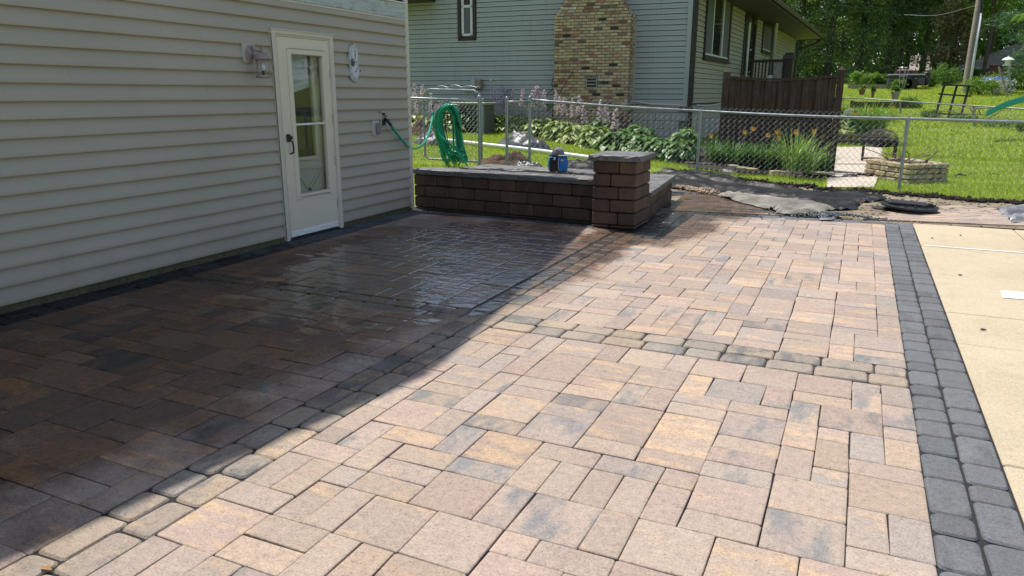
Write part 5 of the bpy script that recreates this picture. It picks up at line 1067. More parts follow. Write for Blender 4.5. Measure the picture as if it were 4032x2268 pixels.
# ================================================================== PRIVACY FENCE
t = NT('stained_wood'); w = t.coord('World'); oi = t.n('ObjectInfo').outputs['Random']; g = t.noise(t.mp(w, (14, 14, 1.0)), 2.5, 7, .62, t.math('MULTIPLY', oi, 30)); k2 = t.noise(w, 3, 5)
c = t.ramp(g, [(.3, (.034, .021, .016)), (.5, (.07, .044, .032)), (.72, (.12, .08, .06))]); c = t.mix(t.rng(k2, .58, .75), c, (.10, .075, .06)); M['stain'] = t.p(Base_Color=c, Roughness=.8, Specular_IOR_Level=.3, Normal=t.bump(g, .5, .006))
PY = 15.5
pf = thing('privacy_fence', 'dark brown board fence panel with scooped top and two pointed posts', 'fence', (-1.6, PY, .1))
def rail_z(x, u): return zl_ + (zr_ - zl_) * u - .06 * math.sin(math.pi * u)
pl0, pl1 = ony(2848, 300, PY), ony(2848, 640, PY); pr0, pr1 = ony(3312, 290, PY), ony(3268, 680, PY)
lx0, rx0 = ony(2850, 460, PY)[0], ony(3294, 460, PY)[0]; zl_, zr_ = ony(2866, 303, PY)[2], ony(3305, 297, PY)[2]
for x, ztop in ((lx0, ony(2855, 283, PY)[2]), (rx0, ony(3322, 276, PY)[2])):
    w2 = .062; z0 = .0; MB().hexa([(x - w2, PY - w2, z0), (x + w2, PY - w2, z0), (x + w2, PY + w2, z0), (x - w2, PY + w2, z0), (x - w2, PY - w2, ztop), (x + w2, PY - w2, ztop), (x + w2, PY + w2, ztop), (x - w2, PY + w2, ztop)]).add([(x - w2 - .004, PY - w2 - .004, ztop), (x + w2 + .004, PY - w2 - .004, ztop), (x + w2 + .004, PY + w2 + .004, ztop), (x - w2 - .004, PY + w2 + .004, ztop), (x, PY, ztop + .085)], [(0, 1, 4), (1, 2, 4), (2, 3, 4), (3, 0, 4)]).build('post', M['stain'], pf)
NB = 17; bw_ = (rx0 - lx0 - .14) / NB
for k in range(NB):
    x = lx0 + .07 + bw_ * (k + .5); u = (k + .5) / NB; tl_ = R(random.gauss(9, 3)); MB().bbox((x, PY - .02 + (.026 if k % 2 else 0), (rail_z(x, u) - .03 + .12) / 2), (bw_ * 1.02, .022, rail_z(x, u) - .15), .004, rz=tl_).build('board', M['stain'], pf)
rp_ = [(lx0 + (rx0 - lx0) * u, PY - .012, rail_z(0, u)) for u in np.linspace(.02, .98, 14)]; m = MB()
for a, b in zip(rp_[:-1], rp_[1:]): m.bar(a, b, .11, .045)
m.build('top_rail', M['stain'], pf)
for zz in (.45, 1.35): MB().box(((lx0 + rx0) / 2, PY + .045, zz), (rx0 - lx0 - .1, .04, .09)).build('back_rail', M['stain'], pf)
# ================================================================== BEDS AND SMALL GARDEN THINGS
M['mulch'] = pm('bed_soil', (.055, .038, .028), (.035, .025, .019), 9, .95, .8, 60, .02, .4)
hrow = [onter(*p) for p in ((1630, 528), (1745, 520), (1860, 512), (1955, 522), (2045, 528), (2120, 540), (2195, 553), (2270, 568), (2345, 583), (2425, 600), (2505, 614), (2590, 630), (2665, 640))]
hx, hyy = np.array([p[0] for p in hrow]), np.array([p[1] for p in hrow])
def bed_front(x): return np.interp(x, np.append(hx, -2.0), np.append(hyy, 14.0)) - .25
grid('flower_bed', np.arange(-12, -2.6, .2), np.arange(13.4, 18.2, .2), lambda X, Y: ter(X, Y) + .03, M['mulch'], lambda X, Y: Y > bed_front(X))
grid('flower_bed', np.arange(-2.9, -.3, .2), np.arange(13.7, 15.6, .2), lambda X, Y: ter(X, Y) + .03, M['mulch'])
def broad(C, D, Sd, Nn, L, Wd, cup=.25):
    """heart shaped leaves: base, two shoulders, two flanks, tip and two midrib points"""
    n = len(C); L = L[:, None]; Wd = Wd[:, None]
    P = [C, C + D * L * .22 + Sd * Wd * .46 + Nn * Wd * cup * .5, C + D * L * .62 + Sd * Wd * .40 + Nn * Wd * cup * .35, C + D * L - Nn * L * .16, C + D * L * .62 - Sd * Wd * .40 + Nn * Wd * cup * .35, C + D * L * .22 - Sd * Wd * .46 + Nn * Wd * cup * .5, C + D * L * .33, C + D * L * .66 - Nn * L * .03]
    V = np.stack(P, 1).reshape(-1, 3); b = np.arange(n)[:, None] * 8
    T = [(0, 1, 6), (1, 2, 6), (2, 7, 6), (2, 3, 7), (3, 4, 7), (4, 6, 7), (4, 5, 6), (5, 0, 6)]
    return V, np.concatenate([b + list(t_) for t_ in T], 0)
M['hostav'] = leafmat('hosta_leaf', (.15, .25, .045), (.30, .39, .11), (.48, .53, .23), .25, .4); M['hostad'] = leafmat('dark_hosta_leaf', (.06, .14, .03), (.10, .20, .045), (.16, .28, .075), .25, .42)
M['stalk'] = plain('flower_stalk', (.16, .20, .10), .6); M['lilac'] = leafmat('lilac_petal', (.55, .40, .68), (.68, .54, .78), (.82, .70, .88), .35, .6)
def hosta(c, r, h, n, mat, name, label, stalks, group):
    t_ = thing(name, label, 'hosta', tuple(c), group)
    a = rng.random(n) * 6.283; u = rng.random(n) ** .6; rad = r * u; hh = h * (1.05 - .75 * u ** 2) * rng.uniform(.8, 1.1, n); out = np.stack([np.cos(a), np.sin(a), 0 * a], 1)
    C = np.array(c) + out * rad[:, None] * .75 + np.stack([0 * a, 0 * a, hh], 1); dz = rng.uniform(-.75, .1, n) - .25 * u; D = out + np.stack([rng.normal(0, .3, n), rng.normal(0, .3, n), dz], 1); D /= np.linalg.norm(D, axis=1)[:, None]
    Sd = np.cross(D, [0, 0, 1.]); Sd /= np.linalg.norm(Sd, axis=1)[:, None]; Nn = np.cross(Sd, D); L = rng.uniform(.15, .25, n) * r / .45; V, F = broad(C, D, Sd, Nn, L, L * rng.uniform(.68, .85, n)); npmesh('foliage', V, F, mat, t_, True, 'stuff')
    for (px, py, yy) in stalks:
        top = ony(px, py, yy); b = np.array([c[0] * .6 + top[0] * .4 if abs(c[0] - top[0]) > .3 else c[0], yy + .02, c[2] + .15]); b[0] = top[0] + np.clip(c[0] - top[0], -.12, .12); lean = random.uniform(-.05, .05)
        pth = spline([b, b + (top - b) * .5 + (lean, 0, 0), top], 8); MB().tube(pth, .006, 4).build('flower_stalk', M['stalk'], t_)
        k = 46; q = rng.random(k) ** .8; cen = np.array([pth[-1] - (0, 0, .02)]) - np.stack([0 * q - lean * .4 * q, 0 * q, .42 * q], 1); aa = rng.random(k) * 6.28; oo = np.stack([np.cos(aa), np.sin(aa), 0 * aa - .5], 1)
        Cc = cen + oo * (.02 + .05 * q)[:, None]; Dd = oo / np.linalg.norm(oo, axis=1)[:, None]; S2 = np.cross(Dd, [0, 0, 1.]); S2 /= np.linalg.norm(S2, axis=1)[:, None]
        V, F = leafs(Cc, Dd * .036, S2 * .022); V2, F2 = leafs(Cc, Dd * .034, np.cross(Dd, S2) * .02); npmesh('blossom', np.concatenate([V, V2]), np.concatenate([F, F2 + len(V)]), M['lilac'], t_, True)
    return t_
stalks = {0: [(1633, 325), (1662, 318), (1640, 372), (1612, 345)], 1: [(1697, 362), (1735, 368), (1722, 395)], 2: [(1890, 322), (1875, 345), (1912, 345)], 3: [(1948, 345), (1942, 392)], 4: [(1976, 332), (1996, 338), (1982, 372)], 5: [(2020, 340), (2058, 342)], 6: [(2096, 348), (2112, 330), (2122, 334), (2142, 345)], 7: [(2190, 352), (2222, 372), (2205, 372)], 8: [(2258, 378), (2282, 372), (2300, 400)], 9: [(2364, 385), (2388, 396)], 10: [(2425, 418)]}
wv = ['left of the hose', 'behind the rounded gate frame', 'right of the tall gate post', 'left of the narrow fence panel', 'behind the narrow fence panel', 'at the chimney foot, left end', 'at the chimney foot below the left bricks', 'under the black chimney vent', 'at the chimney foot, right end', 'just right of the chimney', 'below the house corner siding', 'by the brown downspout, darker green', 'nearest the fence post in front of the foundation']
for i, c in enumerate(hrow):
    c = c + (0, .12, 0); c[2] = float(ter(c[0], c[1]))
    hosta(c, .50 if i < 10 else .42, .42 if i < 10 else .38, 170, M['hostav'] if i < 9 else M['hostad'], 'hosta', ('variegated' if i < 9 else 'dark green') + ' hosta ' + wv[i], [(p[0], p[1], c[1] + random.uniform(.0, .3)) for p in stalks.get(i, [])], 'hostas along the house')
    if i in (1, 3, 5, 7, 9, 11): c2 = c + (.3, .75, 0); c2[2] = float(ter(c2[0], c2[1])) + .05; hosta(c2, .45, .48, 90, M['hostad'], 'hosta', 'dark hosta in the back row, close to the wall, ' + wv[i], [], 'hostas along the house')
# bed edging stones
be = struct('bed_edging', (-3, 14, .1)); M['edgebrick'] = tinted('edging_brick', .9, 60, .5, .2)
def edgeline(pts, n, l, h, col):
    P = spline([np.append(onter(*p)[:2], 0) for p in pts], 40); d = np.concatenate([[0], np.cumsum(np.linalg.norm(np.diff(P, axis=0), axis=1))])
    s = 0
    while s < d[-1] - .05:
        x = np.interp(s + l / 2, d, P[:, 0]); y = np.interp(s + l / 2, d, P[:, 1]); x2 = np.interp(s + l / 2 + .05, d, P[:, 0]); y2 = np.interp(s + l / 2 + .05, d, P[:, 1])
        MB().bbox((x, y, float(ter(x, y)) + h / 2 - .01 + random.uniform(-.01, .012)), (l - .012, .11, h), .012, rz=math.atan2(y2 - y, x2 - x) + random.gauss(0, .05)).build('edging_block', M['edgebrick'], be, color=tuple(q * random.uniform(.8, 1.15) for q in col)); s += l * random.uniform(1, 1.06)
edgeline([(2368, 562), (2430, 572), (2500, 590)], 6, .30, .09, (.40, .33, .23)); edgeline([(2500, 592), (2600, 624), (2700, 648), (2800, 655)], 6, .34, .07, (.13, .11, .09))
edgeline([(2868, 672), (2960, 688)], 4, .21, .12, (.42, .34, .23)); edgeline([(3030, 697), (3150, 700)], 4, .2, .12, (.44, .37, .27)); edgeline([(3170, 694), (3262, 696)], 4, .21, .10, (.40, .33, .24))
# day lilies
M['strap'] = leafmat('strap_leaf', (.04, .11, .025), (.075, .17, .035), (.15, .27, .065), .3, .4); M['strapb'] = leafmat('bright_strap_leaf', (.13, .24, .05), (.20, .33, .075), (.33, .44, .14), .3, .4); M['orange'] = leafmat('lily_petal', (.75, .26, .02), (.82, .36, .03), (.85, .45, .05), .3, .5)
def straps(c, n, r, h, w, mat, name, parent, droop=1.0):
    a = rng.random(n) * 6.283; sp = rng.uniform(.35, 1, n); hh = h * rng.uniform(.6, 1.05, n); V = []; F = []; m = 6
    o = np.stack([np.cos(a), np.sin(a), 0 * a], 1); sd = np.stack([-np.sin(a), np.cos(a), 0 * a], 1); b = np.array(c) + o * (rng.random(n) * r * .35)[:, None]
    for k in range(m):
        u = k / (m - 1); z = hh * (1.75 * u - droop * .95 * u * u * sp); q = b + o * (r * sp * (u ** 1.6))[:, None]; q[:, 2] += z; ww = w * (1 - u) ** .6 * (.5 + min(1, u * 4) * .5) + .001; V.append(np.stack([q - sd * ww, q + sd * ww], 1))
    V = np.stack(V, 1).reshape(-1, 3); i = np.arange(n)[:, None] * (2 * m); F = np.concatenate([i + [2 * k, 2 * k + 1, 2 * k + 3, 2 * k + 2] for k in range(m - 1)], 0); return npmesh(name, V, F, mat, parent, True, 'stuff')
fl = {0: [(2799, 536)], 1: [(2932, 521), (2966, 508)], 2: [(3024, 533)], 3: [(3060, 520), (3066, 543)], 4: [(3134, 520)], 5: [(3205, 518)]}
lil = [(2812, 640, .42), (2885, 662, .48), (2950, 668, .45), (3020, 672, .45), (3118, 690, .5), (3195, 682, .42)]; lw = ['beside the galvanized fence post', 'second from the fence post', 'in the middle of the bed', 'left of the pale bright clump', 'palest and tallest, spilling over the edging', 'by the right fence post with pointed top']
def lily_flower(p, parent, s=.055):
    n = 6; a = np.arange(n) * 1.047 + random.random(); fwd = np.array([.15, -.85, .35]); e1 = np.array([1, .2, 0.]); e2 = np.cross(fwd, e1); e2 /= np.linalg.norm(e2); C = []; U_ = []; W_ = []
    for x in a: d_ = (e1 * math.cos(x) + e2 * math.sin(x)) + fwd * .45; C.append(np.array(p) + d_ * s * .6); U_.append(d_ * s * .62); W_.append(np.cross(d_, fwd) * s * .30)
    V, F = leafs(np.array(C), np.array(U_), np.array(W_)); npmesh('flower', V, F, M['orange'], parent, True)
for i, (px, py, r) in enumerate(lil):
    c = onter(px, py); c[1] = min(c[1] + .15, 15.0) if i != 4 else 14.05; c[0] = ony(px, py, c[1])[0]; c[2] = float(ter(c[0], c[1])) + .02
    t_ = thing('day_lily', 'day lily clump with strap leaves ' + lw[i], 'day lily', tuple(c), 'day lilies against the dark fence')
    straps(c, 150 if i == 4 else 110, r * 1.1, r * (1.3 if i == 4 else .85), .013, M['strapb' if i == 4 else 'strap'], 'foliage', t_)
    straps(c + (.22, .15, 0), 60, r * 1.0, r * (1.2 if i == 4 else .8), .012, M['strapb' if i == 4 else 'strap'], 'foliage', t_)
    for (fx, fyy) in fl.get(i, []):
        p = ony(fx, fyy, c[1] - .05); MB().tube([c + (.05, 0, .1), (p + c + (0, 0, .4)) / 2, p], .005, 4).build('flower_stalk', M['stalk'], t_); lily_flower(p, t_, .046)
# ================================================================== NEIGHBOUR'S CONCRETE PAD, FIRE PIT, BLOCK PLANTER
pad = struct('garden_pad', (0, 16, 0)); M['padc'] = pm('pad_concrete', (.47, .405, .33), (.54, .47, .39), 2, .9, .3, 90, .003, .15)
P4 = [onter(*p)[:2] for p in ((3255, 742), (3255, 652), (3478, 652), (3440, 742))]; P5 = [onter(*p)[:2] for p in ((3255, 649), (3255, 582), (3470, 582), (3482, 649))]
for q in (P4, P5): MB().add([(x, y, float(ter(x, y)) - .12) for x, y in q] + [(x, y, float(ter(x, y)) + .022) for x, y in q], [(0, 1, 2, 3), (7, 6, 5, 4)] + [(i, 4 + i, 4 + (i + 1) % 4, (i + 1) % 4) for i in range(4)]).build('slab', M['padc'], pad)
fp_ = onter(3460, 640); fz = float(ter(fp_[0], fp_[1])) + .025; fpx0, fpx1 = ony(3392, 600, fp_[1])[0], ony(3532, 600, fp_[1])[0]; fw_ = fpx1 - fpx0; fcx = (fpx0 + fpx1) / 2; FY = fp_[1]
fpt = thing('fire_pit', 'square black fire pit table with round bowl and mesh dome on the concrete pad', 'fire pit', (fcx, FY + fw_ / 2, fz)); ht = .42
for x in (fpx0 + .03, fpx1 - .03):
    for y in (FY, FY + fw_ - .06): MB().box((x, y, fz + ht / 2), (.05, .05, ht)).build('leg', M['black'], fpt)
m = MB(); m.box((fcx, FY, fz + ht), (fw_, .10, .045)).box((fcx, FY + fw_ - .06, fz + ht), (fw_, .10, .045)).box((fpx0 + .03, FY + fw_ / 2 - .03, fz + ht), (.10, fw_ - .16, .045)).box((fpx1 - .03, FY + fw_ / 2 - .03, fz + ht), (.10, fw_ - .16, .045)); m.build('table_frame', M['blacknylon'], fpt)
MB().box((fcx, FY, fz + .05), (fw_ - .1, .03, .03)).build('stretcher', M['black'], fpt)
MB().lathe([(.10, -.15), (.26, -.13), (.33, -.06), (.345, .03), (.33, .03)], (fcx, FY + fw_ / 2, fz + ht), 24).build('bowl', M['black'], fpt, 'auto')
dm = MB()
for k in range(14): a = math.pi * k / 14; dm.tube([(fcx + .33 * math.cos(a) * math.cos(b), FY + fw_ / 2 + .33 * math.sin(a) * math.cos(b), fz + ht + .04 + .20 * math.sin(b)) for b in np.linspace(0, math.pi, 15)], .004, 4)
for b in (.25, .5, .75, 1.0, 1.25): dm.tube([(fcx + .33 * math.cos(b) * math.cos(a), FY + fw_ / 2 + .33 * math.cos(b) * math.sin(a), fz + ht + .04 + .20 * math.sin(b)) for a in np.linspace(0, 2 * math.pi, 28, endpoint=False)], .004, 4, closed=True)
dm.tube([(fcx, FY + fw_ / 2, fz + ht + .23), (fcx, FY + fw_ / 2, fz + ht + .29)], .012, 6); dm.build('mesh_dome', M['soffit'], fpt)
bp = thing('block_planter', 'square planter of stacked tan blocks with twigs behind the leaning fence post', 'planter', (.8, 14.6, 0))
K0, K1, K2 = np.array([.80, 13.98]), np.array([.14, 14.95]), np.array([1.44, 14.52]); K3 = K1 + K2 - K0; M['tanblock'] = tinted('tan_block', .9, 50, .6, .2, .008); bh = .088; zb_ = float(ter(.8, 14.3)) - .02
def tcol(): k = random.uniform(.8, 1.15); c = random.choice([(.50, .40, .22), (.53, .43, .25), (.42, .34, .20), (.46, .40, .27)]); return tuple(x * k for x in c)
for A, B in ((K1, K0), (K0, K2), (K2, K3), (K3, K1)):
    A_, d_, n_, L_ = frame(A, B); ax = [(d_[0], d_[1], 0), (n_[0], n_[1], 0), (0, 0, 1)]
    for k in range(4):
        s = -.0; l = .30 if k % 2 else .17
        while s < L_ - .03:
            l = min(l, L_ - s); c = A_ + d_ * (s + l / 2) + n_ * (.06 + random.gauss(0, .006)); MB().bbox((c[0], c[1], zb_ + bh * (k + .5)), (l - .012, .13, bh - .010), .016, ax=ax).build('block', M['tanblock'], bp, color=tcol()); s += l; l = random.choice((.26, .3, .23))
MB().prism([K0 * .88 + K3 * .12, K2 * .88 + K1 * .12, K3 * .88 + K0 * .12, K1 * .88 + K2 * .12], zb_, zb_ + .30).build('soil', M['mulch'], bp)
M['bark'] = pm('twig_bark', (.16, .11, .08), (.26, .2, .15), 20, .9, .4, 80, .003, .3); kc = (K0 + K3) / 2
heap = thing('twig_heap', 'heap of dry brown branches lying in the tan block planter', 'branches', (kc[0], kc[1], zb_ + .3))
for i in range(14):
    a = random.random() * 6.28; b = kc + np.array([random.uniform(-.25, .3), random.uniform(-.15, .15)]); L_ = random.uniform(.2, .5); e = (b[0] + L_ * math.cos(a), b[1] + .3 * L_ * math.sin(a), zb_ + .32 + random.uniform(.02, .25))
    MB().tube([(b[0], b[1], zb_ + .31), ((b[0] + e[0]) / 2 + .03, b[1], (zb_ + .3 + e[2]) / 2 + .03), e], [.022 if i < 3 else .011, .016 if i < 3 else .008, .006], 6).build('branch', M['bark'], heap)
# raised bed behind the pad
rb2 = thing('garden_border', 'low stacked block border with plants at the back edge of the concrete pad', 'planter', (-.5, 19, .2)); y0b = onter(3300, 575)[1] + .25
xl, xr = ony(3262, 560, y0b)[0], ony(3500, 560, y0b)[0]
for k in range(3):
    x = xl + .12 * (k % 2)
    while x < xr - .1: l = random.choice((.28, .34, .4)); MB().bbox((x + l / 2, y0b, float(ter(x, y0b)) + .05 + .095 * k), (l - .012, .16, .088), .014).build('block', M['tanblock'], rb2, color=tuple(q * .45 for q in tcol())); x += l  # block colours are scaled down to paint the border's shadow side
MB().box(((xl + xr) / 2, y0b + .6, float(ter(0, y0b)) + .12), (xr - xl, 1.1, .28)).build('soil', M['mulch'], rb2)
zt_ = float(ter(0, y0b)) + .27
for i, (px, nm, mt, lab) in enumerate(((3300, 'hosta', 'hostav', 'pale hosta in the block border beside the pointed fence post'), (3352, 'hosta', 'hostad', 'dark leafy clump in the middle of the block border'))):
    c = np.array([ony(px, 540, y0b + .4)[0], y0b + .4, zt_]); hosta(c, .42, .42, 110, M[mt], nm, lab, [], 'plants in the block border')
for i, (px, lab) in enumerate(((3395, 'arching day lily clump in the block border with orange blooms'), (3450, 'arching day lily clump at the right end of the block border'))):
    c = np.array([ony(px, 540, y0b + .4)[0], y0b + .4, zt_]); t_ = thing('day_lily', lab, 'day lily', tuple(c), 'plants in the block border'); straps(c, 170, .62, .62, .013, M['strapb'], 'foliage', t_)
    for q in range(2): p = c + (random.uniform(-.3, .3), -.25, random.uniform(.45, .7)); MB().tube([c, (c + p) / 2 + (0, 0, .15), p], .005, 4).build('flower_stalk', M['stalk'], t_); lily_flower(p, t_, .045)
# ================================================================== FAR GARDEN
M['leafb'] = leafmat('bright_leaf', (.09, .19, .03), (.15, .28, .045), (.27, .38, .08), .35, .45); M['leafm'] = leafmat('mid_leaf', (.065, .145, .03), (.11, .21, .045), (.18, .30, .065), .4, .45); M['leafd'] = leafmat('dark_leaf', (.055, .115, .032), (.10, .185, .045), (.20, .30, .075), .5, .45); M['leafcon'] = leafmat('conifer_spray', (.058, .115, .047), (.11, .185, .066), (.28, .35, .125), .45, .55); M['leafpine'] = leafmat('pine_needle', (.05, .12, .07), (.08, .17, .09), (.13, .24, .12), .25, .5); M['leafsil'] = leafmat('silver_leaf', (.32, .36, .33), (.44, .47, .45), (.6, .62, .6), .2, .6); M['leafdry'] = leafmat('dry_foliage', (.17, .15, .07), (.24, .20, .10), (.33, .28, .16), .25, .6)
M['trunk'] = pm('tree_bark', (.06, .045, .035), (.10, .08, .062), 6, .95, .7, 40, .02, .3)
def crown(c, r, n, ls, mat, parent, name='crown', nclump=40, droop=0.0, shell=.55, asp=.5, kind=None):
    c = np.array(c, float); r = np.array(r, float); cc = rvec(nclump); rad = rng.uniform(shell, 1.0, nclump) ** .6; cc = c + cc * rad[:, None] * r; k = rng.integers(0, nclump, n); sg = (np.prod(r) ** (1 / 3)) * 1.15 / nclump ** (1 / 3)
    P = cc[k] + rng.normal(0, 1, (n, 3)) * sg * np.array([.62, .62, .42]); U_ = rvec(n); U_[:, 2] -= droop; U_ /= np.linalg.norm(U_, axis=1)[:, None]; W_ = np.cross(U_, rvec(n)); W_ /= np.linalg.norm(W_, axis=1)[:, None]; s = ls * rng.uniform(.6, 1.3, n)[:, None]
    V, F = leafs(P, U_ * s, W_ * s * asp); return npmesh(name, V, F, mat, parent, False, kind)
def shrub(px, py, wpx, hpx, label, mat, n=1500, name='shrub', cat='bush', group=None, Y=None, ls=.055, stems=True):
    b = onter(px, py) if Y is None else ony(px, py, Y); b[2] = float(ter(b[0], b[1])) if Y is not None else b[2]; D_ = (b - EYE) @ CF; w_m, h_m = wpx * D_ / FPX, hpx * D_ / FPX
    t_ = thing(name, label, cat, tuple(b), group); crown(b + (0, 0, h_m * .52), (w_m / 2, w_m / 2, h_m * .5), n, ls * D_ / 40, mat, t_, 'foliage', 22, .2, .3)
    m = MB()
    for k in range(4): a = random.random() * 6.28; m.tube([b + (0, 0, -.05), b + (w_m * .2 * math.cos(a), w_m * .2 * math.sin(a), h_m * .45), b + (w_m * .33 * math.cos(a), w_m * .33 * math.sin(a), h_m * .8)], [.03, .02, .008], 5)
    m.build('stem', M['trunk'], t_); return t_
G1 = 'bushes at the far edge of the lawn'
for (px, py, w_, h_, mt, n, lab) in ((3375, 340, 62, 52, 'leafb', 1600, 'bright green vegetable bush at the left of the far raised bed'), (3425, 342, 60, 55, 'leafb', 1600, 'bright green tomato bush in the middle of the far raised bed'), (3470, 342, 50, 50, 'leafm', 1300, 'green tomato bush at the right of the far raised bed'), (3540, 352, 46, 40, 'leafb', 1100, 'leafy bean plant beside the wire cage and camper'), (3590, 425, 75, 34, 'leafm', 1000, 'sprawling green plant on the lawn right of the brown planter'), (3720, 335, 90, 75, 'leafm', 1800, 'green shrub with pale leaves left of the leaning utility pole'), (3660, 342, 70, 60, 'leafd', 1300, 'dark hedge shrub right of the parked trailer'), (3855, 375, 100, 70, 'leafb', 2000, 'yellow green bush right of the utility pole'), (3915, 372, 110, 62, 'leafsil', 1500, 'pale silvery shrub covering the blue tarp'), (3975, 366, 70, 70, 'leafm', 1600, 'green shrub behind the two leaning garden poles'), (4030, 355, 80, 75, 'leafm', 1500, 'green shrub at the right border below the pine'), (3845, 312, 60, 40, 'leafb', 900, 'yellow leafed shrub in front of the far house'), (3940, 330, 130, 36, 'leafd', 1600, 'dark hedge below the far brown deck')):
    shrub(px, py, w_, h_, lab, M[mt], n, group=G1)
for (px, py, w_, h_, mt, lab) in ((3345, 480, 50, 60, 'leafsil', 'silvery plant behind the pointed privacy fence post'), (3320, 470, 40, 50, 'leafb', 'bright green plant left of the silvery plant by the fence post'), (3430, 470, 80, 36, 'leafm', 'leafy green plant in front of the brown planter'), (3500, 478, 60, 30, 'leafd', 'dark leafy clump by the far mesh fence post'), (3660, 462, 70, 24, 'leafm', 'low green weeds under the black trellis'), (3790, 480, 90, 28, 'leafm', 'low green plants right of the black trellis'), (3925, 500, 120, 26, 'leafm', 'low green growth along the mesh fence near the slide'), (4030, 520, 60, 40, 'leafm', 'green growth at the right end of the mesh fence')):
    shrub(px, py, w_, h_, lab, M[mt], 700, 'garden_plant', 'plant', 'plants along the far mesh fence')
# far raised bed frame, pots, brown planter
rbp = onter(3420, 348); D_ = (rbp - EYE) @ CF; k_ = D_ / FPX; rbd = thing('raised_bed', 'far raised vegetable bed edged with weathered boards', 'planter', tuple(rbp))
MB().box((rbp[0], rbp[1] - .4, rbp[2] + .10), (150 * k_, .08, .22)).build('front_board', M['plank'], rbd); MB().box((rbp[0], rbp[1] + .9, rbp[2] + .10), (150 * k_, .08, .22)).build('back_board', M['plank'], rbd); MB().box((rbp[0], rbp[1] + .25, rbp[2] + .06), (148 * k_, 1.2, .22)).build('soil', M['mulch'], rbd)
pb_ = onter(3455, 428); D_ = (pb_ - EYE) @ CF; k_ = D_ / FPX; bpl = thing('brown_planter', 'long brown board planter behind the far mesh fence', 'planter', tuple(pb_)); 
for j in range(2): MB().box((pb_[0], pb_[1], pb_[2] + 13 * k_ * (j + .5)), (190 * k_, .06, 13 * k_ - .012)).build('board', M['stain'], bpl); MB().box((pb_[0], pb_[1] + 1.3, pb_[2] + 13 * k_ * (j + .5)), (190 * k_, .06, 13 * k_ - .012)).build('board', M['stain'], bpl)
for x in (-95, 95): MB().box((pb_[0] + x * k_, pb_[1] + .65, pb_[2] + 14 * k_), (.1, 1.4, 32 * k_)).build('end_board', M['stain'], bpl)
MB().box((pb_[0], pb_[1] + .65, pb_[2] + 11 * k_), (188 * k_, 1.2, 20 * k_)).build('soil', M['mulch'], bpl); PZ = pb_[2] + 21 * k_
M['terra'] = pm('terracotta', (.42, .19, .10), (.36, .16, .09), 8, .85, .2, 50, .003, .1); M['palepot'] = pm('pale_pot', (.50, .43, .33), (.44, .38, .30), 8, .8, .2, 50, .003, .1)
def pot(px, py0, py1, wpx, mat, lab, Y, mt):
    b = ony(px, py1, Y); h = (py1 - py0) * ((b - EYE) @ CF) / FPX; r = wpx / 2 * ((b - EYE) @ CF) / FPX; t_ = thing('flower_pot', lab, 'pot', tuple(b)); MB().lathe([(r * .62, 0), (r * .92, h * .82), (r, h * .82), (r, h), (r * .9, h), (r * .88, h * .9)], b, 16).build('pot', mat, t_, 'auto'); crown(b + (0, 0, h * 1.35), (r * .8, r * .8, h * .4), 260, .06, M[mt], t_, 'foliage', 8); return t_
pot(3393, 352, 373, 26, M['terra'], 'terracotta flower pot on the far brown planter', pb_[1] + .5, 'leafb'); pot(3523, 361, 390, 34, M['palepot'], 'tall pale flared flower pot at the right end of the brown planter', pb_[1] + .4, 'leafm'); pot(3435, 358, 385, 14, M['terra'], 'slim brown flower pot in the middle of the brown planter', pb_[1] + .5, 'leafb')
# low mesh fence
bfn = thing('mesh_fence', 'low grey wire mesh fence crossing the far lawn', 'fence', tuple(onter(3545, 447)))
tops = [(3190, 380), (3400, 388), (3545, 398), (3690, 408), (3835, 417), (4040, 430), (4200, 440)]; bots = [(3190, 432), (3400, 440), (3545, 450), (3690, 472), (3835, 498), (4040, 520), (4200, 530)]; rp2 = []
for i, (a, b) in enumerate(zip(tops, bots)):
    g_ = onter(*b); tp = ony(a[0], a[1], g_[1]); rp2.append((g_, tp)); MB().tube([g_, tp], .028, 8).build('post', M['galv'], bfn) if i in (0, 2, 4, 6) else None
for (g1_, t1_), (g2_, t2_) in zip(rp2[:-1], rp2[1:]):
    MB().tube([t1_, t2_], .022, 6).build('top_rail', M['galv'], bfn); V, F = zig(g1_[:2], g2_[:2], g1_[2], g2_[2], min(t1_[2] - g1_[2], t2_[2] - g2_[2]), pitch=.075, r=.003); npmesh('wire_mesh', V, F, M['wire'], bfn, False, 'stuff')
TY = onter(3735, 466)[1]; tr_ = thing('trellis', 'leaning black wooden trellis standing in the far garden', 'trellis', tuple(onter(3735, 466)))
for a, b in (((3719, 334), (3680, 468)), ((3768, 335), (3732, 468)), ((3815, 341), (3780, 468))): MB().bar(ony(*a, TY + .5), ony(*b, TY), .07, .05, up=(0, 1, 0)).build('upright', M['black'], tr_)
for a, b, q in (((3707, 333), (3838, 340), .52), ((3694, 370), (3824, 379), .40), ((3690, 408), (3812, 414), .24), ((3676, 447), (3804, 452), .1)): MB().bar(ony(*a, TY + q - .06), ony(*b, TY + q - .06), .05, .05, up=(0, 1, 0)).build('crossbar', M['black'], tr_)
br = onter(3770, 470)
heap = thing('twig_heap', 'dry brush heap under the leaning black trellis', 'branches', tuple(br))
for i in range(10): a = br + (random.uniform(-.5, .9), random.uniform(-.2, .3), 0); MB().tube([a, a + (random.uniform(-.5, .5), 0, random.uniform(.15, .4)), a + (random.uniform(-.8, .8), 0, random.uniform(.1, .5))], [.03, .02, .008], 5).build('branch', M['bark'], heap)
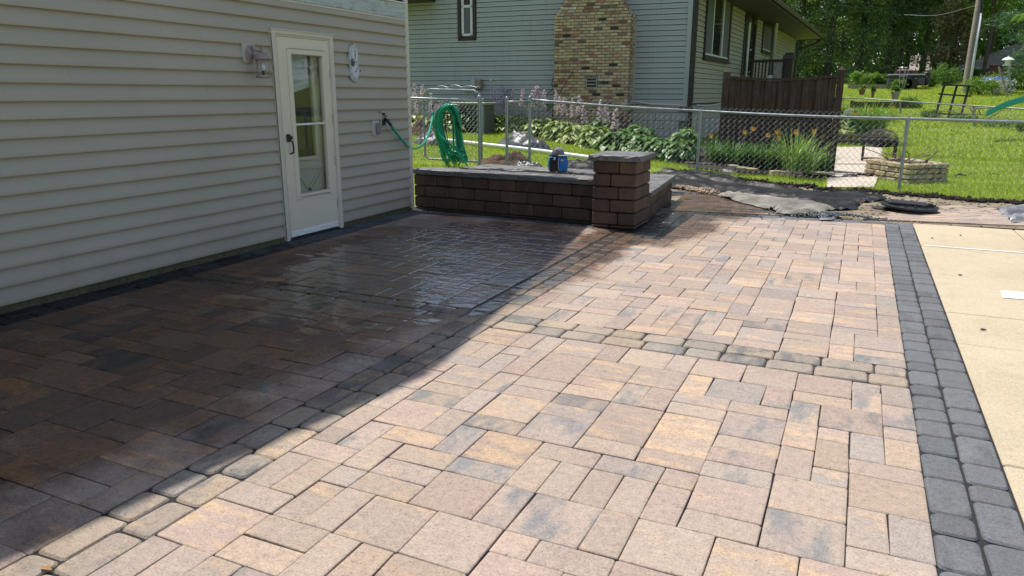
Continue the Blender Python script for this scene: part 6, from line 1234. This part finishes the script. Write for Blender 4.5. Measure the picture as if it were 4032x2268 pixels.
# slide
SY = 23.0; M['teal'] = plain('teal_plastic', (.012, .36, .33), .3); sld = thing('playground_slide', 'teal plastic slide curving down from the right border', 'slide', tuple(ony(3900, 458, SY)))
mid = spline([ony(3888, 452, SY - .4), ony(3925, 434, SY - .2), ony(3965, 415, SY), ony(4010, 402, SY + .1), ony(4060, 388, SY + .2), ony(4120, 350, SY + .3)], 30); V = []; cs = [(-.24, .10), (-.23, .13), (-.20, .13), (-.18, .0), (0, -.02), (.18, .0), (.20, .13), (.23, .13), (.24, .10), (.19, -.04), (0, -.06), (-.19, -.04)]
for p in mid:
    for a, b in cs: V.append((p[0] + a * .25, p[1] + a * .8, p[2] + b * .8))
n_ = len(cs); MB().add(V, [(i * n_ + k, i * n_ + (k + 1) % n_, (i + 1) * n_ + (k + 1) % n_, (i + 1) * n_ + k) for i in range(len(mid) - 1) for k in range(n_)]).build('chute', M['teal'], sld, 'auto')
# trailer, pole, feeder, leaning poles
ty = onter(3580, 352); D_ = (ty - EYE) @ CF; k_ = D_ / FPX; tr2 = thing('trailer', 'dark grey folded camping trailer parked under the conifers', 'trailer', tuple(ty)); M['dgrey'] = plain('trailer_grey', (.075, .08, .09), .4); M['maroon'] = plain('maroon_cover', (.10, .02, .028), .6)
tx0, tx1 = ony(3494, 330, ty[1])[0], ony(3640, 330, ty[1])[0]; tzb = ony(3560, 336, ty[1])[2]; tzt = ony(3560, 292, ty[1])[2]; tm = ony(3560, 303, ty[1])[2]
MB().bbox(((tx0 + tx1) / 2, ty[1] + 1.0, (tzb + tm) / 2), (tx1 - tx0, 2.0, tm - tzb), .05).build('body', M['dgrey'], tr2); MB().bbox(((tx0 + tx1) / 2, ty[1] + 1.0, (tm + tzt) / 2 + .02), (tx1 - tx0 + .08, 2.08, tzt - tm), .06).build('roof', plain('trailer_roof', (.11, .115, .125), .4), tr2)
sp = MB(); sp.tube([((tx0 + tx1) / 2 - .2 + .06 * i, ty[1] - .01, (tzb + tm) / 2 + .1 + .05 * math.sin(i * 1.3)) for i in range(12)], .02, 4); sp.build('stripe', M['hwhite'], tr2)
MB().bbox((tx1 + .12, ty[1] + .9, tzb + .25), (.26, .5, .5), .08).lathe([(.1, 0), (.16, .05), (.16, .3), (.1, .36)], (tx1 + .1, ty[1] + .9, tzb + .35), 12).build('gas_bottle', M['black'], tr2)
for x in (tx0 + .9, tx1 - .6): MB().lathe([(.08, -.09), (.30, -.09), (.32, -.05), (.32, .05), (.30, .09), (.08, .09)], (x, ty[1] + .05, ty[2] + .28), 16, ax=[(1, 0, 0), (0, 0, 1), (0, 1, 0)]).build('wheel', M['black'], tr2)
MB().bar((tx1 - .35, ty[1] + .3, ty[2]), (tx1 - .35, ty[1] + .3, tzb + .1), .09).build('jack', M['black'], tr2)
m0, m1 = ony(3528, 285, ty[1] + 1)[0], ony(3594, 285, ty[1] + 1)[0]; tag(MB().bbox(((m0 + m1) / 2, ty[1] + 1.0, tzt + .12), (m1 - m0, 1.0, .26), .06).build('folded_cover', M['maroon']), 'maroon folded cover lying on top of the dark trailer', 'cover')
cg = thing('wire_cage', 'rusty wire tomato cage beside the far raised bed', 'cage', tuple(onter(3548, 352))); cgb = onter(3548, 354); m = MB()
for k in range(5): a = 2 * math.pi * k / 5; m.tube([cgb + (.10 * math.cos(a), .1 * math.sin(a), 0), cgb + (.26 * math.cos(a), .26 * math.sin(a), 1.15)], .012, 4)
for z in (.35, .7, 1.05, 1.15): r_ = .10 + .16 * z / 1.15; m.tube([cgb + (r_ * math.cos(a), r_ * math.sin(a), z) for a in np.linspace(0, 6.28, 14, endpoint=False)], .012, 4, closed=True)
m.build('wire_frame', M['galv'], cg)
UY = 43.0; ub = ony(3797, 372, UY); ut = ony(3866, -60, UY + 1.0); M['pole'] = pm('weathered_pole', (.23, .185, .145), (.33, .27, .215), 5, .95, .5, 40, .01, .25, (1, 1, .2)); up_ = thing('utility_pole', 'tall leaning wooden utility pole with white conduit up its right side', 'pole', tuple(ub))
MB().tube([ub - (0, 0, .5), ub + (ut - ub) * .5, ut], [.165, .15, .135], 14).build('pole', M['pole'], up_, 'auto'); v_ = (ut - ub); MB().tube([ub + (.16, -.11, 0), ub + v_ * .38 + (.15, -.10, 0), ub + v_ * .74 + (.14, -.09, 0)], .062, 8).build('conduit', M['pvc'], up_, True); MB().tube([ub + v_ * .74 + (.16, -.11, 0), ub + v_ * .80 + (.14, -.12, 0), ub + v_ * .9 + (.05, -.16, 0)], .04, 6).build('cable', M['black'], up_)
w0 = ony(3856, 18, UY + .6); w1 = ony(3560, 58, UY + 8); tag(MB().tube(spline([w0, (w0 + w1) / 2 - (0, 0, .25), w1], 16), .012, 5).build('power_line', M['galv']), 'pale power line running left from the utility pole', 'wire')
BY_ = 40.0; fbp = thing('bird_feeder', 'white hooded bird feeder on a thin pole below the pine', 'bird feeder', tuple(ony(3982, 378, BY_))); a, b = ony(3970, 245, BY_), ony(3983, 380, BY_); MB().tube([b, a], .03, 6).build('pole', M['galv'], fbp); MB().lathe([(.04, -.24), (.17, -.22), (.17, -.19), (.11, -.17), (.11, 0), (.25, .02), (.16, .10), (.04, .15), (.02, .19)], ony(3969, 238, BY_), 14).build('hood', M['hwhite'], fbp, 'auto')
for i, (a, b, lab) in enumerate((((3933, 262), (3968, 380), 'thin leaning wooden pole left of the bird feeder post'),)): tag(MB().tube([ony(*b, BY_), ony(*a, BY_ + .3)], .045, 6).build('garden_pole', M['plank']), lab, 'pole')
M['tarp'] = plain('blue_tarp', (.01, .09, .35), .4); tb = onter(3935, 352); tb[2] += .0; tag(MB().blob(tb + (0, .9, .28), (.8, .5, .36), .2, 12, 6).build('tarp', M['tarp'], None, True), 'blue tarp showing through the silvery shrub', 'tarp')
# far houses, deck
fhy = 62.0; h0, h1 = ony(3790, 265, fhy), ony(4060, 262, fhy); M['shing2'] = pm('pale_shingles', (.30, .26, .235), (.36, .315, .285), 6, .9, .3, 30, .01, .15); M['farwall'] = pm('far_wall', (.42, .41, .36), (.46, .45, .40), 2, .8, .1, 30, .01, .05)
fh = thing('far_house', 'far single storey house with pale hipped roof right of the utility pole', 'house', (h0[0], fhy, h0[2] - 2.4)); zg = h0[2] - 2.5
MB().box(((h0[0] + h1[0]) / 2 + .6, fhy + 4, zg + 1.25), (h1[0] - h0[0] - .8, 7.6, 2.5)).build('wall', M['farwall'], fh)
x0, x1, z_ = h0[0] - .2, h1[0] + 1, h0[2] - .05; MB().add([(x0, fhy - .7, z_), (x1, fhy - .7, z_), (x1, fhy + 8.6, z_), (x0, fhy + 8.6, z_), (x0 + 3.6, fhy + 3.9, z_ + 1.7), (x1 - 1, fhy + 3.9, z_ + 1.7)], [(0, 1, 5, 4), (1, 2, 5), (2, 3, 4, 5), (3, 0, 4), (3, 2, 1, 0)]).build('roof', M['shing2'], fh)
MB().box(((x0 + x1) / 2, fhy - .72, z_ - .07), (x1 - x0, .06, .18)).build('fascia', M['hwhite'], fh)
for px in (3812, 3838): c = ony(px, 284, fhy); wd = MB().box((c[0], fhy + .17, c[2]), (.85, .10, 1.0)).build('window', M['hwhite'], fh); MB().box((c[0], fhy + .11, c[2]), (.72, .03, .86)).build('pane', M['hglass'], wd)
f2y = 70.0; g0_, g1_ = ony(3585, 262, f2y), ony(3650, 262, f2y); fh2 = thing('far_house', 'far house with brown roof glimpsed behind the trailer', 'house', (g0_[0], f2y, 2)); MB().box(((g0_[0] + g1_[0]) / 2, f2y + 3, g0_[2] - 1.3), (g1_[0] - g0_[0], 5, 2.4)).build('wall', M['farwall'], fh2); MB().add([(g0_[0] - .4, f2y - .2, g0_[2] - .3), (g1_[0] + .4, f2y - .2, g0_[2] - .3), (g1_[0] + .4, f2y + 6, g0_[2] - .3), (g0_[0] - .4, f2y + 6, g0_[2] - .3), (g0_[0] - .2, f2y + 3, g0_[2] + 1.0), (g1_[0] + .2, f2y + 3, g0_[2] + 1.0)], [(0, 1, 5, 4), (1, 2, 5), (2, 3, 4, 5), (3, 0, 4), (3, 2, 1, 0)]).build('roof', M['shing2'], fh2)
dy_ = 56.0; d0, d1 = ony(3888, 300, dy_), ony(4080, 303, dy_); M['redwood'] = pm('red_brown_boards', (.17, .062, .035), (.22, .085, .05), 6, .8, .2, 40, .01, .2); fd = thing('far_deck', 'far red brown board deck railing in front of the pale roofed house', 'deck', (d0[0], dy_, d0[2] - 1)); dh = 30 * dy_ / FPX * 1.02
nb = 26
for k in range(nb): x = d0[0] + (d1[0] - d0[0]) * (k + .5) / nb; MB().box((x, dy_, d0[2] + dh / 2), ((d1[0] - d0[0]) / nb * .94, .05, dh)).build('board', M['redwood'], fd)
MB().box(((d0[0] + d1[0]) / 2, dy_ - .04, d0[2] + dh + .03), (d1[0] - d0[0], .16, .07)).build('rail', M['redwood'], fd)
for k in range(5): x = d0[0] + (d1[0] - d0[0]) * k / 4; MB().box((x, dy_ + .1, d0[2] - .6), (.14, .14, 2.2)).build('post', M['redwood'], fd)
# ================================================================== TREES
def limb(m, a, b, r0, r1): m.tube(spline([a, (np.array(a) + np.array(b)) / 2 + rvec(1)[0] * .2, b], 8), np.linspace(r0, r1, 9)[:len(spline([a, (np.array(a) + np.array(b)) / 2, b], 8))], 7)
def conifer(x, y, h, r, label, n=26000, bare=.8, group='conifers behind the trailer'):
    g = float(ter(x, y)); t_ = thing('conifer', label, 'tree', (x, y, g), group); m = MB(); m.tube([(x, y, g - .3), (x + .1, y, g + h * .5), (x, y, g + h * .97)], [.26, .16, .03], 9)
    NB_ = 230; u = rng.random(NB_) ** .85; zb = bare + (h - bare) * u; rr = r * (1 - u) ** .62 * rng.uniform(.62, 1.08, NB_); a = rng.random(NB_) * 6.283; cen = np.stack([x + rr * np.cos(a), y + rr * np.sin(a), g + zb], 1)
    for k in range(0, NB_, 6): limb(m, (x, y, g + zb[k] + .3), cen[k], .05, .012)
    m.build('trunk', M['trunk'], t_, 'auto')
    k = rng.integers(0, NB_, n); q = rng.random(n) ** .7; o = np.stack([np.cos(a), np.sin(a), 0 * a], 1)[k]
    P = cen[k] - o * (rr[k] * .5 * (1 - q))[:, None] + rng.normal(0, 1, (n, 3)) * np.array([.27, .27, .20]); P[:, 2] -= .45 * q ** 2
    U_ = o * .75 + rng.normal(0, .35, (n, 3)); U_[:, 2] -= .75; U_ /= np.linalg.norm(U_, axis=1)[:, None]; W_ = np.cross(U_, rvec(n)); W_ /= np.linalg.norm(W_, axis=1)[:, None]; s = rng.uniform(.055, .13, n)[:, None]
    V, F = leafs(P, U_ * s, W_ * s * .34); npmesh('crown', V, F, M['leafcon'], t_)
def broadleaf(x, y, h, r, label, mat, n=11000, tr=.2, base=.32, ls=.10, group='broadleaf trees at the back', nclump=70):
    g = float(ter(x, y)); t_ = thing('broadleaf_tree', label, 'tree', (x, y, g), group); m = MB(); m.tube([(x, y, g - .3), (x + .12, y, g + h * base), (x - .05, y, g + h * .7)], [tr, tr * .75, tr * .3], 9)
    for k in range(7): a = random.random() * 6.28; limb(m, (x + .1, y, g + h * (base + .05 * k * .5)), (x + r * .65 * math.cos(a), y + r * .65 * math.sin(a), g + h * random.uniform(base + .2, .85)), tr * .45, .03)
    m.build('trunk', M['trunk'], t_, 'auto'); crown((x, y, g + h * (base + 1) / 2 + .1), (r, r, h * (1 - base) * .52), n, ls, mat, t_, 'crown', nclump, .15, .45, .6)
def X_at(px, Y): return ony(px, 300, Y)[0]
con = [(2830, 55, 17, 3.7, 'behind the roof of the pale house'), (2985, 56, 17, 3.7, 'left most in view above the house gutter'), (3130, 55, 17, 3.7, 'directly behind the eave downspout'), (3255, 55, 17, 3.8, 'above the pointed privacy fence post'), (3375, 57, 17.5, 3.8, 'above the tomato plants'), (3490, 58, 17, 3.5, 'over the left half of the trailer'), (3050, 64, 20, 4.2, 'in the second row behind the eave'), (3310, 65, 20, 4.2, 'in the second row above the terracotta pot')]
for px, Y, h, r, lab in con: conifer(X_at(px, Y), Y, h, r, 'tall dark drooping conifer ' + lab, bare=.3 if px < 3300 else 1.2)
bl_ = [(3560, 60, 13, 2.7, 'leafm', 'with a light trunk over the trailer'), (3625, 64, 15, 3.2, 'leafd', 'between the trailer and the pole'), (3700, 67, 16, 3.4, 'leafd', 'left of the utility pole'), (3780, 72, 16.5, 3.2, 'leafd', 'behind the utility pole'), (3960, 70, 16, 3.6, 'leafd', 'behind the bird feeder'), (4050, 66, 15, 3.4, 'leafd', 'at the right border'), (3880, 76, 17, 3.8, 'leafd', 'farthest behind the pale roof'), (3530, 66, 16, 3.4, 'leafd', 'in the gap behind the trailer'), (3680, 72, 17, 3.6, 'leafd', 'farthest left of the pole'), (4110, 58, 14, 3.0, 'leafm', 'just outside the right border')]
for px, Y, h, r, mt, lab in bl_: broadleaf(X_at(px, Y), Y, h, r, 'tall leafy dark tree ' + lab, M[mt], 17000 if Y < 65 else 13000, .22, .22)
broadleaf(X_at(3868, 55), 55, 8.2, 1.7, 'small bright green maple in front of the far house', M['leafb'], 4200, .13, .42, .10, nclump=36)
broadleaf(X_at(3735, 56), 56, 5.0, 1.3, 'drooping dry tan shrub tree left of the utility pole', M['leafdry'], 2600, .08, .2, .10, nclump=24)
for i, (x, y, h, lab) in enumerate(((11.5, 29, 12, 'nearest of the trees beyond the right border'), (15.5, 26, 13, 'broad tree well to the right of the lawn'), (20, 32, 14, 'tree behind the others to the right of the lawn'), (25, 27, 13, 'farthest right tree by the lawn'))): broadleaf(x, y, h, 3.2, 'leafy tree outside the picture, ' + lab, M['leafm'], 7000, .22, .12, .16)
# pine at the right border
px_, PYY = X_at(4060, 42), 42; g = float(ter(px_, PYY)); pn = thing('pine_tree', 'blue green pine with layered boughs cut by the right border', 'tree', (px_, PYY, g)); m = MB().tube([(px_, PYY, g - .2), (px_, PYY, g + 9)], [.16, .03], 8); Pc = []
for k in range(46):
    z = 1.0 + 7.6 * k / 46; a = random.random() * 6.28; rr = 2.3 * (1 - k / 60) * random.uniform(.7, 1.05); e = np.array([px_ + rr * math.cos(a), PYY + rr * math.sin(a), g + z + .15]); m.tube([(px_, PYY, g + z), e], [.04, .01], 5)
    for q in (.45, .65, .82, 1.0): Pc.append(np.array([px_, PYY, g + z]) * (1 - q) + e * q)
m.build('trunk', M['trunk'], pn); Pc = np.array(Pc); n = 9000; k = rng.integers(0, len(Pc), n); P = Pc[k] + rng.normal(0, 1, (n, 3)) * np.array([.22, .22, .12]); U_ = rvec(n); U_[:, 2] = abs(U_[:, 2]) * .6; U_ /= np.linalg.norm(U_, axis=1)[:, None]; W_ = np.cross(U_, rvec(n)); W_ /= np.linalg.norm(W_, axis=1)[:, None]; V, F = leafs(P, U_ * .15, W_ * .018); npmesh('crown', V, F, M['leafpine'], pn)
# near twig hanging into the upper right
tw = thing('maple_twig', 'sunlit yellow green twig hanging in at the upper right corner', 'branch', tuple(ony(4032, 55, 12))); e = [ony(4120, 30, 12), ony(4060, 50, 12), ony(4015, 62, 12)]; MB().tube(e, [.010, .007, .003], 5).build('stem', M['bark'], tw)
C = np.array([ony(px, py, 12 + random.uniform(-.1, .1)) for px, py in ((4000, 66), (4012, 72), (3995, 74), (4025, 62), (4035, 58), (4022, 74))]); n = len(C); U_ = np.array([(-.8, 0, -.6)] * n) + rng.normal(0, .3, (n, 3)); U_ /= np.linalg.norm(U_, axis=1)[:, None]; W_ = np.cross(U_, [0.2, 1, .3]); W_ /= np.linalg.norm(W_, axis=1)[:, None]; V, F = leafs(C, U_ * .075, W_ * .03); npmesh('foliage', V, F, M['leafb'], tw)
# the far wood closing the view
n = 60000; X = rng.uniform(-45, 60, n); Yv = rng.uniform(84, 96, n); Z = rng.random(n) ** .8 * 19 + 1.5; ok = Z < 15 + 4 * np.sin(X * .35) + 2 * np.sin(X * .9 + 2); P = np.stack([X, Yv, Z], 1)[ok]; n = len(P); U_ = rvec(n); W_ = np.cross(U_, rvec(n)); W_ /= np.linalg.norm(W_, axis=1)[:, None]; s = rng.uniform(.3, .6, n)[:, None]; V, F = leafs(P, U_ * s, W_ * s * .6); npmesh('far_wood', V, F, M['leafd'], None, False, 'stuff')
# ================================================================== GRASS
M['grass'] = leafmat('grass_blade', (.18, .27, .025), (.30, .40, .045), (.47, .52, .11), .5, .5); gm = M['grass'].node_tree; bb = gm.nodes['Principled BSDF']; src = bb.inputs[0].links[0].from_socket
px = gm.nodes.new('ShaderNodeMix'); px.data_type = 'RGBA'; nz_ = gm.nodes.new('ShaderNodeTexNoise'); nz_.inputs['Scale'].default_value = .9; nz_.inputs['Detail'].default_value = 6; nz_.inputs['Roughness'].default_value = .68; gp = gm.nodes.new('ShaderNodeNewGeometry'); mr = gm.nodes.new('ShaderNodeMapRange')
for k, v in ((1, .54), (2, .72), (3, 0.0), (4, .7)): mr.inputs[k].default_value = v
gm.links.new(gp.outputs['Position'], nz_.inputs['Vector']); gm.links.new(nz_.outputs['Fac'], mr.inputs[0]); gm.links.new(mr.outputs[0], px.inputs[0]); gm.links.new(src, px.inputs[6]); px.inputs[7].default_value = (.36, .33, .09, 1); gm.links.new(px.outputs[2], bb.inputs[0])
def in_poly(x, y, P):
    c = np.zeros(len(x), bool); n = len(P)
    for i in range(n):
        a, b = P[i], P[i - 1]; k = ((a[1] > y) != (b[1] > y)) & (x < (b[0] - a[0]) * (y - a[1]) / (b[1] - a[1] + 1e-9) + a[0]); c ^= k
    return c
def blades(n, x0, x1, y0, y1, h0, h1, w, keep):
    x = rng.uniform(x0, x1, n); y = y0 + (y1 - y0) * rng.random(n) ** 1.35; ok = keep(x, y); x, y = x[ok], y[ok]; n = len(x); z = ter(x, y); a = rng.random(n) * 6.283; h = rng.uniform(h0, h1, n) * (1 + .35 * np.sin(x * 2.3) * np.sin(y * 3.1)); ln = rng.uniform(.2, .9, n) * h; b = rng.random(n) * 6.283; ww = w * rng.uniform(.6, 1.4, n)
    dx, dy = np.cos(a) * ww, np.sin(a) * ww; V = np.stack([np.stack([x - dx, y - dy, z - .005], 1), np.stack([x + dx, y + dy, z - .005], 1), np.stack([x + np.cos(b) * ln, y + np.sin(b) * ln, z + h], 1)], 1).reshape(-1, 3); return V, np.arange(3 * n).reshape(-1, 3)
padp = [tuple(p) for p in (P4[0], P4[1], P5[1], P5[2], P5[3], P4[2], P4[3])]; blk = [tuple(K0), tuple(K2), tuple(K3), tuple(K1)]
fr_ = lambda x, y: (np.abs((x * CR[0] + y * CR[1]) / np.maximum(x * CF[0] + y * CF[1], .1)) < .76)
def keep(x, y):
    ok = (y > lawn_edge(x)) & fr_(x, y) & ~in_poly(x, y, padp) & ~in_poly(x, y, blk) & ((x > -2.6) | (y < bed_front(x))) & ~((x > -2.9) & (x < -.3) & (y > 13.75) & (y < 15.6)) & ~((x < -3.7) & (y > 18))
    ok &= ~((x > -7.0) & (x < -4.9) & (y < 12.1)) | (rng.random(len(x)) < .25)
    return ok & ((x > -2.5) | (y > 9.9))
Va, Fa = blades(230000, -11, 5.5, 9.9, 19, .028, .075, .0042, keep); npmesh('grass', Va, Fa, M['grass'], None, False, 'stuff')
Va, Fa = blades(120000, -6, 14, 18.5, 48, .05, .10, .011, keep); npmesh('grass', Va, Fa, M['grass'], None, False, 'stuff')
n = 900; x = rng.uniform(-9.2, -5.6, n); y = rng.uniform(8.9, 11.2, n); z = ter(x, y); a = rng.random(n) * 6.28; h = rng.uniform(.06, .2, n); V = np.stack([np.stack([x - .005, y, z], 1), np.stack([x + .005, y, z], 1), np.stack([x + np.cos(a) * h * .6, y + np.sin(a) * h * .6, z + h], 1)], 1).reshape(-1, 3); npmesh('grass', V, np.arange(3 * n).reshape(-1, 3), M['grass'], None, False, 'stuff')
